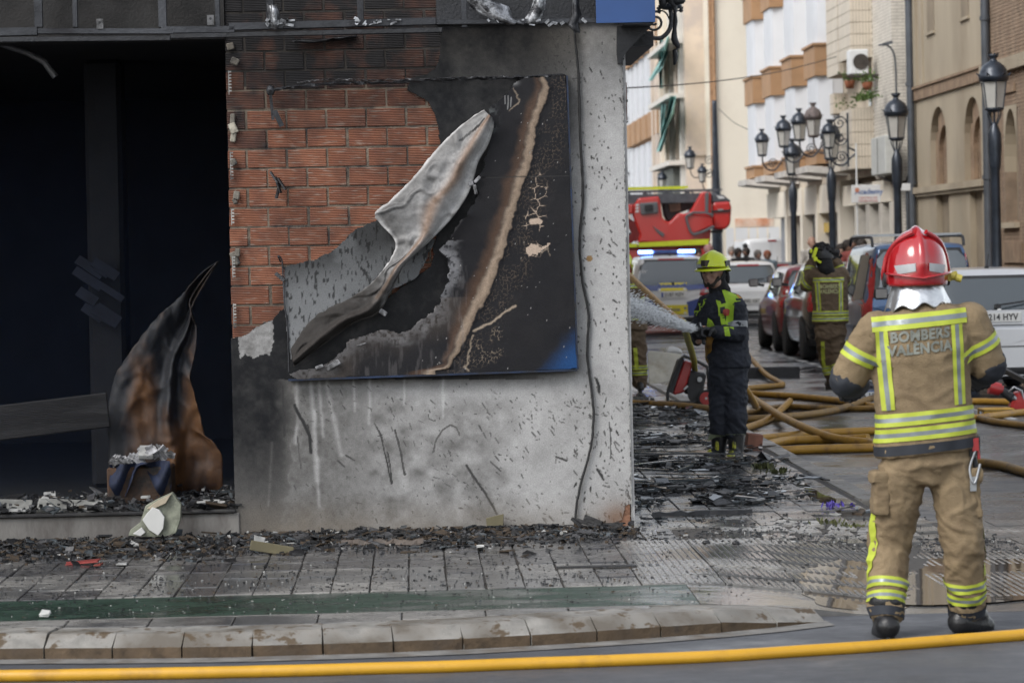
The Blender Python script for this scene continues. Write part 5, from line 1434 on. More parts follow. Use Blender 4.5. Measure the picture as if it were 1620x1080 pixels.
# ================================================================== STREET LAMPS
M_iron = mat('black_iron', (.030, .038, .052), .33, .35, var=.3, vscale=6, coat=.15)
M_ironr = mat('rusty_iron', (.14, .115, .11), .7, .2, var=.3, vscale=8)
M_lens = mat('frosted_lamp_glass', (.45, .44, .41), .25, var=.12, vscale=3, spec=.7)
def lantern_parts(m_iron, sc_=1.0):
    """square-ish lantern: returns list of (name, MB, mat); origin at the bottom tray, z up. width .5 at the rim, .75 tall"""
    fr = MB(); gl = MB(); rf = MB()
    zb, zt_ = 0.06, .50; rb, rt = .155, .215; N4 = 6
    def ring(r, z): return [Vector((r*math.cos(math.pi/6+i*math.pi/3), r*math.sin(math.pi/6+i*math.pi/3), z)) for i in range(N4)]
    a = ring(rb, zb); b = ring(rt, zt_)
    for i in range(N4):
        j = (i+1) % N4
        fr.bar(a[i], b[i], .016, .016); fr.bar(a[i], a[j], .018, .022)
        fr.bar(b[i], b[j], .02, .03)
        k = .97
        gl.add([a[i]*k+Vector((0, 0, .002)), a[j]*k+Vector((0, 0, .002)), Vector((b[j].x*k, b[j].y*k, b[j].z)), Vector((b[i].x*k, b[i].y*k, b[i].z))], [(0, 1, 2, 3)])
    fr.lathe([(0, .0), (.10, .0), (.165, .045), (.165, .06), (0, .06)], n=12)
    rf.lathe([(.0, .50), (.235, .50), (.245, .56), (.25, .58), (.232, .60), (.225, .66), (.185, .74), (.11, .80), (.06, .83), (.05, .87), (.085, .905), (.095, .93), (.0, .93)], n=18)
    for i in range(12):        # crown of leaves round the rim and finial crown
        t = i*math.pi/6; d = Vector((math.cos(t), math.sin(t), 0)); q = Vector((-d.y, d.x, 0))
        if i % 2 == 0:
            p = d*.245+Vector((0, 0, .585)); rf.add([p-q*.035, p+q*.035, p+d*.05+Vector((0, 0, .055)), p-d*.02+Vector((0, 0, .03))], [(0, 1, 2), (0, 3, 1), (0, 2, 3), (1, 3, 2)])
        p = d*.085+Vector((0, 0, .92)); rf.add([p-q*.02, p+q*.02, p+d*.02+Vector((0, 0, .045))], [(0, 1, 2), (2, 1, 0)])
    return [('lantern_frame', fr, m_iron), ('lantern_glass', gl, M_lens), ('lantern_roof', rf, m_iron)]
_proto = {}
def build_lantern(par, loc, m_iron, scale=1.0):
    key = m_iron.name
    if key not in _proto: _proto[key] = [(n, mb.mesh(n), mt) for n, mb, mt in lantern_parts(m_iron)]; [me.materials.append(mt) for n, me, mt in _proto[key]]
    for n, me, mt in _proto[key]:
        o = bpy.data.objects.new(n, me); COL.objects.link(o); o.parent = par; o.location = loc; o.scale = (scale,)*3
def street_lamp(px, Y, ztop, label, lw=1.0):
    x = P(px, 420, Y).x; e = empty('street_lamp', (x, Y, 0), 0, label, 'street lamp', 'black lantern lamp posts along the right pavement')
    zl = ztop-.97*lw; m = MB()
    m.lathe([(.17, 0), (.17, .12), (.13, .16), (.12, .7), (.145, .74), (.10, .80), (.085, 1.5), (.075, zl-.95), (.09, zl-.9), (.10, zl-.80), (.115, zl-.55), (.11, zl-.35), (.075, zl-.26), (.05, zl-.2), (.04, zl-.16), (.0, zl-.16)], n=20)
    m.build('post', M_iron, e)
    m = MB()
    for i in range(4):
        t = i*math.pi/2+.4; d = Vector((math.cos(t), math.sin(t), 0))
        m.tube(spline([d*.04+Vector((0, 0, zl-.22)), d*.09+Vector((0, 0, zl-.12)), d*.13+Vector((0, 0, zl-.02)), d*.12+Vector((0, 0, zl+.02))], 12), .012, 6)
    m.cyl((0, 0, zl-.22), (0, 0, zl), .02, n=8); m.build('lantern_cradle', M_iron, e)
    build_lantern(e, (0, 0, zl), M_iron, lw); return e
street_lamp(1577, 51, 4.78, 'nearest tall black street lamp, at the right edge before the brick church wall', 1.0)
street_lamp(1422, 62.5, 4.72, 'black street lamp in front of the white brick end wall', 1.0)
street_lamp(1318, 73, 4.64, 'black street lamp in front of the tiled balconies', 1.0)
street_lamp(1257, 80.6, 4.48, 'farthest black street lamp, with the white van behind its post', 1.0)
def bracket_lamp(px, py, Y, wallx, label, mi=None, lw=.72, scroll=True, flip=1, grp='wall bracket lanterns'):
    """lantern standing on an S scroll that runs to the wall at world x = wallx; (px,py) bottom of the lantern"""
    p = P(px, py, Y); e = empty('wall_lantern', (p.x, Y, p.z), 0, label, 'wall lantern', grp); mi = mi or M_iron
    build_lantern(e, (0, 0, 0), mi, lw); m = MB(); L = wallx-p.x; s_ = 1 if L > 0 else -1
    m.tube(spline([(0, 0, 0), (s_*.02, 0, -.18), (s_*.14, 0, -.34), (s_*.32, 0, -.36), (s_*.46, 0, -.22), (s_*.60, 0, -.08), (L, 0, .02)], 40), .022, 7)
    c_ = []
    for i in range(26):
        t = i/25*3.6*math.pi; r = .13*(1-i/30); c_.append((s_*.27+r*math.cos(t), 0, -.18+r*math.sin(t)))
    m.tube(c_, .014, 6); m.build('scroll_arm', mi, e)
    if scroll:
        m = MB()
        for k in range(2):
            c_ = []
            for i in range(26):
                t = i/25*3.4*math.pi; r = .16*(1-i/29); c_.append((L-s_*(.20)+r*math.cos(t), 0, .22+k*.36+r*math.sin(t)*(1 if k else -1)))
            m.tube(c_, .016, 6)
        m.bar((L-s_*.02, 0, -.4), (L-s_*.02, 0, .8), .04, .05); m.build('back_plate', mi, e)
    return e
bracket_lamp(1206, 248, 84, 10.6, 'leftmost wall lantern on the tan bays, on a curled arm', lw=.78, scroll=False)
bracket_lamp(1240, 234, 79.5, 10.5, 'wall lantern partly hidden behind the farthest street lamp', lw=.86, scroll=False)
bracket_lamp(1265, 224, 76, 10.5, 'dark wall lantern beside the rusty one on the tan bays', lw=.84, scroll=False)
bracket_lamp(1287, 218, 73.5, 10.4, 'rusty brown wall lantern between two dark ones', M_ironr, lw=.86, scroll=False)
bracket_lamp(1312, 236, 70.8, P(1343, 236, 70.8).x, 'wall lantern with tall scrolled back plate at the tiled balcony', lw=.7, scroll=True)
# pole with two lanterns beyond the fire truck
p = P(1133, 300, 95); e = empty('lamp_mast', (p.x, 95, 0), 0, 'thick dark mast with scrolled lantern arms rising behind the fire truck', 'lamp post')
zt_ = P(1130, 159, 95).z; m = MB(); m.lathe([(.17, 0), (.16, 2.5), (.14, 3.2), (.10, 4.2), (.075, zt_-.1), (.075, zt_), (0, zt_)], n=14); m.build('mast', M_iron, e)
for dx, dz, k in ((-.42, P(1112, 289, 95).z, .6), (-.78, P(1093, 268, 95).z, .72)):
    build_lantern(e, (dx, -.1, dz), M_iron, k); m = MB(); m.tube(spline([(dx, -.1, dz), (dx+.05, -.1, dz-.18), (dx+.22, -.08, dz-.25), (-.02, 0, dz-.05)], 24), .018, 6)
    c_ = [(-.2+.15*(1-i/30)*math.cos(i*.42), -.05, dz+.25+.15*(1-i/30)*math.sin(i*.42)) for i in range(26)]; m.tube(c_, .014, 6); m.build('scroll_arm', M_iron, e)
bracket_lamp(1048, 300, 110, 8.9, 'small distant lantern in front of the green-netted facade', lw=.7, scroll=False)
# bracket lantern on the side of the burnt shop with a melted strip hanging from it
Yl = 28.6; p = P(1060, 12, Yl); e = empty('corner_lantern', (p.x, Yl, p.z), 0, 'ornate wall lantern on a big curled bracket high on the burnt corner', 'wall lantern')
build_lantern(e, (0, 0, -.02), M_iron, .66); m = MB(); L = XC-p.x
m.tube(spline([(0, 0, 0), (.01, 0, -.10), (-.01, 0, -.2), (-.08, 0, -.27), (-.17, 0, -.27), (-.26, 0, -.22), (L, 0, -.18)], 40), .020, 8)
c_ = [(-.14+.10*(1-i/32)*math.cos(i*.4+1), 0, -.13+.10*(1-i/32)*math.sin(i*.4+1)) for i in range(28)]; m.tube(c_, .013, 6)
for s_ in (-1, 1):
    m.tube(spline([(0, 0, -.13), (s_*.03, 0, -.06), (s_*.07, 0, -.03), (s_*.10, 0, -.035), (s_*.10, 0, -.015)], 16), .008, 6); m.sphere((s_*.10, 0, -.03), .02, 8)
m.bar((-.12, 0, -.005), (.12, 0, -.005), .01, .02); m.bar((L, 0, -.5), (L, 0, .2), .05, .05)
m.build('scroll_bracket', mat('sooty_iron', (.06, .062, .068), .55, .3, var=.5, vscale=30), e)
hs_ = [(1062, -20, 8), (1061, 2, 9), (1067, 10, 5), (1068, 22, 3), (1068, 34, 4), (1067, 46, 4), (1066, 56, 5), (1066, 62, 6), (1069, 70, 6), (1073, 76, 3), (1067, 80, 4), (1068, 88, 5), (1068, 96, 4), (1067, 103, 2)]
m = MB(); vs = []; rq = random.Random(12)
for (a_, b_, w_) in hs_:
    for k in range(6):
        t = k/5*math.pi*2; q = P(a_+w_*math.cos(t)*rq.uniform(.85, 1.1), b_, 27.5); vs.append((q.x, q.y+.03*math.sin(t), q.z))
n_ = len(hs_); m.add(vs, [(i*6+k, i*6+(k+1) % 6, (i+1)*6+(k+1) % 6, (i+1)*6+k) for i in range(n_-1) for k in range(6)]+[tuple(range((n_-1)*6, n_*6))], 0, True)
m.sphere(P(1072, 2, 27.5), .045, 8, sc=(1.6, .8, .8)); m.sphere(P(1049, 4, 27.5), .03, 8, sc=(1.2, .8, 1.6))
m.build('melted_strip', M_soot, label='black melted strip dangling in front of the corner lantern', cat='melted plastic')
# thin curved street light arm behind the second lamp
pt = [P(1418, 146, 68.9), P(1417, 110, 68.9), P(1415, 88, 68.9), P(1409, 76, 68.9), P(1400, 71, 68.9), P(1390, 72, 68.9)]
m = MB(); m.tube(spline([Vector((pt[0].x, 68.9, 0))]+pt, 50), .022, 7); m.obox(P(1404, 69, 68.9), (.22, .12, .06), Matrix.Rotation(-.25, 3, 'Y'))
m.build('slim_street_light', M_pipe, label='slim curved grey street light against the white brick corner', cat='street light')
# ================================================================== VEHICLES
def paint(name, col, metal=.0, rough=.28, dirt=None):
    return mat(name, col, rough, metal, var=.04, vscale=1.5, coat=.7, spec=.5, bump=0, dirt=dirt, dscale=2.5, damt=.1)
M_tyre = mat('tyre_rubber', (.018, .018, .019), .8, var=.3)
M_rim = mat('alloy_rim', (.35, .36, .37), .35, .8, var=.1)
M_blk = mat('black_plastic', (.022, .023, .025), .55, var=.2)
M_tail = mat('red_tail_light', (.28, .012, .014), .15, var=.2, coat=.6)
M_clr = mat('clear_light', (.24, .23, .225), .12, var=.1, coat=.6)
M_plate = mat('number_plate', (.62, .62, .60), .4, var=.03)
M_plb = mat('plate_blue', (.02, .06, .28), .4)
M_ptx = mat('plate_text', (.02, .02, .02), .5)
M_cgl = bpy.data.materials.new('car_glass'); M_cgl.use_nodes = True
_b = M_cgl.node_tree.nodes['Principled BSDF']; _b.inputs['Base Color'].default_value = (.055, .07, .078, 1); _b.inputs['Roughness'].default_value = .04; _b.inputs['Specular IOR Level'].default_value = 1.0; _b.inputs['IOR'].default_value = 1.6
def patch(bvh, poly, axis, off, res=.08, dist=5, thick=0):
    """project a 2D polygon onto a body. axis: '-y' seen from behind (x,z), '-x' seen from the left (y,z), '+x', 'z' from above (x,y)"""
    vs, fs = refine_poly(poly, res); out = []; ok = []
    for v in vs:
        if axis == '-y': o, d = Vector((v.x, -dist, v.y)), Vector((0, 1, 0))
        elif axis == '+y': o, d = Vector((v.x, dist, v.y)), Vector((0, -1, 0))
        elif axis == '-x': o, d = Vector((-dist, v.x, v.y)), Vector((1, 0, 0))
        elif axis == '+x': o, d = Vector((dist, v.x, v.y)), Vector((-1, 0, 0))
        else: o, d = Vector((v.x, v.y, dist)), Vector((0, 0, -1))
        h = bvh.ray_cast(o, d)
        if h[0] is None: ok.append(False); out.append(o); continue
        n = h[1] if h[1].dot(d) < 0 else -h[1]
        out.append(h[0]-d*off*.6+n*off*.5); ok.append(True)
    m = MB(); fs = [f for f in fs if all(ok[i] for i in f)]
    # orient
    if fs:
        a, b_, c_ = [out[i] for i in fs[0][:3]]
        if (b_-a).cross(c_-a).dot(d) > 0: fs = [tuple(reversed(f)) for f in fs]
    m.add(out, fs, 0, True); return m
def car_body(L, W, top, belt, z0=.20, wroof=.80, plan=None, tuck=.02):
    """loft. top/belt: list of (y,z). returns MB (y=0 is the rear)"""
    ys = sorted(set([0, .015, .05, .1, .18, .3]+list(np.linspace(.4, L-.4, 26))+[L-.3, L-.18, L-.1, L-.05, L-.015, L]+[p[0] for p in top]))
    T = np.array(top); B = np.array(belt); hw = W/2; rings = []
    for y in ys:
        zt = float(np.interp(y, T[:, 0], T[:, 1])); zb = min(float(np.interp(y, B[:, 0], B[:, 1])), zt-.02)
        e = min(y, L-y); pl = 1-.10*math.exp(-e/.09)-.05*math.exp(-e/.5)
        if y > L/2: pl -= .10*math.exp(-(L-y)/.30)
        w = hw*pl; zlow = z0+.06*math.exp(-e/.15)
        cab = np.clip((zt-zb)/.42, 0, 1); wr = w*(1-(1-wroof)*cab)-.04*(1-cab)
        mid = zb*.55+z0*.45
        r = [(0, zlow), (w*.86, zlow), (w*.965, zlow+.05), (w*.985, mid-.12), (w, mid), (w*.995, mid+.12), (w*(.985), zb-.03), (w*.965, zb), (wr+(w*.965-wr)*.45, zb+(zt-.05-zb)*.5), (wr, zt-.055), (wr-.045, zt-.015), (wr*.6, zt+.002), (0, zt+.008)]
        rings.append([(x, y, z) for x, z in r]+[(-x, y, z) for x, z in r[-2:0:-1]])
    m = MB(); n = len(rings[0]); vs = [p for r in rings for p in r]
    fs = [(i*n+k, i*n+(k+1) % n, (i+1)*n+(k+1) % n, (i+1)*n+k) for i in range(len(rings)-1) for k in range(n)]
    fs = [tuple(reversed(f)) for f in fs]
    m.add(vs, fs, 0, True); m.add(rings[0], [tuple(range(n))], 0, False); m.add(rings[-1], [tuple(range(n))[::-1]], 0, False)
    return m
def wheel_parts(par, x, y, r=.32, w_=.21):
    s_ = 1 if x > 0 else -1
    t = MB(); prof = [(r*.62, -w_/2), (r*.93, -w_/2), (r, -w_/2+.03), (r, w_/2-.03), (r*.93, w_/2), (r*.62, w_/2)]
    M = Matrix.Rotation(math.pi/2, 4, 'Y'); t.lathe(prof, n=24, M=M); o = t.build('tyre', M_tyre, par, loc=(x, y, r))
    k = MB(); k.lathe([(0, -w_/2+.03), (r*.60, -w_/2+.03), (r*.63, -w_/2+.004), (r*.63, w_/2-.004), (r*.60, w_/2-.03), (0, w_/2-.03)], n=24, M=M)
    k.build('rim', M_rim, par, loc=(x, y, r))
def make_car(name, loc, rz, L, W, H, col, label, group=None, style='hatch', plate=None, rails=False, cat='car', lights='side', tint=None):
    e = empty(name, loc, rz, label, cat, group)
    if style == 'hatch': top = [(0, .80), (.03, .90), (.12, .98), (.42, H-.09), (.55, H-.02), (1.2, H), (2.1, H-.01), (2.5, H-.08), (3.15, 1.0), (L-.35, .84), (L-.08, .70), (L, .55)]; belt = [(0, .88), (2, .90), (L, .78)]
    elif style == 'suv': top = [(0, .95), (.03, 1.06), (.12, 1.12), (.42, H-.10), (.55, H-.03), (1.2, H), (2.3, H-.01), (2.7, H-.08), (3.35, 1.12), (L-.35, .98), (L-.08, .82), (L, .6)]; belt = [(0, 1.0), (2, 1.0), (L, .9)]
    elif style == 'mpv': top = [(0, 1.0), (.02, 1.12), (.06, 1.30), (.16, H-.07), (.26, H-.02), (1.2, H), (2.4, H-.02), (2.75, H-.14), (3.3, 1.18), (L-.35, .98), (L-.08, .8), (L, .6)]; belt = [(0, 1.02), (2.6, 1.0), (L, .9)]
    else: top = [(0, 1.2), (.02, H-.12), (.06, H-.04), (.14, H), (3.0, H), (3.5, H-.1), (4.2, 1.25), (L-.3, 1.1), (L-.05, .9), (L, .7)]; belt = [(0, 1.15), (3, 1.15), (L, 1.0)]
    bm_ = car_body(L, W, top, belt, wroof={'hatch': .74, 'suv': .76, 'mpv': .76, 'van': .90}[style])
    body = bm_.build('body', col, e)
    sub = body.modifiers.new('s', 'SUBSURF'); sub.levels = 1; sub.render_levels = 1
    bvh = BVHTree.FromPolygons([Vector(v) for v in bm_.v], bm_.f)
    hw = W/2; G_ = lambda poly, ax, off, nm, mt, res=.09, par=e: patch(bvh, poly, ax, off, res).build(nm, mt, par)
    zb = {'hatch': H-.47, 'suv': 1.08, 'mpv': 1.12, 'van': 1.28}[style]; zr = H-(.13 if style != 'van' else .2)
    wb_, wt = hw*(.80 if style != 'mpv' else .78), hw*(.62 if style != 'mpv' else .64)
    if style != 'van':
        G_([(-wb_-.05, zb-.04), (wb_+.05, zb-.04), (wt+.11, zr-.1), (wt, zr+.04), (-wt, zr+.04), (-wt-.11, zr-.1)], '-y', .006, 'window_frame', M_blk)
        G_([(-wb_, zb), (-wb_*.3, zb-.03), (wb_*.3, zb-.03), (wb_, zb), (wt+.06, zr-.1), (wt-.04, zr), (-wt+.04, zr), (-wt-.06, zr-.1)], '-y', .012, 'rear_window', tint or M_cgl)
        G_([(-wt*.5, zr+.02), (wt*.5, zr+.02), (wt*.48, zr+.055), (-wt*.48, zr+.055)], '-y', .016, 'brake_light', M_tail)
        m = MB(); m.bar((0, .10, zb+.03), (.34, .16, zb+.07), .012, .02); m.cyl((0, .02, zb+.02), (0, .15, zb+.02), .03, n=10)
        m.build('rear_wiper', M_blk, e)
    else:
        for s_ in (-1, 1): G_([(s_*.04, .35), (s_*hw*.86, .35), (s_*hw*.84, H-.12), (s_*.04, H-.12)], '-y', .008, 'rear_door', col)
        G_([(-.13, H-.10), (.13, H-.10), (.13, H-.05), (-.13, H-.05)], '-y', .02, 'brake_light', M_tail)
    # side windows and pillars
    ax = '-x'
    for ax, s_ in (('-x', -1), ('+x', 1)):
        if style == 'van': wl = [[(3.15, 1.22), (4.05, 1.20), (3.6, H-.2), (3.15, H-.15)]]
        elif style == 'mpv': wl = [[(.30, 1.08), (1.15, 1.06), (1.15, H-.17), (.42, H-.17)], [(1.22, 1.06), (2.1, 1.05), (2.1, H-.17), (1.22, H-.17)], [(2.17, 1.05), (3.1, 1.04), (2.72, H-.2), (2.17, H-.17)]]
        elif style == 'suv': wl = [[(.55, 1.12), (1.2, 1.07), (1.2, H-.14), (.85, H-.16)], [(1.26, 1.06), (2.1, 1.05), (2.1, H-.13), (1.26, H-.13)], [(2.17, 1.05), (3.15, 1.04), (2.62, H-.17), (2.17, H-.14)]]
        else: wl = [[(.5, .99), (1.05, .95), (1.05, H-.13), (.78, H-.14)], [(1.11, .95), (1.9, .94), (1.9, H-.12), (1.11, H-.12)], [(1.97, .94), (2.95, .92), (2.42, H-.15), (1.97, H-.12)]]
        for w_ in wl: G_(w_, ax, .008, 'side_window', tint or M_cgl)
        for yy in (.72, L-.80):
            c_ = [(yy+.39*math.cos(t*math.pi/8), max(.22, .33+.39*math.sin(t*math.pi/8))) for t in range(17)]
            G_([c for i, c in enumerate(c_) if i == 0 or c != c_[i-1]][:9]+[(yy-.39, .22), (yy+.39, .22)], ax, .004, 'wheel_arch', M_blk, .12)
        wh = empty('wheel', (0, 0, 0)); wh.parent = e; wheel_parts(wh, s_*(hw-.11), .72)
        wh = empty('wheel', (0, 0, 0)); wh.parent = e; wheel_parts(wh, s_*(hw-.11), L-.80)
        # head light wraps and mirror
        zl = {'hatch': .62, 'suv': .75, 'mpv': .75, 'van': .85}[style]
        G_([(L-.62, zl), (L-.12, zl-.04), (L-.12, zl+.12), (L-.5, zl+.16)], ax, .01, 'headlight', M_clr, .08)
        m = MB(); my = {'hatch': 2.75, 'suv': 2.95, 'mpv': 2.9, 'van': 3.9}[style]; mz = zb+.10
        m.box((s_*(hw+.03) if s_ > 0 else -hw-.20, my, mz-.02), ((hw+.20) if s_ > 0 else -hw-.03, my+.10, mz+.13), b=.025); m.bar((s_*(hw-.08), my+.06, mz), (s_*(hw+.1), my+.06, mz+.03), .04, .05)
        mir = m.build('wing_mirror', M_blk, e)
        m = MB(); m.box((s_*(hw+.045) if s_ > 0 else -hw-.185, my-.006, mz+.0), ((hw+.185) if s_ > 0 else -hw-.045, my-.001, mz+.11)); m.build('mirror_glass', M_clr, mir)
        # tail lights
        if lights == 'side': tl = [(s_*hw*.93, zb-.28), (s_*hw*.60, zb-.24), (s_*hw*.66, zb-.08), (s_*hw*.95, zb-.02)]
        elif lights == 'tall': tl = [(s_*hw*.955, .62), (s_*hw*.83, .66), (s_*hw*.82, 1.0), (s_*hw*.70, H-.16), (s_*hw*.77, H-.14), (s_*hw*.95, 1.05)]
        elif lights == 'high': tl = [(s_*hw*.94, .78), (s_*hw*.78, .80), (s_*hw*.74, 1.0), (s_*hw*.72, 1.15), (s_*hw*.80, 1.15), (s_*hw*.93, .98)]
        if lights: 
            t_ = G_(tl, '-y', .014, 'tail_light', M_tail, .06)
            if lights != 'tall':
                xs_ = [p[0] for p in tl]; zs_ = [p[1] for p in tl]; cx = sum(xs_)/len(xs_); cz = sum(zs_)/len(zs_)
                G_([(cx-.05, cz-.035), (cx+.05, cz-.035), (cx+.05, cz+.03), (cx-.05, cz+.03)], '-y', .02, 'reversing_light', M_clr, .06, t_)
            sy = [(.0+.02, zb-.24), (.24, zb-.20), (.20, zb-.06), (.02, zb-.05)] if lights == 'side' else ([(.02, .70), (.16, .72), (.10, 1.1), (.30, H-.22), (.20, H-.2), (.04, 1.2)] if lights == 'tall' else [(.02, .8), (.2, .82), (.3, 1.1), (.2, 1.1)])
            G_(sy, ax, .01, 'tail_light_side', M_tail, .08)
    # bumper, plate recess, seams
    G_([(-hw*.93, .24), (hw*.93, .24), (hw*.92, .36), (-hw*.92, .36)], '-y', .014, 'bumper_strip', M_blk)
    G_([(-hw*.94, .600), (hw*.94, .600), (hw*.94, .612), (-hw*.94, .612)], '-y', .006, 'panel_gap', M_blk)
    for ax in ('-x', '+x'):
        for yy in (1.08, 1.95, 2.95): G_([(yy-.006, .32), (yy+.006, .32), (yy+.006, zb-.04), (yy-.006, zb-.04)], ax, .004, 'panel_gap', M_blk, .15)
    if plate:
        pz = plate[1]; m = MB(); m.box((-.26, -.028, pz-.055), (.26, -.018, pz+.055), b=.003); pl = m.build('number_plate', M_plate, e)
        m = MB(); m.box((-.255, -.030, pz-.05), (-.215, -.0285, pz+.05)); m.build('plate_band', M_plb, pl)
        put_text(plate[0], .105, (.02, -.031, pz), pl, M_ptx, bold=.002, sp=1.05, sx=.86)
        m = MB(); m.box((-.30, -.017, pz-.085), (.30, -.002, pz+.085)); m.build('plate_recess', col if style != 'hatch' else col, e)
    m = MB(); m.cyl((0, .75, H-.02), (.0, .62, H+.16), .006, n=6); m.box((-.02, .72, H-.03), (.02, .8, H+.02)); m.build('aerial', M_blk, e)
    if rails:
        for s_ in (-1, 1):
            m = MB(); xr = s_*hw*.74; m.tube(spline([(xr, .35, H-.06), (xr, .42, H+.05), (xr, .7, H+.075), (xr, 2.3, H+.075), (xr, 2.5, H+.03), (xr, 2.6, H-.04)], 24), .022, 6); m.build('roof_rail', M_blk, e)
        for yy in (.75, 2.0): m = MB(); m.bar((-hw*.78, yy, H+.10), (hw*.78, yy, H+.10), .05, .03); m.build('roof_bar', M_rim, e)
    return e, bvh
RZ_ = RZ
grp = 'cars parked along the right side'
# silver hatchback at the right edge
p = P(1578, 497, 37.0)
silver, bvh = make_car('parked_car', (p.x, 36.9, RZ_), 0, 3.95, 1.72, 1.53, paint('silver_paint', (.58, .59, .61), .15), 'silver grey hatchback parked at the right edge, seen from behind', grp, 'hatch', ('1214 HYV', .95), lights='side')
# plate sits on the tailgate
# emblem (standing lion shape as on the photographed car)
m = MB()
lion = [(-.03, -.05), (-.012, -.05), (-.008, -.02), (.008, -.015), (.03, -.05), (.045, -.045), (.026, -.005), (.02, .012), (.046, .0), (.05, .01), (.022, .03), (.03, .045), (.005, .055), (-.012, .05), (-.03, .035), (-.04, .035), (-.02, .02), (-.02, .0), (-.036, -.03)]
m.prism([(a, .0, b) for a, b in lion], None, (0, -.012, 0)); o = m.build('emblem', mat('chrome_badge', (.7, .7, .7), .2, .9, var=.02), silver, loc=(.0, .0, .0))
for ch in list(silver.children):
    if ch.name.startswith('brake_light'): bpy.data.objects.remove(ch)
o.location = (0, -.0, 1.0)
# blue MPV
make_car('parked_car', (P(1460, 450, 43.4).x, 43.4, RZ_), 0, 3.9, 1.72, 1.86, paint('blue_paint', (.045, .10, .21), .3), 'blue tall van-shaped family car with roof bars behind the red-helmeted firefighter', grp, 'mpv', None, rails=True, lights='tall')
# dark car, red car
M_dk = paint('dark_grey_paint', (.012, .013, .015), .2, .22)
make_car('parked_car', (6.2+.86, 50.1, RZ_), 0, 3.9, 1.72, 1.56, M_dk, 'dark grey parked car directly left of the firefighter with raised arms', grp, 'suv', None, lights='high')
make_car('parked_car', (6.28+.85, 54.7, RZ_), 0, 3.8, 1.70, 1.50, paint('dark_red_paint', (.20, .012, .018), .25), 'dark red hatchback parked just beyond the dark grey car', grp, 'hatch', None, lights='high')
# white hatchbacks
make_car('parked_car', (P(1187, 450, 73.5).x, 73.5, RZ_), 0, 3.9, 1.70, 1.50, paint('white_paint', (.66, .67, .68)), 'white hatchback seen from behind, left of the dark red car', grp, 'hatch', ('4082 KBT', .58), lights='side')
make_car('parked_car', (P(1326, 420, 60).x, 60, RZ_), 0, 3.9, 1.70, 1.50, mat('white_paint'), 'white car mostly hidden between the standing firefighter and the blue car', grp, 'hatch', None, lights='side')
make_car('delivery_van', (P(1222, 400, 94.5).x, 94.5, RZ_), 0, 4.9, 1.86, 2.08, mat('white_paint'), 'white panel van seen from behind beyond the crowd', None, 'van', None, cat='van', lights=None)
make_car('parked_car', (P(1132, 410, 86.5).x, 88.5, RZ_), R(90), 4.2, 1.75, 1.72, mat('white_paint'), 'white car parked crosswise far behind the yellow-helmeted firefighter', grp, 'mpv', None, lights=None)
make_car('parked_car', (P(1245, 410, 82.0).x, 83.5, RZ_), 0, 4.1, 1.72, 1.42, paint('slate_paint', (.10, .12, .15), .3), 'slate blue car far back in front of the white van', grp, 'hatch', None, lights=None)
# ---- police SUV
p = P(1065, 460, 67.0)
police, bvh = make_car('police_car', (p.x, 67, RZ_), 0, 4.45, 1.84, 1.70, mat('white_paint'), 'white police SUV with blue and yellow checks and lit blue roof lights', None, 'suv', ('5187 NZV', .86), cat='police car', lights='side')
hw = .92
M_pbl = mat('police_blue', (.02, .045, .20), .35, var=.05, coat=.5); M_pye = mat('police_yellow', (.62, .52, .02), .4, var=.05)
def PG(poly, ax, off, nm, mt, res=.1): return patch(bvh, poly, ax, off, res).build(nm, mt, police)
PG([(-hw*.9, .98), (-.36, .95), (.36, .95), (hw*.9, .98), (hw*.9, 1.06), (-hw*.9, 1.06)], '-y', .016, 'livery_band', M_pbl)
PG([(-hw*.90, .40), (-.32, .40), (-.28, .70), (-hw*.92, .86)], '-y', .012, 'livery_band', M_pbl); PG([(hw*.90, .40), (.32, .40), (.28, .70), (hw*.92, .86)], '-y', .012, 'livery_band', M_pbl)
for z0_, z1_ in ((.94, 1.10), (.44, .64)):
    PG([(-.30, z0_), (.30, z0_), (.30, z1_), (-.30, z1_)], '-y', .020, 'yellow_panel', M_pye)
    for cx in (-.27, .27):
        for k in range(2): PG([(cx-.05, z0_+.01+k*.10), (cx, z0_+.01+k*.10), (cx, z0_+.05+k*.10), (cx-.05, z0_+.05+k*.10)], '-y', .024, 'check', M_pbl if k else mat('white_paint'))
put_text('POLICIA', .075, (0, -.035, .54), police, M_pbl, bold=.002); put_text('LOCAL', .055, (0, .06, 1.03), police, M_pbl, bold=.002)
put_text('PLV', .07, (-.60, .155, 1.36), police, mat('white_paint'), bold=.002)
PG([(-hw*.9, .22), (hw*.9, .22), (hw*.9, .38), (-hw*.9, .38)], '-y', .018, 'rear_bumper', M_blk)
m = MB(); m.box((-.62, 1.3, 1.70), (.62, 1.55, 1.735), b=.01); lb = m.build('light_bar', M_blk, police)
M_bl_on = mat('blue_beacon_lit', (.05, .12, .6), .3, emit=(.18, .38, 1.0), estr=5)
M_bl_off = mat('blue_beacon', (.04, .09, .3), .15)
for x0_, x1_, mt in ((-.62, -.32, M_bl_on), (-.30, .22, M_bl_off), (.24, .60, M_bl_on)):
    m = MB(); m.box((x0_, 1.29, 1.737), (x1_, 1.56, 1.81), b=.015); m.build('beacon', mt, lb)

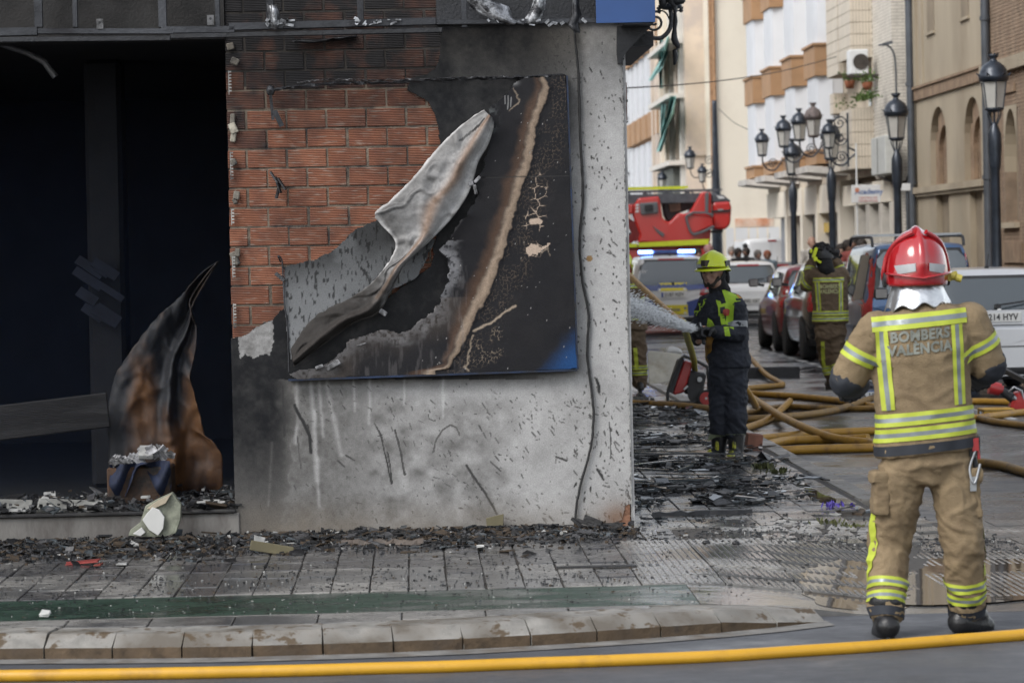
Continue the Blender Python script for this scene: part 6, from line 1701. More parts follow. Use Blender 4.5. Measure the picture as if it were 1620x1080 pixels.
# ================================================================== FIRE TRUCK with turntable ladder (stands across the street)
M_fr = paint('fire_red', (.50, .022, .018), 0, .3); M_frd = mat('dark_fire_red', (.16, .012, .012), .5, var=.2)
M_fgy = mat('mid_grey_trim', (.12, .125, .135), .5, var=.1); M_fye = mat('fluor_yellow_strip', (.60, .68, .03), .5, var=.06)
YF = 83.0; s_f = FP/YF
ft = empty('ladder_truck', (P(1060, 400, YF).x, YF, RZ_), 0, 'red fire ladder truck standing crosswise with its grey turntable ladder stowed', 'fire truck')
fo = Vector(ft.location)
def Fp(px, py, dy=0.): q = P(px, py, YF+dy); return q-fo
def fpoly(pts, y0, th_, name, mt, bevel=.02, par=None):
    m = MB(); base = [Fp(a, b) for a, b in pts]; m.prism([(q.x, y0, q.z) for q in base], None, (0, th_, 0)); return m.build(name, mt, par or ft, bevel=bevel)
# chassis/deck and lower body down to the road
zd = Fp(1050, 386).z
def fbox(x0, x1, y0, y1, z0, z1, name, mt, bevel=.02, par=None):
    m = MB(); m.box((x0, y0, z0), (x1, y1, z1)); return m.build(name, mt, par or ft, bevel=bevel)
xl_, xr_ = Fp(700, 400).x, Fp(1124, 400).x
fbox(xl_, xr_, 0.02, 2.4, .75, zd-.12, 'truck_body', M_fr); fbox(xl_, xr_-.02, .05, 2.35, .45, .748, 'chassis', M_blk)
fbox(xl_, xr_+.02, -.02, 2.42, zd-.12, zd+.0, 'deck', M_frd)
fpoly([(1010, 384), (1122, 378), (1120, 387), (1010, 391)], -.05, .025, 'yellow_strip', M_fye, .002); fpoly([(700, 396), (1008, 385), (1008, 391), (700, 402)], -.05, .025, 'yellow_strip', M_fye, .002)
fpoly([(986, 415), (1001, 414), (1001, 428), (986, 430)], -.04, .02, 'red_locker', M_fr)
for xw in (xr_-.9, xr_-2.3, xl_+1.3):
    wh = empty('wheel', (xw, .15, .5)); wh.parent = ft; t = MB(); M = Matrix.Rotation(math.pi/2, 4, 'X'); t.lathe([(.3, -.14), (.47, -.14), (.5, -.1), (.5, .1), (.47, .14), (.3, .14)], n=24, M=M); t.build('tyre', M_tyre, wh)
    t = MB(); t.lathe([(0, -.10), (.29, -.10), (.3, .1), (0, .1)], n=20, M=M); t.build('rim', M_rim, wh)
fbox(xl_, xl_+2.0, 0.0, 2.4, .5, 2.7, 'cab', M_fr, .08); fbox(xl_+.3, xl_+1.2, -.012, 0, 1.5, 2.3, 'cab_window', M_cgl, .0)
# turntable column
fpoly([(1010, 384), (1014, 372), (1002, 340), (1003, 326), (1012, 313), (1044, 310), (1046, 316), (1050, 345), (1060, 352), (1075, 337), (1090, 338), (1094, 334), (1112, 303), (1127, 304), (1128, 330), (1126, 384)], .35, 1.3, 'turntable', M_fr, .05)
fpoly([(985, 323), (1003, 323), (1003, 338), (985, 340)], .30, 1.1, 'ladder_foot', M_fr, .03)
fpoly([(1013, 321), (1042, 319), (1043, 337), (1015, 340)], .28, .075, 'control_window', M_fgy, .03); fpoly([(1021, 324), (1034, 323), (1034, 333), (1021, 334)], .25, .04, 'screen', M_blk, .01)
for k in range(3): fpoly([(1007, 323+k*5), (1012, 322+k*5), (1012, 325+k*5), (1007, 326+k*5)], .33, .03, 'white_mark', mat('white_paint'), .0)
# basket cradle outline
def fband(pts, w_, y, name, mt):
    m = MB(); q = [Fp(a, b) for a, b in pts]
    for a, b in zip(q[:-1], q[1:]): m.bar((a.x, y, a.z), (b.x, y, b.z), .06, w_, up=(0, 1, 0), b=.01)
    return m.build(name, mt, ft)
fpoly([(1085, 344), (1092, 338), (1128, 342), (1130, 357), (1098, 370), (1093, 366)], .22, .25, 'seat_shell', M_fr, .04)
fband([(1130, 341), (1118, 336.5), (1098, 336), (1086, 342), (1088, 352), (1093, 366), (1098, 371), (1112, 367), (1131, 358)], .09, .20, 'grab_rail', M_fgy)
fpoly([(1117, 305), (1123, 304), (1122, 335), (1117, 335)], .30, .07, 'grey_strip', M_fgy, .01)
fpoly([(1034, 357), (1053, 370), (1050, 375), (1040, 366)], .3, .06, 'grey_strip', M_fgy, .01)
fpoly([(1130, 320), (1157, 318), (1160, 328), (1158, 355), (1150, 363), (1130, 362)], .4, 1.2, 'counterweight', M_fr, .06)
fpoly([(1128, 333), (1158, 331), (1158, 334), (1128, 336)], .36, .05, 'gap', M_blk, .0); fpoly([(1138, 330.5), (1146, 330), (1146, 332.5), (1138, 333)], .35, .05, 'handle', M_rim, .0)
fpoly([(1132, 364), (1148, 363), (1146, 368), (1130, 368)], .5, 1.0, 'hinge_block', M_blk, .02)
fpoly([(1050, 310), (1112, 312), (1110, 325), (1075, 338), (1062, 352), (1055, 340)], .8, .6, 'inner_works', M_blk, .03)
fpoly([(1062, 322), (1080, 320), (1081, 333), (1064, 335)], .76, .06, 'pale_plate', mat('khaki_plate', (.2, .19, .14), .6), .01)
# left support arms under the ladder
for a_, b_, w_ in (((985, 345), (1030, 372), .12), ((990, 385), (1018, 364), .16), ((985, 378), (1012, 370), .10), ((1000, 352), (1012, 380), .2)):
    m = MB(); a = Fp(*a_); b = Fp(*b_); m.bar((a.x, .5, a.z), (b.x, .5, b.z), .2, w_, up=(0, 1, 0), b=.01); m.build('support_arm', M_frd if w_ > .11 else M_blk, ft)
# the ladder, running left over the cab
la = Fp(600, 312.0+6); lb_ = Fp(1157, 306)
M_lad = mat('ladder_grey', (.10, .105, .12), .5, .4, var=.2)
x0, x1 = Fp(640, 330).x, Fp(1146, 330).x; zt0 = Fp(1000, 300).z
sl = math.radians(.0)
for yy in (.55, 1.45):
    for zz, hh, mt, nm in ((zt0+.045, .06, M_fye, 'top_rail'), (zt0-.30, .12, M_lad, 'lower_rail'), (zt0-.04, .05, M_lad, 'upper_rail')):
        xr2 = x1-.9*(mt is M_fye); m = MB(); m.box((x0, yy-.03, zz-hh/2), (xr2, yy+.03, zz+hh/2)); m.build(nm, mt, ft)
    m = MB(); x = x0; k = 0
    while x < x1-.3: m.bar((x, yy, zt0-.28), (x+.28, yy, zt0-.05), .03, .035); m.bar((x+.28, yy, zt0-.05), (x+.56, yy, zt0-.28), .03, .035); x += .56
    m.box((x0, yy-.02, zt0-.28), (x1-.2, yy-.0, zt0-.12)); m.build('lattice', M_lad, ft)
m = MB(); x = x0
while x < x1: m.cyl((x, .55, zt0-.2), (x, 1.45, zt0-.2), .02, n=6, caps=False); x += .32
m.build('rungs', M_lad, ft, kind='stuff')
fpoly([(1128, 305), (1147, 308), (1158, 316), (1158, 320), (1128, 320)], .45, 1.1, 'ladder_head', M_lad, .03)
fpoly([(1136, 309), (1146, 310), (1150, 314), (1140, 314)], .42, .04, 'lamp', mat('white_paint'), .0)
# ================================================================== PEOPLE
def capsule(m, p0, p1, r0, r1=None, n=14, flat=None):
    r1 = r0 if r1 is None else r1; p0 = Vector(p0); p1 = Vector(p1); d = (p1-p0); L = max(d.length, 1e-4); d = d/L
    pts = []; rs = []
    for k in range(1, 6): a = math.pi/2*k/6; pts.append(p0-d*r0*math.cos(a)); rs.append(r0*math.sin(a))
    for k in range(0, 5): pts.append(p0.lerp(p1, k/4)); rs.append(r0+(r1-r0)*k/4)
    for k in range(5, 0, -1): a = math.pi/2*k/6; pts.append(p1+d*r1*math.cos(a)); rs.append(r1*math.sin(a))
    m.tube(pts, rs, n, flat=1.0); return m
def loft(m, secs, n=20):
    """secs: (center, rx, ry[, squareness]) horizontal ellipses stacked"""
    vs = []
    for s_ in secs:
        c, rx, ry = s_[:3]; q = s_[3] if len(s_) > 3 else 1.0
        for i in range(n):
            a = 2*math.pi*i/n; ca, sa = math.cos(a), math.sin(a); ca = math.copysign(abs(ca)**q, ca); sa = math.copysign(abs(sa)**q, sa)
            vs.append((c[0]+rx*ca, c[1]+ry*sa, c[2]))
    k = len(secs)
    fs = [(j*n+i, j*n+(i+1) % n, (j+1)*n+(i+1) % n, (j+1)*n+i) for j in range(k-1) for i in range(n)]+[tuple(range(n))[::-1], tuple((k-1)*n+i for i in range(n))]
    if secs[-1][0][2] < secs[0][0][2]: fs = [tuple(reversed(f)) for f in fs]
    return m.add(vs, fs, 0, True)
class Shell: pass
def remesh(m, voxel, smooth=6, fold=0, fs_=(9, 9, 16), seed=0, cut=None):
    me = m.mesh('tmp'); ob = bpy.data.objects.new('tmp', me); COL.objects.link(ob)
    r = ob.modifiers.new('r', 'REMESH'); r.mode = 'VOXEL'; r.voxel_size = voxel; r.use_smooth_shade = True
    if smooth: s_ = ob.modifiers.new('s', 'SMOOTH'); s_.factor = .5; s_.iterations = smooth
    dg = bpy.context.evaluated_depsgraph_get(); e = ob.evaluated_get(dg); out = bpy.data.meshes.new_from_object(e)
    bpy.data.objects.remove(ob); bpy.data.meshes.remove(me); out.materials.clear()
    if fold:
        nrm = [v.normal.copy() for v in out.vertices]
        for v, n_ in zip(out.vertices, nrm):
            c = v.co; a = noise.noise(Vector((c.x*fs_[0]+seed, c.y*fs_[1], c.z*fs_[2]))); b = noise.noise(Vector((c.x*fs_[0]*2.3, c.y*fs_[1]*2.3+seed, c.z*fs_[2]*2.1+c.x*9)))
            rg_ = max(0, 1-abs(a)*3.2)**1.5+.6*max(0, 1-abs(b)*3.5); v.co = c+n_*fold*(rg_*1.25-.5+b*.35)
    out.update()
    S_ = Shell(); S_.me = out; S_.bvh = BVHTree.FromPolygons([v.co.copy() for v in out.vertices], [tuple(p.vertices) for p in out.polygons]); return S_
def skin_obj(sh, name, mt, par):
    sh.me.name = name; sh.me.polygons.foreach_set('use_smooth', [True]*len(sh.me.polygons)); return link(name, sh.me, par, mats=[mt])
M_tapey = mat('fluor_yellow_tape', (.40, .46, .045), .6, var=.08, vscale=20)
M_tapeg = mat('silver_reflective_tape', (.20, .225, .23), .35, .3, var=.1, vscale=20)
def ring_band(sh, c, axis, h, par, off=.004, n=48, name='reflective_tape', tone=(1, 0, 1), rmax=.6, ref=None, arc=None, tilt=0):
    c = Vector(c); ax = Vector(axis).normalized(); u = Vector((0, 1, 0)) if abs(ax.y) < .9 else Vector((1, 0, 0)); x = u.cross(ax).normalized(); y = ax.cross(x)
    k = len(tone); rows = [(-h/2+h*i/k) for i in range(k+1)]; vs = []
    for i in range(n+1):
        a = 2*math.pi*i/n if arc is None else arc[0]+(arc[1]-arc[0])*i/n; d = x*math.cos(a)+y*math.sin(a)
        for r in rows:
            o = c+ax*(r+tilt*math.cos(a)); hit = sh.bvh.ray_cast(o, d, rmax)
            vs.append((hit[0]+d*off) if hit[0] is not None else (Vector(vs[-(k+1)]) if len(vs) > k else o+d*.1))
    m = MB()
    for j in range(k):
        m.add([vs[i*(k+1)+j+q] for i in range(n+1) for q in (0, 1)], [(i*2, i*2+2, i*2+3, i*2+1) for i in range(n)], 0 if tone[j] else 1, True)
    return m.build(name, [M_tapey, M_tapeg], par)
def back_tape(sh, x0, x1, z0, z1, par, axis='-y', vert=False, name='reflective_tape', off=.005, poly3=None):
    m = MB()
    for j in range(3):
        if vert: p = [(x0+(x1-x0)*j/3, z0), (x0+(x1-x0)*(j+1)/3, z0), (x0+(x1-x0)*(j+1)/3, z1), (x0+(x1-x0)*j/3, z1)]
        else: p = [(x0, z0+(z1-z0)*j/3), (x1, z0+(z1-z0)*j/3), (x1, z0+(z1-z0)*(j+1)/3), (x0, z0+(z1-z0)*(j+1)/3)]
        q = patch(sh.bvh, p, axis, off+(.0006 if j == 1 else 0), .03); m.add(q.v, q.f, 1 if j == 1 else 0, True)
    return m.build(name, [M_tapey, M_tapeg], par)
def text_on(sh, body, size, cx, cz, par, mt, sx=1.0, bold=.004, off=.006, axis=-1):
    me = text_mesh(body, size, 0, bold, font_sp=1.08)
    bm_ = bmesh.new(); bm_.from_mesh(me); bmesh.ops.triangulate(bm_, faces=bm_.faces[:])
    bmesh.ops.subdivide_edges(bm_, edges=[e for e in bm_.edges if e.calc_length() > .03], cuts=1); 
    for v in bm_.verts:
        x, z = v.co.x*sx+cx, v.co.y+cz; o = Vector((x, axis*3, z)); h = sh.bvh.ray_cast(o, Vector((0, -axis, 0)))
        v.co = Vector((x, (h[0].y if h[0] is not None else 0)+axis*off, z))
    bm_.to_mesh(me); bm_.free(); me.materials.clear(); return link('lettering', me, par, mats=[mt])
M_tan = mat('tan_turnout_fabric', (.205, .150, .085), .85, var=.14, vscale=7, bump=.45, bscale=150, dirt=(.155, .11, .062), dscale=6, damt=.6)
M_tand = mat('dull_tan_fabric', (.105, .073, .045), .85, var=.25, vscale=7, bump=.45, bscale=150)
M_navy = mat('navy_fabric', (.014, .017, .026), .8, var=.35, vscale=9, bump=.4, bscale=120)
M_nvt = mat('navy_trim', (.016, .019, .026), .75, var=.2, vscale=9)
M_boot = mat('black_boot_leather', (.012, .012, .013), .35, var=.4, vscale=12, bump=.3)
M_glove = mat('black_glove', (.015, .015, .017), .6, var=.4, vscale=20, bump=.5, bscale=100)
M_skin = mat('skin', (.34, .20, .145), .5, var=.08, vscale=10)
M_hair = mat('dark_hair', (.02, .014, .01), .7, var=.4, vscale=40, bump=.8, bscale=90)
M_hred = mat('red_helmet_shell', (.34, .009, .013), .16, var=.1, vscale=6, coat=.9, bump=0, dirt=(.30, .012, .014), dscale=7, damt=.35)
M_hyel = mat('fluor_yellow_helmet', (.62, .72, .01), .3, var=.06, coat=.3)
M_silv = mat('aluminised_cloth', (.62, .63, .64), .28, .85, var=.12, vscale=12, bump=.8, bscale=18)
M_hgrey = mat('grey_reflective_patch', (.33, .34, .35), .45, .2, var=.06)
M_hood = mat('black_hood', (.008, .008, .009), .9, var=.4, bump=.6, bscale=60)

def head_mesh(m, c, f, r=.1, beard=False):
    """head with jaw, nose, brow and ears; c centre, f facing unit vector (horizontal)"""
    c = Vector(c); f = Vector(f).normalized(); s_ = f.cross(Vector((0, 0, 1))).normalized(); up = Vector((0, 0, 1))
    k = r/.1
    m.sphere(c+up*.02*k, .098*k, 20, sc=(.86, .95, 1.05)); m.sphere(c+f*.01*k+up*.0, .09*k, 18, sc=(.86, .86, 1.0))
    m.sphere(c+f*.035*k-up*.065*k, .058*k, 16, sc=(.98, .98, .95)); m.sphere(c+f*.055*k-up*.095*k, .028*k, 12)
    m.sphere(c+f*.052*k+up*.018*k, .055*k, 14, sc=(1, 1, .6))
    capsule(m, c+f*.088*k+up*.005*k, c+f*.108*k-up*.038*k, .010*k, .015*k, 10)
    m.sphere(c+f*.085*k-up*.066*k, .018*k, 10, sc=(1.2, 1.2, .5))
    for q in (-1, 1):
        m.sphere(c+s_*q*.086*k-f*.008*k-up*.005*k, .026*k, 12, sc=(.5, .7, 1.1)); m.sphere(c+f*.062*k+s_*q*.04*k-up*.025*k, .026*k, 10)
def add_eyes(par, c, f, k=1.0, beard=None):
    c = Vector(c); f = Vector(f).normalized(); s_ = f.cross(Vector((0, 0, 1))).normalized(); up = Vector((0, 0, 1))
    m = MB()
    for q in (-1, 1): m.sphere(c+f*.083*k+s_*q*.031*k+up*.004*k, .0125*k, 10)
    m.build('eyes', mat('eye_dark', (.05, .035, .03), .2), par)
    m = MB()
    for q in (-1, 1): m.bar(c+f*.096*k+s_*q*.014*k+up*.021*k, c+f*.088*k+s_*q*.048*k+up*.022*k, .012, .008)
    m.build('eyebrows', M_hair, par)
    m = MB(); m.bar(c+f*.103*k+s_*.02*k-up*.062*k, c+f*.103*k-s_*.02*k-up*.062*k, .006, .006); m.build('mouth', mat('lips', (.22, .08, .06), .5), par)

def figure(name, base, rz, J, label, outfit, group=None, voxel=.013, seed=0, head_f=(0, 1, 0)):
    """J joints in local metres. Returns root and shells"""
    e = empty(name, base, rz, label, 'person', group); j = {k: Vector(v) for k, v in J.items()}
    # continuous body: head, neck, trunk, arms, legs
    b = MB(); head_mesh(b, j['head'], head_f); capsule(b, j['neck'], j['head']-Vector((0, 0, .05)), .055, .055)
    capsule(b, j['chest'], j['pelvis'], .125, .115); capsule(b, j['neck'], j['chest'], .06, .12)
    for s_ in ('l', 'r'):
        capsule(b, j['chest']+Vector((0, 0, .08)), j['sh_'+s_], .08, .052); capsule(b, j['sh_'+s_], j['el_'+s_], .048, .038); capsule(b, j['el_'+s_], j['wr_'+s_], .037, .026)
        capsule(b, j['wr_'+s_], j['ha_'+s_], .024, .03)
        capsule(b, j['pelvis'], j['hip_'+s_], .10, .09); capsule(b, j['hip_'+s_], j['kn_'+s_], .082, .055); capsule(b, j['kn_'+s_], j['an_'+s_], .052, .038); capsule(b, j['an_'+s_], j['to_'+s_], .036, .032)
    body = skin_obj(remesh(b, voxel if voxel > .012 else .010, 3), 'body', M_skin, e)
    R_ = {}
    o = outfit
    # jacket
    m = MB(); loft(m, o['torso']); 
    for s_ in ('l', 'r'):
        capsule(m, j['chest']+Vector((0, 0, o.get('yoke', .10))), j['sh_'+s_], .10, o['arm'][0]); capsule(m, j['sh_'+s_], j['el_'+s_], o['arm'][0], o['arm'][1]); capsule(m, j['el_'+s_], j['el_'+s_].lerp(j['wr_'+s_], o.get('fore', .86)), o['arm'][1], o['arm'][2])
    capsule(m, j['neck']-Vector((0, 0, .02)), j['neck']+Vector((0, 0, .015)), .085, .08)
    R_['jacket'] = remesh(m, voxel, 5, o.get('fold', .006), o.get('ffs', (9, 9, 16)), seed=seed); jk = skin_obj(R_['jacket'], 'jacket', o['jm'], e); R_['jk'] = jk
    m = MB(); loft(m, o['hips'])
    for s_ in ('l', 'r'):
        L_ = o['leg']; capsule(m, j['hip_'+s_], j['kn_'+s_], L_[0], L_[1]); capsule(m, j['kn_'+s_], j['kn_'+s_].lerp(j['an_'+s_], L_[3] if len(L_) > 3 else .88), L_[1], L_[2])
    R_['trousers'] = remesh(m, voxel, 5, o.get('fold', .006)*1.5, (6, 6, 10), seed=seed+3); R_['tr'] = skin_obj(R_['trousers'], 'trousers', o['tm'], e)
    for s_ in ('l', 'r'):
        m = MB(); a, t_ = j['an_'+s_], j['to_'+s_]; k = o.get('boot', 1.0)
        capsule(m, a.lerp(j['kn_'+s_], .5 if o.get('tall') else .15), a, .066*k, .05*k); d = (t_-a); d.z = 0; d.normalize()
        up = Vector((0, 0, 1)); heel = a-d*.035*k; heel.z = a.z-.035*k; capsule(m, heel, t_+Vector((0, 0, .0)), .044*k, .040*k); capsule(m, a, t_.lerp(a, .35)+up*.02, .05*k, .04*k)
        bt = skin_obj(remesh(m, .009, 3), 'boot', M_boot, e); R_['boot_'+s_] = bt
        so_ = MB(); so_.bar(heel-d*.03-up*.038*k, t_+d*.035-up*.036*k, .024, .088*k, up=(0, 0, 1), b=.006); so_.build('sole', M_blk, bt)
    e['_k'] = 0; del e['_k']
    return e, R_, j
def glove(par, wr, palm_dir, curl_dir, side, size=1.0, mt=M_glove, name='glove', grip=.035):
    """five fingered glove closing round a bar: palm_dir from the wrist, curl_dir where the fingers bend"""
    w_ = Vector(wr); p = Vector(palm_dir).normalized(); c_ = Vector(curl_dir).normalized(); c_ = (c_-p*c_.dot(p)).normalized(); s_ = p.cross(c_).normalized()*side
    m = MB(); capsule(m, w_-p*.06*size, w_+p*.01, .036*size, .033*size, 12)
    for q in (-1.1, -.35, .35, 1.1): capsule(m, w_+s_*q*.014*size, w_+p*.075*size+s_*q*.022*size, .021*size, .018*size, 10)
    for i, (q, L_) in enumerate(((-1.5, .062), (-.5, .072), (.5, .078), (1.5, .070))):
        a = w_+p*.08*size+s_*q*.021*size; b = a+p*L_*.42*size+c_*L_*.30*size; d = b+c_*L_*.50*size-p*.004; f = d-p*L_*.40*size+c_*.006
        capsule(m, a, b, .0135*size, .0125*size, 8); capsule(m, b, d, .0125*size, .0115*size, 8); capsule(m, d, f, .0115*size, .010*size, 8)
    a = w_+s_*1.9*.018*size+p*.02; b = a+s_*.025*size+p*.03*size+c_*.02*size; d = b+c_*.035*size+p*.012*size-s_*.01
    capsule(m, a, b, .016*size, .0145*size, 8); capsule(m, b, d, .014*size, .012*size, 8)
    return skin_obj(remesh(m, .0055, 2), name, mt, par)
def helmet_shell(c, f, rx=.145, ry=.168, rz_=.150, back=118, front=78, flare=.02, crest=.014, lip=.0, nose_up=0, n=56, mrows=26, side=None):
    """dome with crest; c centre; f facing (unit, horizontal)"""
    c = Vector(c); f = Vector(f).normalized(); s_ = f.cross(Vector((0, 0, 1))).normalized(); vs = []; up = Vector((0, 0, 1))
    for j in range(mrows+1):
        for i in range(n):
            ph = 2*math.pi*i/n; cf = math.cos(ph)  # cf=1 front
            mx = R(back+(front-back)*max(0, (cf+.15)/1.15)**.8) if cf > -.15 else R(back)
            if side: mx = mx-(mx-R(side))*math.exp(-((abs(math.sin(ph))-1)/.25)**2)*(1 if abs(cf) < .5 else 0)
            th = mx*j/mrows
            x = math.sin(th)*math.sin(ph)*rx; y = math.sin(th)*cf*ry; z = math.cos(th)*rz_
            fl = flare*max(0, (th-R(80))/R(40))**1.5*(.3+.7*(cf < 0)); rr_ = math.hypot(x, y)+1e-6; x += x/rr_*fl; y += y/rr_*fl
            cr_ = crest*math.exp(-(x/.018)**2)*(math.sin(th)*.4+.9 if th < R(88) else max(0, 1-(th-R(88))/R(15)))
            nv = Vector((x/rx**2, y/ry**2, z/rz_**2)).normalized(); q = Vector((x, y, z))+nv*cr_
            vs.append(c+s_*q.x+f*q.y+up*q.z)
    fs = [(j*n+i, j*n+(i+1) % n, (j+1)*n+(i+1) % n, (j+1)*n+i) for j in range(mrows) for i in range(n)]
    m = MB(); m.add(vs, fs, 0, True); return m
def on_helmet(vs_c, f, pts, bvh, off=.003):
    pass

# ------------------------------------------------ A: red-helmeted firefighter, back to the camera
YA = 14.72; bA = G(1466, 1008, RZ+.004); bA = Vector((P(1462, 900, YA).x, YA, RZ+.006))
def LA(px, py, dy=0.): return P(px, py, YA+dy)-bA
JA = dict(head=LA(1450, 428, .03), neck=LA(1456, 470, .0), chest=LA(1458, 560), pelvis=LA(1464, 705),
          sh_l=LA(1384, 517), sh_r=LA(1533, 515), el_l=LA(1345, 582, .04), el_r=LA(1560, 580, .04), wr_l=LA(1352, 600, .30), wr_r=LA(1548, 600, .30), ha_l=LA(1362, 598, .40), ha_r=LA(1540, 598, .40),
          hip_l=LA(1427, 745), hip_r=LA(1504, 745), kn_l=LA(1407, 862, .06), kn_r=LA(1524, 856, -.02), an_l=LA(1402, 972, -.05), an_r=LA(1529, 966, .08), to_l=LA(1396, 998, .10), to_r=LA(1556, 989, .15))
tz = lambda py: LA(1460, py).z
torsoA = [((LA(1460, 470).x, .0, tz(484)), .12, .09), ((LA(1458, 490).x, 0, tz(492)), .19, .12, .9), ((LA(1458, 500).x, 0, tz(510)), .225, .145, .85), ((LA(1457, 540).x, 0, tz(550)), .235, .155, .85), ((LA(1458, 600).x, .0, tz(610)), .225, .15, .85),
          ((LA(1462, 650).x, 0, tz(650)), .225, .15, .85), ((LA(1464, 680).x, 0, tz(690)), .238, .155, .85), ((LA(1465, 700).x, 0, tz(706)), .240, .155, .85), ((LA(1465, 700).x, 0, tz(717)), .240, .155, .85)]
hipsA = [((LA(1466, 700).x, 0, tz(690)), .205, .135, .9), ((LA(1466, 730).x, 0, tz(735)), .218, .14, .9), ((LA(1466, 765).x, 0, tz(765)), .16, .11)]
eA, RA, jA = figure('person', bA, 0, JA, 'firefighter in red helmet and tan coat seen from behind, walking at the right', dict(ffs=(5, 5, 9), torso=torsoA, arm=(.094, .092, .070), hips=hipsA, leg=(.116, .102, .084, .93), jm=M_tan, tm=M_tan, fold=.0052, boot=1.35, fore=.04), voxel=.0095, head_f=(0, 1, 0))
sj = RA['jacket']; jk = RA['jk']; lx = lambda px, py: LA(px, py).x
back_tape(sj, lx(1375, 505), lx(1524, 505), tz(516), tz(493), jk)
# verticals follow the photograph: slightly converging
def vtape(sh, xa, ya, xb, yb, w_, par, L):
    m = MB(); a = L(xa, ya); b = L(xb, yb)
    for j in range(3):
        p = [(a.x-w_/2+w_*j/3, a.z), (a.x-w_/2+w_*(j+1)/3, a.z), (b.x-w_/2+w_*(j+1)/3, b.z), (b.x-w_/2+w_*j/3, b.z)]
        q = patch(sh.bvh, p, '-y', .005+(.0006 if j == 1 else 0), .03); m.add(q.v, q.f, 1 if j == 1 else 0, True)
    return m.build('reflective_tape', [M_tapey, M_tapeg], par)
vtape(sj, 1389, 517, 1401, 642, .056, jk, LA); vtape(sj, 1506, 516, 1512, 642, .056, jk, LA)
for py, t_ in ((657, 0), (681, 0)):
    ring_band(sj, (lx(1462, py), 0, tz(py)), (0, 0, 1), .060, jk, .005, 64, rmax=.5)
for s_, a_ in (('l', .62), ('r', .62)):
    A_, B_ = jA['sh_'+s_], jA['el_'+s_]; d = (B_-A_).normalized(); ring_band(sj, A_.lerp(B_, .55), d, .060, jk, .005, 40, rmax=.25)
    # navy elbow / cuff
    W_ = jA['wr_'+s_]
    q = MB(); capsule(q, B_.lerp(W_, .0)+(B_-A_).normalized()*.022, W_, .090, .072, 20); c_ = skin_obj(remesh(q, .012, 3, .004), 'cuff', M_nvt, jk)
text_on(sj, 'BOMBERS', .066, lx(1448, 528), tz(528), jk, mat('grey_print', (.17, .18, .155), .6, var=.25, vscale=30), sx=.92, bold=.0028); text_on(sj, 'VALÈNCIA', .066, lx(1448, 548), tz(549), jk, mat('grey_print'), sx=.90, bold=.0028)
ring_band(sj, (lx(1465, 703), 0, tz(705)), (0, 0, 1), .046, jk, .005, 64, name='hem_band', tone=(0,), rmax=.5).data.materials[1] = M_nvt
st_ = RA['trousers']; trA = RA['tr']
for s_ in ('l', 'r'):
    A_, B_ = jA['kn_'+s_], jA['an_'+s_]; d = (B_-A_).normalized()
    for py in (924, 944): 
        t_ = (tz(py)-A_.z)/(B_.z-A_.z); ring_band(st_, A_+(B_-A_)*t_, d, .046, trA, .005, 40, rmax=.16)
    ring_band(st_, A_+(B_-A_)*.985, d, .042, trA, .006, 36, name='trouser_cuff', tone=(0,), rmax=.16).data.materials[1] = M_nvt
# side stripes, cargo pockets
m = MB()
for (pa, pb) in (((1385, 800), (1381, 915)), ((1547, 810), (1552, 915))):
    a, b = LA(*pa), LA(*pb)
    for k in range(12):
        c0 = a.lerp(b, k/12); c1 = a.lerp(b, (k+1)/12); s_ = -1 if pa[0] < 1450 else 1; q = []
        for c_ in (c0, c1):
            for yy in (-.02, .025): h = st_.bvh.ray_cast(Vector((s_*1.0, yy, c_.z)), Vector((-s_, 0, 0)), .95); q.append((h[0]+Vector((s_*.006, 0, 0))) if h[0] is not None else c_)
        m.add([q[0], q[1], q[3], q[2]], [(0, 1, 2, 3)])
m.build('reflective_tape', M_tapey, trA)
for s_, (xa, ya) in ((-1, (1381, 770)), (1, (1546, 775))):
    q = MB(); c_ = LA(xa, ya); q.obox((c_.x+s_*-.034, -.01, c_.z-.03), (.075, .15, .20), Matrix.Rotation(s_*-.08, 3, 'Y')); q.obox((c_.x+s_*-.028, -.01, c_.z+.065), (.085, .16, .06), Matrix.Rotation(s_*-.08, 3, 'Y')); skin_obj(remesh(q, .010, 3, .004), 'cargo_pocket', M_tan, trA)
# tools at the right hip
m = MB(); a = LA(1541, 712, -.05); m.obox(a, (.05, .05, .09)); m.cyl(a+Vector((0, 0, -.05)), a+Vector((.01, 0, -.12)), .012, n=8); kk = m.build('belt_tool', M_blk, eA)
m = MB(); m.obox(a+Vector((.0, -.03, .01)), (.03, .02, .06)); m.cyl(a+Vector((.012, -.02, .02)), a+Vector((.02, -.02, -.06)), .008, n=8); m.build('red_clip', M_tail, kk)
m = MB(); c_ = spline([a+Vector((.0, -.03, -.02)), a+Vector((-.03, -.04, -.1)), a+Vector((-.01, -.05, -.16)), a+Vector((.02, -.04, -.08))], 16); m.tube(c_, .007, 6); m.obox(a+Vector((-.015, -.04, -.16)), (.03, .02, .06)); m.build('carabiner', M_rim, kk)
for s_ in ('l', 'r'): glove(eA, jA['wr_'+s_], (0, 1, -.1), (0, 0, -1), 1 if s_ == 'l' else -1, 1.1)
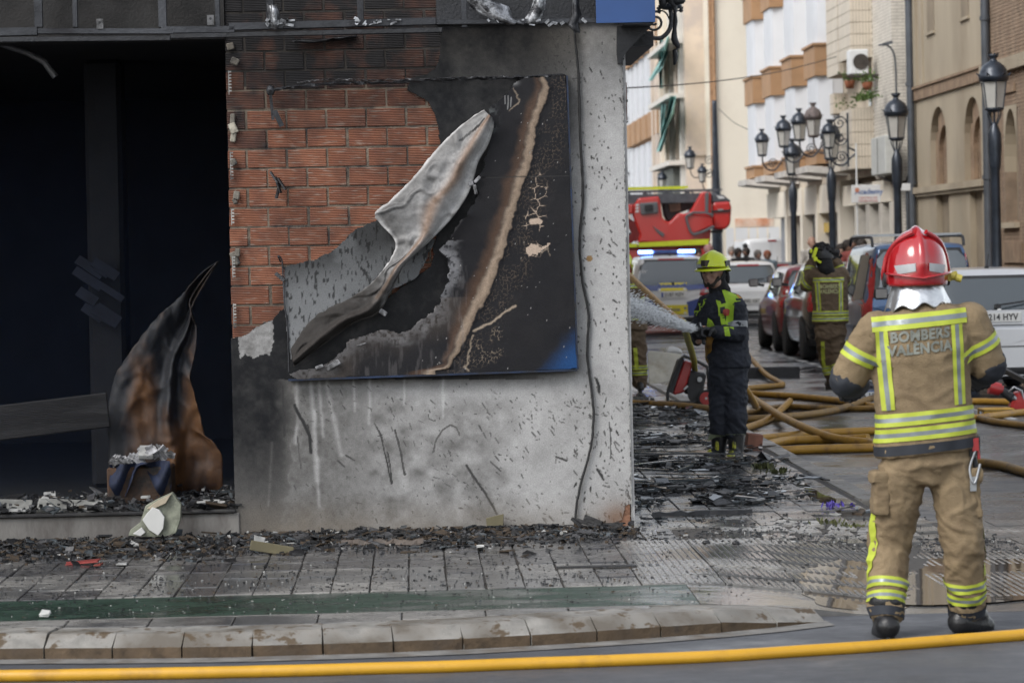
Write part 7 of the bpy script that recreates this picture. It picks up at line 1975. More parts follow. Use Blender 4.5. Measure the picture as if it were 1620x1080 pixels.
# helmet
hc = LA(1450, 428, .03)+Vector((0, 0, .015)); hm = helmet_shell(hc, (0, 1, 0), rx=.140, ry=.170, rz_=.180, back=118, front=76, flare=.020, crest=.018)
hel = hm.build('helmet', M_hred, eA); s_ = hel.modifiers.new('t', 'SOLIDIFY'); s_.thickness = .006
hb2 = BVHTree.FromPolygons([Vector(v) for v in hm.v], hm.f)
for q in (-1, 1):
    cx = hc.x; pz = [(cx+q*.030, hc.z+.020), (cx+q*.118, hc.z+.010), (cx+q*.105, hc.z-.030), (cx+q*.030, hc.z-.016)]
    o = patch(hb2, pz, '-y', .006, .02).build('reflective_patch', M_hgrey, hel)
# raised rear rim and side swoosh
m = MB()
for k in range(41):
    pass
rim = []
for k in range(41):
    a = math.pi+(k/40-.5)*2.5; th = R(112-8*abs(math.sin(a))); x = math.sin(th)*math.sin(a)*(.158); y = math.sin(th)*math.cos(a)*(.188); z = math.cos(th)*.178
    rim.append(hc+Vector((x, y, z+.018)))
m.tube(rim, .013, 8, flat=.5); m.build('helmet_rim', M_hred, hel)
for q in (-1, 1):
    m = MB(); c_ = [hc+Vector((q*.03, -.10, .165)), hc+Vector((q*.095, -.06, .125)), hc+Vector((q*.135, .0, .06)), hc+Vector((q*.152, .02, -.02)), hc+Vector((q*.150, .05, -.05))]
    m.tube(spline(c_, 20), [.012]*21, 8); m.build('helmet_ridge', M_hred, hel)
    m = MB(); m.cyl(hc+Vector((q*.140, .02, -.055)), hc+Vector((q*.156, .02, -.055)), .035, n=16); m.build('ear_disc', M_blk, hel)
m = MB(); a = hc+Vector((.165, .02, -.045)); m.cyl(a+Vector((-.01, -.04, 0)), a+Vector((.012, -.04, -.0)), .02, n=12); m.obox(a+Vector((.0, -.02, .0)), (.05, .06, .036), Matrix.Rotation(-.3, 3, 'Y')); m.cyl(a+Vector((.015, -.055, -.006)), a+Vector((.04, -.06, -.014)), .019, n=12)
m.build('helmet_torch', mat('torch_yellow', (.42, .36, .06), .5, var=.1), hel)
# silver neck cape
Vc = np.zeros((14, 60, 3))
for i in range(14):
    t = i/13
    for k in range(60):
        a = math.pi+(k/59-.5)*3.5; ff = 1+.05*t*math.sin(k*.20+2*math.sin(k*.13))+.022*t*math.sin(k*.6); rx_, ry_ = (.118+.032*t)*ff, (.128+.035*t)*ff
        Vc[i, k] = (hc.x+rx_*math.sin(a), hc.y+.0+ry_*math.cos(a), hc.z-.07-.105*t+.012*math.sin(k*.5)*t-.012*abs(math.sin(a)))
o = link('neck_cape', grid_mesh('neck_cape', Vc), eA, mats=[M_silv]); s_ = o.modifiers.new('t', 'SOLIDIFY'); s_.thickness = .003

# the coat hangs with its right side higher, as in mid step
def _lean(o):
    for ch in o.children:
        if ch.type == 'MESH' and not ch.data.get('leaned'):
            ch.data['leaned'] = 1
            for v in ch.data.vertices:
                z = v.co.z; w_ = float(sst(.62, .82, z)*(1-sst(1.50, 1.68, z))); v.co.z = z+.085*(v.co.x-.01)*w_
                v.co.x += .02*float(sst(.9, 1.6, z))*0
        _lean(ch)
_lean(eA)

# ------------------------------------------------ B: firefighter with the hose
YB = 26.2; sB = FP/YB; bB = Vector((P(1150, 700, YB).x, YB, .0))
def LB(px, py, dy=0.): return P(px, py, YB+dy)-bB
fB = Vector((-.50, -.86, -.05))
JB = dict(head=LB(1127, 430, -.06), neck=LB(1139, 460, -.0), chest=LB(1145, 510, .0), pelvis=LB(1151, 590),
          sh_l=LB(1118, 480, .14), sh_r=LB(1167, 487, -.12), el_l=LB(1105, 520, .05), el_r=LB(1168, 528, -.14), wr_l=LB(1103, 536, -.16), wr_r=LB(1128, 524, -.32), ha_l=LB(1106, 540, -.2), ha_r=LB(1112, 520, -.34),
          hip_l=LB(1140, 600, .02), hip_r=LB(1163, 600, -.02), kn_l=LB(1140, 655, .0), kn_r=LB(1164, 655, -.06), an_l=LB(1137, 717, .02), an_r=LB(1165, 718, -.08), to_l=LB(1120, 724, -.06), to_r=LB(1155, 727, -.22))
zB = lambda py: LB(1150, py).z; xB = lambda px, py=560: LB(px, py).x
torsoB = [((xB(1141, 460), 0, zB(464)), .11, .09), ((xB(1143, 470), 0, zB(472)), .17, .14), ((xB(1144, 485), 0, zB(490)), .20, .165), ((xB(1146, 520), 0, zB(520)), .20, .155), ((xB(1151, 550), 0, zB(552)), .175, .145), ((xB(1154, 568), 0, zB(570)), .18, .15), ((xB(1155, 578), 0, zB(582)), .175, .15)]
hipsB = [((xB(1153, 580), 0, zB(572)), .165, .135), ((xB(1152, 600), 0, zB(602)), .165, .135), ((xB(1152, 620), 0, zB(622)), .13, .11)]
eB, RB, jB = figure('person', bB, 0, JB, 'bearded firefighter in yellow helmet and navy overalls spraying water toward the shop', dict(torso=torsoB, arm=(.078, .070, .055), hips=hipsB, leg=(.105, .092, .088, .42), jm=M_navy, tm=M_navy, fold=.007, tall=True, boot=1.15), voxel=.011, seed=5, head_f=fB)
add_eyes(eB, jB['head'], fB)
# beard
m = MB(); c = jB['head']; f = fB.normalized(); s_ = f.cross(Vector((0, 0, 1))).normalized(); up = Vector((0, 0, 1))
for q in (-1, 0, 1): capsule(m, c+f*(.030 if q else .080)+s_*q*.066-up*(.045 if q else .088), c+f*.062+s_*q*.03-up*.108, .015, .019, 8)
skin_obj(remesh(m, .008, 2), 'beard', M_hair, eB)
m = MB(); m.sphere(c-f*.02+up*.0, .108, 16, sc=(.95, .95, 1.0)); hood = remesh(m, .012, 1)
capsule(m, c-f*.04-up*.07, jB['neck']-f*.02, .075, .085)
m2 = MB(); capsule(m2, c-f*.075-up*.02, c-f*.07-up*.10, .080, .07); capsule(m2, c-f*.07-up*.09, jB['neck'], .075, .09); skin_obj(remesh(m2, .012, 2, .004), 'hood', M_hood, eB)
# hi-vis yoke and chest panels
M_hv = mat('hi_vis_panel', (.34, .52, .03), .7, var=.15, vscale=14, bump=.3)
sB_ = RB['jacket']; jb = RB['jk']
def pB(px): return [(LB(a, b).x, LB(a, b).z) for a, b in px]
for poly in ([(1140, 456), (1163, 466), (1168, 476), (1158, 478), (1156, 520), (1145, 516), (1146, 480)], [(1130, 474), (1137, 476), (1146, 512), (1150, 530), (1141, 530), (1136, 500)], [(1098, 488), (1108, 470), (1119, 464), (1114, 480), (1102, 500)], [(1118, 502), (1124, 506), (1126, 522), (1116, 520)]):
    patch(sB_.bvh, pB(poly), '-y', .006, .03).build('hi_vis_panel', M_hv, jb)
patch(sB_.bvh, pB([(1133, 482), (1146, 479), (1147, 497), (1134, 499)]), '-y', .012, .03).build('pocket', M_hv, jb)
patch(sB_.bvh, pB([(1136, 485), (1143, 484), (1144, 494), (1137, 495)]), '-y', .02, .03).build('radio', M_blk, jb)
def disc_on(px, py, r, nm, mt, off=.012, n=14, squash=1):
    c_ = LB(px, py); poly = [(c_.x+r*math.cos(2*math.pi*i/n)*squash, c_.z+r*math.sin(2*math.pi*i/n)) for i in range(n)]; patch(sB_.bvh, poly, '-y', off, .02).build(nm, mt, jb)
disc_on(1169, 466, .034, 'arm_badge', mat('orange_badge', (.6, .30, .015), .6), squash=.8); disc_on(1146, 493, .03, 'chest_badge', mat('red_badge', (.35, .05, .03), .6, var=.5, vscale=60), off=.024)
for s_ in ('r',):
    A_, B_ = jB['sh_'+s_], jB['el_'+s_]; o = ring_band(sB_, A_.lerp(B_, .62), (B_-A_).normalized(), .05, jb, .004, 32, tone=(0,), rmax=.16); o.data.materials[1] = mat('dull_silver_tape', (.24, .25, .26), .5)
tB = RB['trousers']
for s_ in ('l', 'r'):
    A_, B_ = jB['kn_'+s_], jB['an_'+s_]; o = ring_band(tB, A_.lerp(B_, .60), (B_-A_).normalized(), .065, RB['tr'], .003, 32, tone=(0,), rmax=.14); o.data.materials[1] = mat('grey_green_tape', (.24, .27, .17), .6, var=.5, vscale=20)
    a = jB['an_'+s_]; t_ = jB['to_'+s_]; m = MB(); capsule(m, t_+Vector((0, 0, .012)), t_.lerp(a, .3)+Vector((0, 0, .03)), .038, .036); skin_obj(remesh(m, .008, 2), 'toe_cap', mat('yellow_boot', (.42, .42, .03), .5, var=.4, vscale=20, dirt=(.02, .02, .02), dscale=18, damt=.7), RB['boot_'+s_])
    m = MB(); capsule(m, a.lerp(jB['kn_'+s_], .1)+Vector((-.02, -.045, 0)), a.lerp(jB['kn_'+s_], .3)+Vector((-.02, -.05, 0)), .022, .02); skin_obj(remesh(m, .008, 2), 'boot_panel', mat('yellow_boot'), RB['boot_'+s_])
# helmet with brim
hcB = c+up*.035-f*.01; m = helmet_shell(hcB, f, rx=.132, ry=.158, rz_=.135, back=92, front=84, flare=0, crest=.010, n=48, mrows=18)
hB = m.build('helmet', M_hyel, eB); s2 = hB.modifiers.new('t', 'SOLIDIFY'); s2.thickness = .005
m = MB(); vs = []
for k in range(48):
    a = 2*math.pi*k/48; ca, sa = math.cos(a), math.sin(a); r1 = Vector((sa*.130, ca*.155, 0)); ex = .014+.020*max(0, -ca)+.022*max(0, ca); r2 = Vector((sa*(.130+ex*.7), ca*(.155+ex), -.018-.028*max(0, -ca)))
    for r_ in (r1, r2): vs.append(hcB+f.cross(up).normalized()*r_.x+f*r_.y+up*r_.z)
m.add(vs, [(k*2, (k*2+2) % 96, (k*2+3) % 96, k*2+1) for k in range(48)], 0, True); o = m.build('brim', M_hyel, hB); s2 = o.modifiers.new('t', 'SOLIDIFY'); s2.thickness = .006
sd = f.cross(up).normalized()
for q in (-1, 1): m = MB(); m.bar(hcB+sd*q*.128+f*.03+up*.03, hcB+sd*q*.12-f*.07+up*.03, .012, .05); m.build('helmet_clip', M_blk, hB)
m = MB(); m.obox(hcB+f*.150+up*.045, (.05, .05, .05), Matrix.Rotation(.6, 3, 'Z')); m.build('helmet_badge', mat('dark_badge', (.03, .02, .012), .5, var=.5, vscale=40), hB)
m = MB(); m.bar(hcB+f*.14+sd*.085+up*.02, hcB+f*.16-sd*.02+up*.03, .01, .03); m.build('grey_strip', M_hgrey, hB)
m = MB(); m.tube([hcB+sd*.115-up*.01, c+sd*.088+f*.01-up*.05, c+f*.055-up*.118, c-sd*.088+f*.01-up*.05, hcB-sd*.115-up*.01], .007, 6); m.build('chin_strap', M_blk, hB)
m = MB(); capsule(m, hcB-f*.19-up*.03-sd*.03, hcB-f*.20-up*.13-sd*.03, .03, .028); capsule(m, hcB-f*.17+sd*.06-up*.02, hcB-f*.18+sd*.06-up*.09, .028, .02); skin_obj(remesh(m, .010, 2, .004), 'neck_guard', M_hood, hB)
# gloves + nozzle
nz0 = LB(1097, 520, -.42); nz1 = LB(1128, 527, -.22)
glove(eB, jB['wr_r'], LB(1100, 519, -.38)-jB['wr_r'], (0, -.3, -1), 1, 1.15); glove(eB, jB['wr_l'], LB(1104, 528, -.36)-jB['wr_l']+Vector((0, 0, .02)), (0, -.6, .9), -1, 1.15)
e = empty('hose_nozzle', bB+nz0, 0, 'black branch nozzle held in both gloves, shooting a white jet', 'nozzle')
d = (nz0-nz1).normalized(); o0 = Vector((0, 0, 0)); m = MB(); 
m.cyl(o0, -d*.05, .030, .034, n=18); m.cyl(-d*.05, -d*.09, .040, .040, n=18); m.cyl(-d*.09, -d*.20, .028, .026, n=16); m.cyl(-d*.20, -d*.27, .033, .033, n=16); m.build('barrel', M_blk, e)
for k in range(12):
    pass
m = MB(); m.bar(-d*.13, -d*.14+Vector((0, 0, -.11)), .028, .035, b=.006); m.build('pistol_grip', M_blk, e)
m = MB(); m.tube([-d*.10+Vector((0, -.03, 0)), -d*.09+Vector((0, -.035, .06)), -d*.10+Vector((0, .035, .06)), -d*.10+Vector((0, .03, 0))], .008, 6); m.build('bail_handle', M_rim, e)

# water jet: solid core breaking into droplets
jt = [(1097, 520), (1085, 517), (1070, 511), (1055, 505), (1040, 499), (1020, 491), (1000, 484), (975, 474), (940, 460)]
M_wat = bpy.data.materials.new('white_water'); M_wat.use_nodes = True; nt_w = M_wat.node_tree; b_ = nt_w.nodes['Principled BSDF']
tl_ = nt_w.nodes.new('ShaderNodeBsdfTranslucent'); df_ = nt_w.nodes.new('ShaderNodeBsdfDiffuse'); mx_ = nt_w.nodes.new('ShaderNodeMixShader')
for q in (tl_, df_): q.inputs[0].default_value = (.96, .97, .98, 1)
nt_w.links.new(df_.outputs[0], mx_.inputs[1]); nt_w.links.new(tl_.outputs[0], mx_.inputs[2]); nt_w.links.new(mx_.outputs[0], nt_w.nodes['Material Output'].inputs[0]); mx_.inputs[0].default_value = .45
nn_ = nt_w.nodes.new('ShaderNodeTexNoise'); nn_.inputs['Scale'].default_value = 22; g_ = nt_w.nodes.new('ShaderNodeNewGeometry'); nt_w.links.new(g_.outputs['Position'], nn_.inputs['Vector'])
cu = spline([P(a, b, YB-.42-(1097-a)*.010) for a, b in jt], 60); rq = random.Random(8); m = MB()
nS = len(cu)-1
m.tube(cu[:54], [(.024+.036*i/54)*(1 if i < 46 else 1-(i-46)/9)+.004*rq.uniform(-1, 1) for i in range(54)], 10)
jet = empty('water_jet', cu[0], 0, 'white water jet breaking into spray left of the nozzle', 'water jet'); jo = Vector(cu[0])
m.v = [tuple(Vector(v)-jo) for v in m.v]; m.build('jet_core', M_wat, jet)
m = MB()
tet = [Vector((1, 0, 0)), Vector((0, 1, 0)), Vector((0, 0, 1)), Vector((-1, 0, 0)), Vector((0, -1, 0)), Vector((0, 0, -1))]; tf = [(0, 1, 2), (1, 3, 2), (3, 4, 2), (4, 0, 2), (1, 0, 5), (3, 1, 5), (4, 3, 5), (0, 4, 5)]
for k in range(11000):
    t = rq.random()**.85; i = min(nS-1, int(t*nS)); c_ = cu[i].lerp(cu[i+1], rq.random()); spread = .012+.045*t**1.3
    q = c_+Vector((rq.gauss(0, spread), rq.gauss(0, spread), rq.gauss(-.010*t, spread))); r_ = rq.uniform(.0014, .0036)
    st = Vector((5.5, 1.0, 1.0)); m.add([q-jo+Vector((a.x*r_*st.x, a.y*r_, a.z*r_-a.x*r_*-1.9)) for a in tet], tf, 0, True)
m.build('spray_drops', M_wat, jet, kind='stuff')

# ------------------------------------------------ C: firefighter with raised arms, back to the camera
YC = 38.3; bC = Vector((P(1312, 560, YC).x, YC, RZ))
def LC(px, py, dy=0.): return P(px, py, YC+dy)-bC
JC = dict(head=LC(1301, 408, .02), neck=LC(1306, 426), chest=LC(1312, 460), pelvis=LC(1314, 515), sh_l=LC(1291, 434), sh_r=LC(1332, 434), el_l=LC(1276, 452, .10), el_r=LC(1336, 446, .2), wr_l=LC(1285, 412, .28), wr_r=LC(1322, 412, .26), ha_l=LC(1290, 404, .3), ha_r=LC(1316, 404, .3),
          hip_l=LC(1303, 530), hip_r=LC(1322, 530), kn_l=LC(1309, 565, .1), kn_r=LC(1325, 566, .0), an_l=LC(1318, 601, .1), an_r=LC(1330, 600, -.08), to_l=LC(1309, 607, .28), to_r=LC(1336, 606, .10))
zC = lambda py: LC(1310, py).z; xC = lambda px: LC(px, 480).x
torsoC = [((xC(1306), 0, zC(424)), .10, .08), ((xC(1310), 0, zC(428)), .17, .11), ((xC(1312), 0, zC(436)), .215, .14, .85), ((xC(1313), 0, zC(460)), .22, .15, .85), ((xC(1314), 0, zC(490)), .215, .15, .85), ((xC(1313), 0, zC(512)), .22, .155, .85)]
hipsC = [((xC(1313), 0, zC(508)), .19, .13), ((xC(1313), 0, zC(530)), .19, .13), ((xC(1313), 0, zC(540)), .14, .1)]
eC, RC, jC = figure('person', bC, 0, JC, 'firefighter in tan coat with arms raised to the face, standing by the dark car', dict(torso=torsoC, arm=(.088, .082, .068), hips=hipsC, leg=(.11, .10, .08, .93), jm=M_tand, tm=M_tand, fold=.008), voxel=.014, seed=11, head_f=(.1, 1, 0))
sc_ = RC['jacket']; jc = RC['jk']
back_tape(sc_, xC(1286), xC(1334), zC(446), zC(439), jc); vtape(sc_, 1291, 446, 1294, 492, .052, jc, LC); vtape(sc_, 1328, 446, 1328, 492, .052, jc, LC)
for py in (495, 504): ring_band(sc_, (xC(1313), 0, zC(py)), (0, 0, 1), .055, jc, .005, 48, rmax=.5)
text_on(sc_, 'BOMBERS', .066, xC(1311), zC(453), jc, mat('pale_yellow_print', (.33, .33, .16), .6), sx=.82, bold=.003); text_on(sc_, 'VALÈNCIA', .066, xC(1311), zC(461), jc, mat('pale_yellow_print'), sx=.76, bold=.003)
for s_ in ('l', 'r'):
    A_, B_ = jC['sh_'+s_], jC['el_'+s_]; ring_band(sc_, A_.lerp(B_, .8), (B_-A_).normalized(), .06, jc, .005, 32, rmax=.2); B2 = jC['wr_'+s_]; ring_band(sc_, B_.lerp(B2, .6), (B2-B_).normalized(), .06, jc, .005, 32, rmax=.2)
    A_, B_ = jC['kn_'+s_], jC['an_'+s_]
    for t_ in (.42, .62): ring_band(RC['trousers'], A_.lerp(B_, t_), (B_-A_).normalized(), .05, RC['tr'], .005, 32, rmax=.18)
    glove(eC, jC['wr_'+s_], (0.05, .1, 1), (0, -1, 0), 1, 1.1)
m = MB(); a, b = LC(1303, 540, -.1), LC(1308, 588, -.1); q = patch(RC['trousers'].bvh, [(a.x-.03, a.z), (a.x+.01, a.z), (b.x+.01, b.z), (b.x-.03, b.z)], '-y', .006, .03); q.build('reflective_tape', M_tapey, RC['tr'])
hcC = jC['head']+Vector((0, 0, .03)); m = helmet_shell(hcC, (.1, 1, 0), rx=.135, ry=.16, rz_=.14, back=104, front=80, flare=.01, crest=.008, n=40, mrows=16); hC = m.build('helmet', M_blk, eC)
m = MB()
for k in range(70):
    a = rq.uniform(0, 6.28); th = rq.uniform(0, 1.4); q = hcC+Vector((.14*math.sin(th)*math.cos(a), .16*math.sin(th)*math.sin(a), .145*math.cos(th))); m.sphere(q, rq.uniform(.014, .028), 6)
m.build('helmet_net', M_hood, hC, kind='stuff')
m = MB()
for (px, py, w_, h_, rot) in ((1289, 400, .04, .13, .35), (1290, 410, .05, .05, -.3), (1283, 397, .03, .05, .2), (1296, 414, .05, .03, .6)): m.obox(LC(px, py, -.12), (w_, .05, h_), Matrix.Rotation(rot, 3, 'Y'), b=.008)
m.build('yellow_visor_edge', M_hyel, hC, kind='stuff')
m = MB(); capsule(m, jC['head']-Vector((0, .04, .0)), jC['neck']-Vector((0, .06, -.01)), .10, .10); capsule(m, jC['neck']-Vector((-.0, .05, .0)), jC['neck']-Vector((-.06, .06, .04)), .08, .06); skin_obj(remesh(m, .014, 2, .006), 'hood', M_hood, eC)

# ------------------------------------------------ D: firefighter partly behind the shop corner
YD = 38.0; bD = Vector((P(1000, 560, YD).x, YD, .0))
def LD(px, py, dy=0.): return P(px, py, YD+dy)-bD
JD = dict(head=LD(978, 418), neck=LD(984, 440), chest=LD(990, 470), pelvis=LD(996, 525), sh_l=LD(970, 450), sh_r=LD(1006, 454, .05), el_l=LD(958, 490), el_r=LD(1012, 488, .1), wr_l=LD(955, 520), wr_r=LD(1000, 512, .25), ha_l=LD(955, 530), ha_r=LD(994, 515, .3),
          hip_l=LD(986, 535), hip_r=LD(1008, 535), kn_l=LD(986, 570), kn_r=LD(1011, 572), an_l=LD(985, 606, .02), an_r=LD(1012, 608, 0), to_l=LD(978, 612, -.12), to_r=LD(1014, 614, -.16))
zD = lambda py: LD(1000, py).z; xD = lambda px: LD(px, 480).x
torsoD = [((xD(984), 0, zD(438)), .10, .08), ((xD(987), 0, zD(443)), .17, .11), ((xD(990), 0, zD(455)), .20, .15), ((xD(994), 0, zD(480)), .205, .16), ((xD(996), 0, zD(505)), .205, .17), ((xD(997), 0, zD(522)), .21, .17)]
hipsD = [((xD(997), 0, zD(518)), .18, .13), ((xD(997), 0, zD(538)), .18, .13), ((xD(997), 0, zD(548)), .14, .1)]
eD, RD, jD = figure('person', bD, 0, JD, 'firefighter in tan coat half hidden behind the white wall corner', dict(torso=torsoD, arm=(.085, .078, .065), hips=hipsD, leg=(.108, .098, .085, .93), jm=M_tand, tm=M_tand, fold=.008), voxel=.014, seed=17, head_f=(-1, -.2, 0))
for py in (492, 502): ring_band(RD['jacket'], (xD(996), 0, zD(py)), (0, 0, 1), .055, RD['jk'], .005, 48, rmax=.5)
ring_band(RD['jacket'], (xD(989), 0, zD(452)), (0, .0, 1), .05, RD['jk'], .005, 48, rmax=.5)
A_, B_ = jD['sh_r'], jD['el_r']; ring_band(RD['jacket'], A_.lerp(B_, .5), (B_-A_).normalized(), .06, RD['jk'], .005, 32, rmax=.2)
for s_ in ('l', 'r'):
    A_, B_ = jD['kn_'+s_], jD['an_'+s_]
    for t_ in (.25, .50): ring_band(RD['trousers'], A_.lerp(B_, t_), (B_-A_).normalized(), .05, RD['tr'], .005, 32, rmax=.18)
    glove(eD, jD['wr_'+s_], (-.3, .1, -1), (-1, 0, 0), 1, 1.1)
a, b = LD(1006, 550, -.1), LD(1009, 585, -.1); patch(RD['trousers'].bvh, [(a.x-.03, a.z), (a.x+.015, a.z), (b.x+.015, b.z), (b.x-.03, b.z)], '-y', .006, .03).build('reflective_tape', M_tapey, RD['tr'])
m = helmet_shell(jD['head']+Vector((0, 0, .03)), (-1, -.2, 0), rx=.135, ry=.16, rz_=.14, back=104, front=80, flare=.01, n=36, mrows=14); m.build('helmet', M_hyel, eD)

# ------------------------------------------------ crowd far down the street
def bystander(px, py, Y, label, hair, top, skin=None, rzf=0, arms=False, h=None):
    """py = centre of the head"""
    c_ = P(px, py, Y); hgt = c_.z-RZ; base = Vector((c_.x, Y, RZ)); k = (hgt+.10)/1.72
    e = empty('bystander', base, rzf, label, 'person', 'bystanders watching far down the street')
    J = dict(head=(0, 0, 1.60), neck=(0, 0, 1.45), chest=(0, 0, 1.25), pelvis=(0, 0, .95), sh_l=(-.18, 0, 1.38), sh_r=(.18, 0, 1.38), el_l=(-.24, 0, 1.12), el_r=(.24, 0, 1.12), wr_l=(-.2, -.15, .95), wr_r=(.2, -.15, .95), hip_l=(-.09, 0, .90), hip_r=(.09, 0, .90), kn_l=(-.10, -.02, .50), kn_r=(.10, 0, .50), an_l=(-.11, .02, .09), an_r=(.11, .02, .09))
    if arms: J['wr_l'] = (-.06, -.28, 1.55); J['el_l'] = (-.2, -.2, 1.3); J['wr_r'] = (.06, -.28, 1.56); J['el_r'] = (.2, -.2, 1.3)
    j = {a: Vector(b)*k for a, b in J.items()}; j['neck'].z += .03; b = MB(); head_mesh(b, j['head'], (0, -1, 0), .1*k); capsule(b, j['neck'], j['head']-Vector((0, 0, .05)), .05, .05); capsule(b, j['chest'], j['pelvis'], .12, .11)
    for s_ in ('l', 'r'):
        capsule(b, j['chest']+Vector((0, 0, .06)), j['sh_'+s_], .08, .05); capsule(b, j['sh_'+s_], j['el_'+s_], .045, .037); capsule(b, j['el_'+s_], j['wr_'+s_], .036, .028); capsule(b, j['wr_'+s_], j['wr_'+s_]+Vector((0, -.06, .03)), .03, .025); capsule(b, j['hip_'+s_], j['kn_'+s_], .08, .055); capsule(b, j['kn_'+s_], j['an_'+s_], .052, .04); capsule(b, j['an_'+s_], j['an_'+s_]+Vector((0, -.14, -.05)), .04, .035)
    skin_obj(remesh(b, .022, 2), 'body', skin or M_skin, e)
    m = MB(); capsule(m, j['chest'], j['pelvis'], .15, .14); capsule(m, j['chest']+Vector((0, 0, .1)), j['neck']+Vector((0, 0, .0)), .13, .075); capsule(m, j['sh_l']+Vector((0, 0, .03)), j['sh_r']+Vector((0, 0, .03)), .075)
    for s_ in ('l', 'r'): capsule(m, j['chest']+Vector((0, 0, .07)), j['sh_'+s_], .1, .07); capsule(m, j['sh_'+s_], j['el_'+s_], .065, .055); capsule(m, j['el_'+s_], j['el_'+s_].lerp(j['wr_'+s_], .8), .052, .045)
    skin_obj(remesh(m, .025, 2), 'shirt', top, e)
    m = MB()
    for s_ in ('l', 'r'): capsule(m, j['pelvis'], j['hip_'+s_], .12, .11); capsule(m, j['hip_'+s_], j['kn_'+s_], .10, .075); capsule(m, j['kn_'+s_], j['an_'+s_], .072, .06)
    skin_obj(remesh(m, .03, 2), 'trousers', M_nvt, e)
    if hair is not None: m = MB(); m.sphere(j['head']+Vector((0, .016, .034)), .116*k, 12, sc=(.95, .98, 1.0)); m.sphere(j['head']+Vector((0, .05, -.03)), .085*k, 10); m.build('hair', hair, e)
    return e
def cl(n, c): return mat(n, c, .8, var=.2)
M_sk2 = mat('tanned_skin', (.17, .09, .06), .55, var=.08); M_hr2 = mat('red_hair', (.20, .06, .025), .7, var=.3); M_hg = mat('grey_hair', (.22, .20, .18), .7, var=.3)
for a in ((1157, 397, 88, 'bystander in pale top at the left of the group by the white van', M_hg, cl('white_shirt', (.55, .54, .52)), M_skin, 0, False),
          (1168, 399, 86, 'tanned bystander in black shirt beside the raised camera', M_hair, cl('black_shirt', (.02, .02, .022)), M_sk2, .5, False),
          (1180, 398, 87, 'dark-haired bystander holding a camera up in the group', M_hair, cl('black_shirt', (0, 0, 0)), M_sk2, -.5, True),
          (1199, 402, 85, 'fair-haired bystander between the group and the red-haired one', M_hg, cl('grey_shirt', (.2, .2, .2)), M_skin, .3, False),
          (1214, 403, 83, 'red-haired bystander standing above the white hatchback', M_hr2, cl('teal_shirt', (.12, .16, .19)), M_sk2, 0, False),
          (1284, 381, 74.5, 'bald bystander between the two farthest street lamps', None, cl('pale_shirt', (.45, .42, .38)), M_skin, .2, False),
          (1330, 394, 70, 'dark-haired bystander low between the lamp post and the blue car', M_hair, cl('black_shirt', (0, 0, 0)), M_skin, 0, False),
          (1341, 388, 68, 'bystander with sunburnt face near the shuttered shopfront', M_hair, cl('brown_shirt', (.15, .09, .06)), M_sk2, .4, False),
          (1351, 383, 67, 'tallest dark-haired bystander in front of the grey shutters', M_hair, cl('red_shirt', (.22, .05, .04)), M_sk2, -.3, False),
          (1364, 387, 66.5, 'bystander next to the roof bars of the blue car', M_hair, cl('brown_shirt', (0, 0, 0)), M_skin, .1, False),
          (1121, 394, 81, 'bystander in pink cap just beyond the yellow helmet', mat('pink_cap', (.4, .22, .2), .8), cl('grey_shirt', (0, 0, 0)), M_skin, 0, False),
          (1104, 400, 80.5, 'dark-haired bystander at the end of the fire truck', M_hair, cl('dark_green_shirt', (.05, .07, .05)), M_skin, .3, False)):
    bystander(*a)
# camera held overhead
p = P(1179, 389, 86.6); e = empty('camera', p, 0, 'black camera held above the heads of the bystanders', 'camera'); m = MB(); m.box((-.07, -.04, -.05), (.07, .04, .05), b=.01); m.box((-.03, -.02, .05), (.03, .03, .075)); m.build('camera_body', M_blk, e); m = MB(); m.cyl((0, -.03, 0), (0, -.14, 0), .04, .045, n=16); m.build('lens', M_blk, e)
# ================================================================== HOSES
M_hose = mat('orange_yellow_hose', (.42, .225, .028), .5, var=.16, vscale=5, bump=.2, bscale=260, dirt=(.20, .10, .03), dscale=5, damt=.55)
M_hosef = mat('bright_yellow_hose', (.56, .30, .018), .42, var=.08, vscale=4, bump=.15, bscale=260, dirt=(.40, .21, .02), dscale=4, damt=.4, coat=.15)
M_hosed = mat('dirty_hose', (.27, .155, .035), .55, var=.2, vscale=5, bump=.2, bscale=260, dirt=(.10, .06, .025), dscale=5, damt=.7)
def ground_hose(pts, r, label, mt, z=RZ, cat='fire hose', n=90, grp=None, lift=None):
    w3 = []
    for i, p in enumerate(pts):
        q = G(p[0], p[1], z); q.z = z+r+(p[2] if len(p) > 2 else 0); w3.append(q)
    c_ = spline(w3, n); c_ = [p+Vector((0, noise.noise(Vector((p.x*2.5, p.y*.4, r*50)))*.02, 0)) for p in c_]
    o0 = Vector(c_[0]); m = MB(); m.tube([p-o0 for p in c_], [r*(1+.03*noise.noise(Vector((i*.3, r*99, 2)))) for i in range(len(c_))], 14)
    return m.build('fire_hose', mt, None, loc=o0, label=label, cat=cat, group=grp)
ground_hose([(-60, 1080), (0, 1079), (300, 1074), (540, 1068), (820, 1060), (1100, 1049), (1290, 1038), (1460, 1026), (1620, 1013), (1720, 1004)], .028, 'bright yellow hose lying across the road along the bottom of the view', M_hosef, n=160)
HG = 'hoses tangled on the road'
ground_hose([(1180, 588, .25), (1210, 600, .05), (1232, 608), (1238, 613), (1222, 615), (1190, 618), (1150, 622)], .036, 'short hairpin of orange hose just right of the navy firefighter', M_hose, grp=HG)
ground_hose([(1150, 622), (1190, 627), (1265, 632), (1330, 639), (1358, 643), (1405, 650), (1500, 645), (1532, 640), (1602, 641), (1680, 640)], .038, 'upper orange hose running behind the red-helmeted firefighter', M_hose, grp=HG)
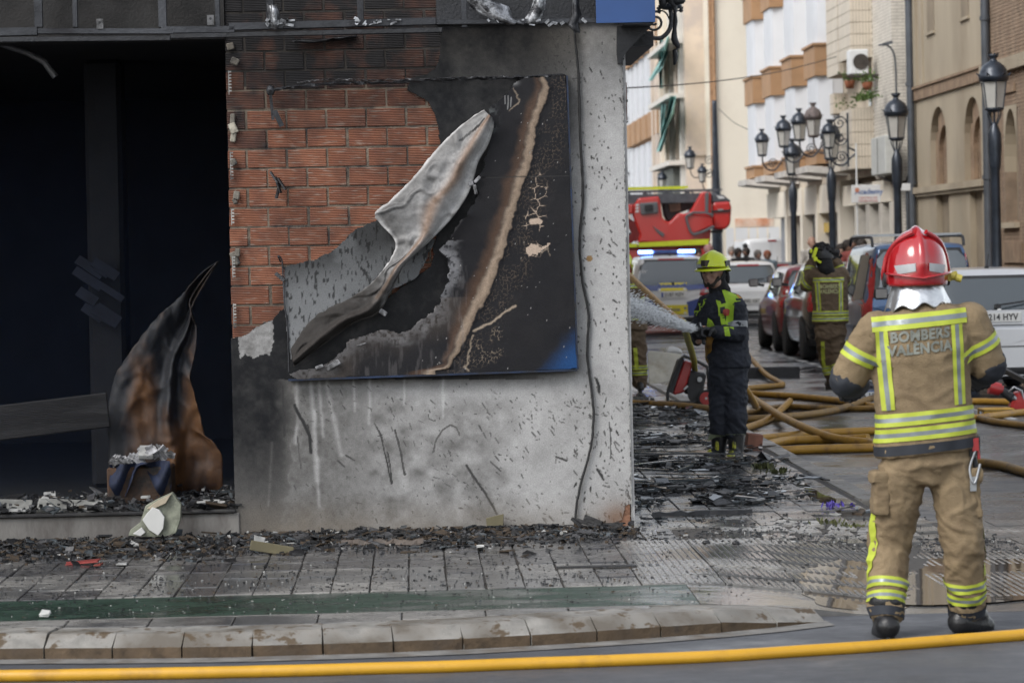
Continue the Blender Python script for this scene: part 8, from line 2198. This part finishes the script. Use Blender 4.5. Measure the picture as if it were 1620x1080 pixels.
ground_hose([(1150, 612), (1176, 627), (1190, 637, .02), (1223, 664, .05), (1262, 691, .08), (1317, 704, .03), (1379, 708), (1386, 714), (1340, 716), (1291, 717), (1240, 719), (1204, 718), (1203, 713), (1252, 703), (1317, 702), (1374, 703, .02)], .040, 'thick orange hose crossing over the others and looping back', M_hose, n=140, grp=HG)
ground_hose([(1150, 662), (1180, 658), (1240, 648), (1300, 650), (1400, 651), (1440, 652)], .034, 'brownish hose low in the tangle', M_hosed, grp=HG)
ground_hose([(1140, 668), (1180, 668), (1239, 665), (1317, 655), (1387, 642, .06), (1430, 636, .04)], .038, 'dull hose rising gently to the right over the brownish one', M_hosed, grp=HG)
ground_hose([(1150, 692), (1182, 682), (1213, 670), (1236, 657, .03), (1250, 646, .05)], .036, 'short orange hose slanting up across the tangle', M_hose, grp=HG)
ground_hose([(1203, 700), (1250, 695), (1291, 691), (1387, 687), (1440, 683)], .038, 'straight orange hose just above the looped thick one', M_hose, grp=HG)
ground_hose([(1420, 678), (1480, 672), (1537, 667), (1580, 662), (1620, 657), (1700, 650)], .036, 'orange hose right of the red-helmeted firefighter in front of the yellow case', M_hose, grp=HG)
ground_hose([(1440, 640), (1547, 666), (1580, 673), (1620, 678), (1700, 690)], .034, 'dull hose sinking to the right edge under the orange one', M_hosed, grp=HG)
ground_hose([(1480, 735), (1547, 738), (1585, 743), (1620, 753), (1700, 775)], .036, 'single hose by the right hip of the red-helmeted firefighter', M_hosed, grp=HG)
ground_hose([(940, 642), (993, 642), (1019, 643), (1060, 645), (1110, 650), (1150, 656)], .036, 'orange hose with black coupling along the pavement edge', M_hosed, z=0, grp=HG)
h = bpy.data.objects['fire_hose.%03d' % 10]; q = G(1019, 641, .0); m = MB(); a = q-Vector(h.location)
for k, (dx, r_) in enumerate(((-.09, .046), (-.03, .052), (.03, .052), (.09, .046))): m.cyl(a+Vector((dx-.022, 0, .036)), a+Vector((dx+.022, 0, .036)), r_, n=16)
m.build('coupling', M_blk, h)
# raised hose crossing behind the jet
c_ = spline([P(960, 408, 34), P(992, 433, 32), P(1030, 468, 29.5), P(1062, 497, 28), P(1080, 508, 27.6)], 40); m = MB(); m.tube([p-c_[0] for p in c_], .030, 12); m.build('fire_hose', M_hose, None, loc=c_[0], label='orange hose running through the air down from the left to the nozzle', cat='fire hose')
c_ = spline([P(1080, 508, 27.6), P(1084, 520, 27.6), P(1088, 535, 29.5), P(1093, 552, 31.5), P(1098, 572, 34), P(1100, 600, 35.4), P(1101, 625, 36)], 50); m = MB(); m.tube([p-c_[0] for p in c_], .033, 12, flat=.6); m.build('fire_hose', mat('yellow_green_hose', (.34, .31, .03), .5, var=.12, vscale=6), None, loc=c_[0], label='yellow-green hose hanging upright left of the navy firefighter', cat='fire hose')
c_ = spline([bB+nz1, bB+LB(1121, 541, -.2), bB+LB(1121, 556, -.02), bB+LB(1124, 572, .28), bB+LB(1150, 595, .40), bB+LB(1176, 612, .5), bB+LB(1187, 626, .8), bB+LB(1196, 642, 1.4)], 42); m = MB(); m.tube([p-c_[0] for p in c_], .030, 12); m.build('fire_hose', M_hose, None, loc=c_[0], label='orange hose feeding the nozzle round the back of the navy firefighter', cat='fire hose')

# ================================================================== GENERATOR
YG = 34.6; g0 = Vector((P(1088, 620, YG).x, YG, 0)); e = empty('generator', g0, 0, 'red and black portable generator with red wheels behind the navy firefighter', 'generator')
def LG(px, py, dy=0.): return P(px, py, YG+dy)-g0
for yy in (-.2, .2):
    m = MB(); m.tube([LG(*p, yy) for p in ((1056, 636), (1056, 622), (1066, 595), (1077, 568), (1082, 563), (1100, 570), (1119, 580), (1121, 600), (1120, 632), (1090, 637), (1056, 636))], .018, 8); m.build('frame', M_blk, e)
m = MB(); m.prism([LG(a, b, -.17) for a, b in ((1083, 570), (1097, 574), (1083, 620), (1066, 625), (1064, 620))], None, (0, .34, 0)); m.build('fuel_tank', mat('generator_red', (.30, .012, .012), .35, var=.2, coat=.4), e, bevel=.025)
m = MB(); m.prism([LG(a, b, -.19) for a, b in ((1075, 570), (1083, 566), (1065, 622), (1058, 620))], None, (0, .38, 0)); m.build('side_panel', M_blk, e, bevel=.01)
m = MB(); m.obox(LG(1099, 606), (.20, .26, .26), Matrix.Rotation(.2, 3, 'Y'), b=.02); m.cyl(LG(1098, 625, -.16), LG(1098, 625, .16), .07, n=16); m.build('engine', M_blk, e)
m = MB(); m.cyl(LG(1107, 600, -.18), LG(1107, 600, -.14), .028, n=14); m.bar(LG(1114, 583, -.17), LG(1117, 592, -.17), .02, .02); m.bar(LG(1082, 616, -.19), LG(1088, 610, -.19), .015, .02); m.build('chrome_cap', M_rim, e)
m = MB(); m.bar(LG(1054, 637), LG(1108, 637), .34, .03); m.build('base', M_blk, e)
for yy in (-.26, .22):
    w_ = empty('wheel', (0, 0, 0)); w_.parent = e; c0 = LG(1117, 630, yy); m = MB(); m.cyl(c0, c0+Vector((0, .05, 0)), .092, n=24); m.build('tyre', M_tyre, w_); m = MB(); m.cyl(c0-Vector((0, .006, 0)), c0+Vector((0, .03, 0)), .07, n=24); m.build('rim', mat('generator_red'), w_); m = MB(); m.cyl(c0-Vector((0, .012, 0)), c0, .014, n=10); m.build('hub', M_rim, w_)
# board of foam and a lump behind it
def slab(pts, Y, th_, name, mt, label, cat, bevel=.006, tilt=0.):
    o0 = Vector((P(pts[0][0], pts[0][1], Y).x, Y, 0)); m = MB(); zt_ = max(P(*p, Y).z for p in pts)
    m.prism([(lambda q: Vector((q.x, q.y+tilt*(q.z/zt_), q.z)))(P(*p, Y))-o0 for p in pts], None, (0, th_, 0)); return m.build(name, mt, None, loc=o0, bevel=bevel, label=label, cat=cat)
slab([(1028, 609), (1027, 560), (1032, 556), (1082, 561), (1062, 603)], 36.4, .05, 'foam_board', mat('cream_foam', (.46, .44, .38), .8, var=.25, vscale=3, dirt=(.24, .20, .14), dscale=2.5, damt=.6), 'pale cream foam board leaning between two firefighters', 'board', tilt=.25)
slab([(1052, 559), (1056, 551), (1064, 548), (1078, 552), (1081, 560)], 37.5, .25, 'crumpled_white_bag', mat('white_foam', (.55, .55, .54), .8, var=.2), 'small crumpled white bag behind the cream board', 'bag', .03)
m = MB(); a, b = G(1178, 598, RZ), G(1265, 596, RZ); m.bar(a+Vector((0, 0, .07)), b+Vector((0, 0, .07)), .10, .16, up=(0, 0, 1), b=.01); m.cyl(b+Vector((0, 0, .1)), G(1288, 592, RZ)+Vector((0, 0, .1)), .012, n=6)
m.build('charred_board', mat('charred_board_mat', (.020, .020, .022), .5, var=.5, vscale=8, bump=.4), label='long black charred board lying on the road behind the hoses', cat='board')
a = G(1180, 712); m = MB(); m.obox((0, 0, .06), (.13, .2, .12), Matrix.Rotation(.12, 3, 'Y'), b=.004); m.build('broken_hollow_brick', mat('broken_brick', (.24, .11, .075), .9, var=.3, vscale=12, bump=.5), None, loc=(G(1193, 708).x, G(1193, 708).y, 0), label='broken red hollow brick beside the boot of the navy firefighter', cat='brick')
m = MB(); p0 = G(1205, 724); m.add([G(*p, .03)-p0 for p in ((1197, 722), (1215, 728), (1250, 720), (1247, 716), (1222, 724))]+[G(1204, 714, .10)-p0], [(0, 1, 4, 5), (1, 2, 3, 4)]); o = m.build('torn_metal_sheet', M_alud, None, loc=p0, label='thin torn grey sheet metal on the kerb by the brick', cat='sheet metal'); s_ = o.modifiers.new('t', 'SOLIDIFY'); s_.thickness = .006
# number board
q = G(1371, 634, RZ); e = empty('number_board', (q.x, q.y, RZ), 0, 'small white board with blue rim and black characters behind the hoses', 'board'); s_ = FP/q.y; m = MB(); m.box((-15/s_, -.01, 0), (22/s_, .01, 16/s_), b=.003); m.build('rim', mat('board_blue', (.02, .08, .25), .5), e); m = MB(); m.box((-14/s_, -.014, .008), (21/s_, -.0105, 14.5/s_)); m.build('face', M_wht, e); put_text('A.10', .085, (.02, -.016, .06), e, M_ptx, bold=.002, sx=1.0)
# yellow case and rescue tool at the right edge
q = G(1582, 659, RZ); e = empty('yellow_case', (q.x, q.y, RZ), .05, 'yellow flat case lying between hoses at the right edge', 'case'); s_ = FP/q.y; m = MB(); m.box((-26/s_, 0, 0), (24/s_, .3, 13/s_)); m.build('case_body', mat('case_yellow', (.55, .30, .02), .5, var=.12, dirt=(.3, .17, .02), dscale=6), e, bevel=.01); m = MB(); m.box((-27/s_, -.01, 10/s_), (25/s_, .31, 11.5/s_)); m.build('lid_seam', mat('dull_brass', (.25, .18, .06), .5), e); m = MB(); m.cyl((-30/s_, .1, .03), (-26/s_, .1, .03), .03, n=10); m.build('valve', M_rim, e)
q = G(1590, 650, RZ); YT = q.y; t0 = Vector((q.x, YT, RZ)); LT = lambda a, b, d=0: P(a, b, YT+d)-t0
e = empty('rescue_tool', t0, 0, 'red and black hydraulic rescue tool standing on the road by the yellow case', 'tool'); m = MB(); m.cyl(LT(1565, 612), LT(1582, 616), .075, .07, n=18); m.cyl(LT(1582, 616), LT(1586, 617), .05, n=14); m.build('red_end', mat('tool_red', (.38, .02, .02), .4, var=.15, coat=.4), e)
m = MB(); m.cyl(LT(1584, 617), LT(1606, 633), .045, .055, n=14); m.build('shaft', M_blk, e); m = MB(); m.obox(LT(1614, 637), (.20, .2, .22), Matrix.Rotation(.4, 3, 'Y'), b=.03); m.build('motor_block', mat('tool_red'), e); m = MB(); m.tube([LT(1596, 620, -.08), LT(1604, 612, -.1), LT(1616, 618, -.1), LT(1622, 640, -.08)], .015, 6); m.cyl(LT(1603, 628, -.07), LT(1612, 634, -.07), .03, n=10); m.build('guard', M_rim, e)
m = MB(); m.bar(P(1574, 578, 33)-t0, P(1640, 612, 31.5)-t0, .04, .05); m.build('pry_bar', M_blk, None, loc=t0, label='dark bar leaning near the silver car bumper at the right edge', cat='bar')

# ================================================================== DEBRIS
rd = random.Random(21)
M_char = mat('char', (.012, .012, .013), .45, var=.6, vscale=30, bump=.4); M_charg = mat('char_grey', (.05, .05, .053), .55, var=.6, vscale=30, bump=.4)
M_dbr = mat('scorched_wood', (.045, .031, .019), .8, var=.6, vscale=20, bump=.4); M_dwh = mat('white_scraps', (.30, .30, .29), .7, var=.3, vscale=20); M_dst = mat('wet_slat', (.07, .08, .088), .15, .2, var=.6, vscale=15)
M_dredd = mat('red_scraps', (.20, .03, .025), .7, var=.4)
DM = [M_char, M_charg, M_dbr, M_dwh, M_dst, M_dredd]
def heap(name, n, sampler, sizes, wts, label=None, tilt=.35, par=None):
    m = MB(); cum = np.cumsum(wts)/sum(wts)
    for k in range(n):
        s_ = sampler(k)
        if s_ is None: continue
        x, y, z, sc_ = s_; L = rd.choice(sizes)*sc_*rd.uniform(.5, 1.3); w_ = L*rd.uniform(.12, .6); h = rd.uniform(.003, .016)*sc_
        Rm = Matrix.Rotation(rd.uniform(0, 6.28), 3, 'Z') @ Matrix.Rotation(rd.gauss(0, tilt), 3, 'X') @ Matrix.Rotation(rd.gauss(0, tilt), 3, 'Y')
        a = rd.uniform(.3, 1); vs = [(-L/2, -w_/2, 0), (L/2*a, -w_/2*rd.uniform(.4, 1), 0), (L/2, w_/2*rd.uniform(.3, 1), 0), (-L/2*rd.uniform(.5, 1), w_/2, 0)]
        mi = int(np.searchsorted(cum, rd.random())); T_ = [Rm @ Vector(v)+Vector((x, y, z+h*.5+abs(L)*.05)) for v in vs]; B_ = [v-Vector((0, 0, h)) for v in T_]
        m.add(T_+B_, [(0, 1, 2, 3), (7, 6, 5, 4), (0, 4, 5, 1), (1, 5, 6, 2), (2, 6, 7, 3), (3, 7, 4, 0)], min(mi, 5))
    o = m.build(name, DM, par, label=label, cat='debris' if par is None else None, kind='stuff'); return o
# strip along the foot of the wall
def s1(k):
    x = rd.uniform(-2.9, 1.32); d = abs(rd.gauss(0, .45)); 
    if rd.random() < .5: d *= .35
    y = WY-.05-d
    if x < -1.1: y -= rd.uniform(0, .35)
    dens = 1-.75*max(0, (x-.5)/.9)
    if y < 17.2 or rd.random() > dens: return None
    return x, y, gz(x, y)+rd.uniform(0, .05)*math.exp(-d*3), 1.0
heap('wall_foot_debris', 9500, s1, (.010, .014, .02, .03, .05, .09), (42, 20, 22, 2.5, 8, 0), 'band of charred scraps and splinters along the foot of the burnt wall', .22)
def s1b(k): x = rd.uniform(-3, 2.4); y = 16.2+abs(rd.gauss(0, 1.3)); return (x, y, gz(x, y)+.001, .6) if y < 19.2 else None
heap('scattered_crumbs', 2400, s1b, (.012, .018, .03), (60, 20, 12, 5, 5, 0), 'fine black crumbs scattered over the pavers', .15)
def s1c(k): x = rd.uniform(-3, 1.6); y = rd.uniform(15.2, 16.2); return (x, y, .002, .5)
heap('lane_crumbs', 500, s1c, (.012, .018, .028), (50, 20, 5, 20, 5, 0), 'tiny black and white crumbs on the green lane', .15)
# threshold debris
heap('doorstep_debris', 1700, lambda k: (rd.uniform(-3, -1.12), WY+rd.uniform(-.02, .9), FZ+.02+abs(rd.gauss(0, .03)), 1.0), (.015, .03, .05, .12), (55, 24, 8, 6, 8, 0), 'layer of ash and broken pieces on the shop doorstep')
# side pavement
def s2(k):
    y = 19.9+rd.random()**1.5*15; x = rd.uniform(XC+.03, XK-.02)
    if rd.random() < max(0, (20.8-y)*.9): return None
    if x > 2.3 and rd.random() < .65: return None
    if noise.noise(Vector((x*1.6, y*.9, 5))) < -.02-.02*(y-24) : return None
    return x, y, rd.uniform(0, .035), 1.0+.03*(y-20)
heap('pavement_debris', 9000, s2, (.015, .03, .06, .14), (44, 20, 4, 5, 28, 0), 'dense wet black debris covering the side pavement beyond the corner', .12)
def s3(k):
    x = rd.uniform(1.35, 3.6); y = 18.3+abs(rd.gauss(0, 1.0)); return x, y, gz(x, y)+.002, .7
heap('corner_crumbs', 1500, s3, (.012, .02, .04), (60, 18, 4, 12, 8, 0), 'black crumbs thinning out over the corner paving', .12)
# long slats lying across the pavement
for k in range(46):
    y = rd.uniform(22.5, 33); x = rd.uniform(XC+.25, 2.3); L = rd.uniform(.35, 1.0); an = rd.gauss(.05, .22); m = MB(); m.obox((0, 0, .02+rd.uniform(0, .05)), (L, rd.uniform(.025, .06), .008), Matrix.Rotation(an, 3, 'Z') @ Matrix.Rotation(rd.gauss(0, .04), 3, 'Y'))
    m.build('fallen_slat', rd.choice((M_dst, M_dst, M_charg, M_char)), None, loc=(x, y, 0), label='thin wet slat lying among the black debris of the side pavement', cat='slat', group='fallen slats on the side pavement')
def long_piece(pts, w_, h_, mt, nm, label, cat, z=0.):
    a, b = G(*pts[0], z), G(*pts[1], z); o0 = (a+b)/2; o0.z = z; m = MB(); n = 14; vs = []
    for i in range(n+1):
        t = i/n; p = a.lerp(b, t)-o0; ww = w_*(.6+.5*noise.noise(Vector((i*.7, w_*99, 1)))+.2*math.sin(t*3.1)); hh = h_*(.7+.5*noise.noise(Vector((i*.9, 4, w_*50))))
        vs += [(p.x, p.y-ww/2, 0.004), (p.x, p.y-ww*.3, hh), (p.x, p.y+ww*.3, hh*1.05), (p.x, p.y+ww/2, .004)]
    m.add(vs, [(i*4+k, i*4+k+4, i*4+k+5, i*4+k+1) for i in range(n) for k in range(3)]+[(0, 1, 2, 3), (n*4+3, n*4+2, n*4+1, n*4)]); return m.build(nm, mt, None, loc=o0, label=label, cat=cat)
long_piece([(1032, 818), (1190, 812)], .10, .045, M_char, 'charred_strip', 'long black charred strip on the pavement just past the wall corner', 'charred strip')
long_piece([(540, 862), (670, 862)], .07, .05, mat('brown_roll', (.06, .045, .035), .6, var=.4, vscale=12, bump=.4), 'rolled_sheet', 'dark brown rolled sheet lying in the rubble at the wall foot', 'rolled sheet')
long_piece([(1062, 735), (1105, 733)], .14, .07, M_char, 'charred_lump', 'flat black charred lump in front of the navy firefighter', 'charred lump')
for px, py, r_ in ((1192, 794, .045), (1226, 786, .022), (1118, 861, .02), (1165, 862, .02)):
    m = MB(); m.sphere((0, 0, r_*.6), r_, 10, sc=(1.3, 1, .7)); m.v = [tuple(Vector(v)*(1+.25*noise.noise(Vector(v)*40))) for v in m.v]; m.build('black_lump', M_char, None, loc=G(px, py), label={1192: 'fist-sized black lump alone on the speckled pavement', 1226: 'small black lump right of the fist-sized one', 1118: 'left small black crumb lump on the ribbed paving edge', 1165: 'right small black crumb lump on the ribbed paving edge'}[px], cat='lump')
# broken white-green cladding chunk by the doorstep
def chunk(pts, Y, th_, mt, nm, label, cat, par=None, y2=None):
    z0_ = G(pts[0][0], 848).z; o0 = P(*pts[0], Y); m = MB(); m.prism([P(a, b, Y)-o0 for a, b in pts], None, (0, th_, 0)); return m.build(nm, mt, par, loc=None if par else o0, bevel=.004, label=label, cat=cat)
Yk = WY-.30; e = empty('wall_fragment', P(243, 848, Yk), 0, 'broken pale green and white wall panel chunk leaning at the doorstep', 'wall fragment'); ek = Vector(e.location)
def ck(pts, dy, th_, mt, nm): m = MB(); m.prism([P(a, b, Yk+dy)-ek for a, b in pts], None, (0, th_, 0)); m.build(nm, mt, e, bevel=.003)
ck([(203, 847), (206, 838), (222, 826), (230, 800), (248, 790), (272, 779), (286, 798), (285, 822), (278, 843), (262, 848), (240, 849)], .03, .09, mat('green_core', (.21, .22, .17), .8, var=.35, vscale=18, bump=.5), 'core'); ck([(225, 822), (232, 812), (241, 802), (252, 806), (260, 818), (258, 836), (250, 847), (236, 838)], -.005, .034, mat('white_face', (.52, .52, .50), .8, var=.1), 'white_face'); ck([(210, 844), (224, 834), (230, 842), (222, 848)], -.01, .03, mat('white_face'), 'white_face'); ck([(232, 804), (250, 791), (271, 781), (262, 796), (240, 806)], -.002, .03, mat('cream_edge', (.36, .31, .23), .8, var=.3), 'cream_edge')
for i, (px, py, w_, h_, c_, lb_) in enumerate(((20, 800, 60, 6, mat('grey_shard', (.16, .16, .15), .8, var=.4, vscale=12), 'pale flat shard at the far left of the doorstep'), (115, 801, 110, 8, mat('grey_shard', (.22, .22, .21), .8, var=.3, vscale=12), 'long grey broken panel lying on the doorstep'), (92, 803, 16, 9, M_dwh, 'white angular shard on the long grey panel'), (336, 800, 40, 6, M_dwh, 'pale splinter on the doorstep near the wall'), (232, 715, 24, 8, M_dwh, 'pale chunk lying on the blue rag pile'))):
    pz = P(px, py, WY+.12); s_ = 257.; m = MB(); m.obox((0, 0, 0), (w_/s_, .12, h_/s_), Matrix.Rotation(rd.uniform(-.1, .1), 3, 'Y') @ Matrix.Rotation(.5, 3, 'X'), b=.004)
    m.build('broken_shard', c_, None, loc=pz if i < 4 else P(px, py, WY+.4), label=lb_, cat='shard')
for px, py, w_, h_, mt, lb_ in ((410, 858, 16, 16, M_dwh, 'crumpled white scrap in the rubble near the left wall end'), (432, 868, 60, 14, mat('khaki_board', (.12, .105, .06), .8, var=.3), 'khaki board piece lying in the rubble'), (783, 828, 26, 26, mat('khaki_board'), 'khaki broken tile leaning upright against the wall foot'), (130, 889, 50, 5, M_dredd, 'flat dull red piece on the pavers at the left'), (155, 893, 12, 6, mat('bright_red_scrap', (.16, .03, .02), .6), 'small bright red scrap at the left rubble edge'), (120, 850, 30, 6, M_dwh, 'pale splinter in the rubble under the doorstep'), (193, 892, 14, 6, M_dwh, 'small white scrap on the left pavers'), (760, 866, 10, 6, mat('white_face'), 'bright white crumpled scrap in the middle rubble'), (72, 975, 12, 8, mat('white_face'), 'two-lobed white scrap on the green lane')):
    q = G(px, py+h_/2 if py < 900 else py); Yq = min(q.y, WY-.06); m = MB(); m.obox((0, 0, h_/514), (w_/257, .04 if h_ > 10 else .10, h_/257*(1 if h_ > 10 else .5)), Matrix.Rotation(rd.uniform(-.25, .25), 3, 'Y') @ Matrix.Rotation(rd.uniform(-.3, .1), 3, 'X'), b=.003)
    m.v = [tuple(Vector(v)*(1+.35*noise.noise(Vector(v)*60+Vector((px, 0, 0))))) for v in m.v]; m.build('scrap', mt, None, loc=(q.x, Yq, q.z), label=lb_, cat='scrap')
# charred fragment leaning at the cable foot
m = MB(); 
for a, b, w_ in (((912, 822), (948, 834), .02), ((925, 818), (952, 829), .035), ((905, 820), (925, 836), .015), ((930, 832), (985, 830), .03)): m.bar(P(*a, WY-.08), P(*b, WY-.14), .02, w_)
o0 = P(930, 834, WY-.1); m.v = [tuple(Vector(v)-o0) for v in m.v]; m.build('charred_fragment', M_char, None, loc=o0, label='spiky charred fragment at the foot of the hanging cable', cat='charred fragment')
# weeds and purple flower by the street kerb
def weed(px, py, label, col_, n=26, h=.09, cat='weed'):
    p = G(px, py); m = MB(); r = random.Random(px)
    for k in range(n):
        a = r.uniform(0, 6.28); q = Vector((r.gauss(0, .05), r.gauss(0, .05), 0)); d = Vector((math.cos(a)*.5, math.sin(a)*.5, 1)).normalized()*h*r.uniform(.4, 1.2); w_ = Vector((-math.sin(a), math.cos(a), 0))*.006
        m.add([q-w_, q+w_, q+d*.6+w_*1.6, q+d, q+d*.6-w_*1.6], [(0, 1, 2, 3, 4)])
    m.build('weed', col_, None, loc=p, label=label, cat=cat)
M_wd = mat('dull_weed', (.06, .065, .02), .8, var=.5, vscale=40)
weed(1212, 741, 'dry weed clump on the kerb right of the boots', M_wd, 60, .055); weed(1232, 748, 'second dry weed clump just right along the kerb', M_wd, 40, .05); weed(1311, 828, 'small green weed on the corner paving', M_wd, 22, .035); weed(1341, 833, 'low weed near the end of the kerb', M_wd, 22, .03)
weed(1318, 801, 'purple flower-like scrap by the kerb end', mat('purple_scrap', (.09, .06, .35), .6, var=.4, vscale=50), 30, .045, 'flower')
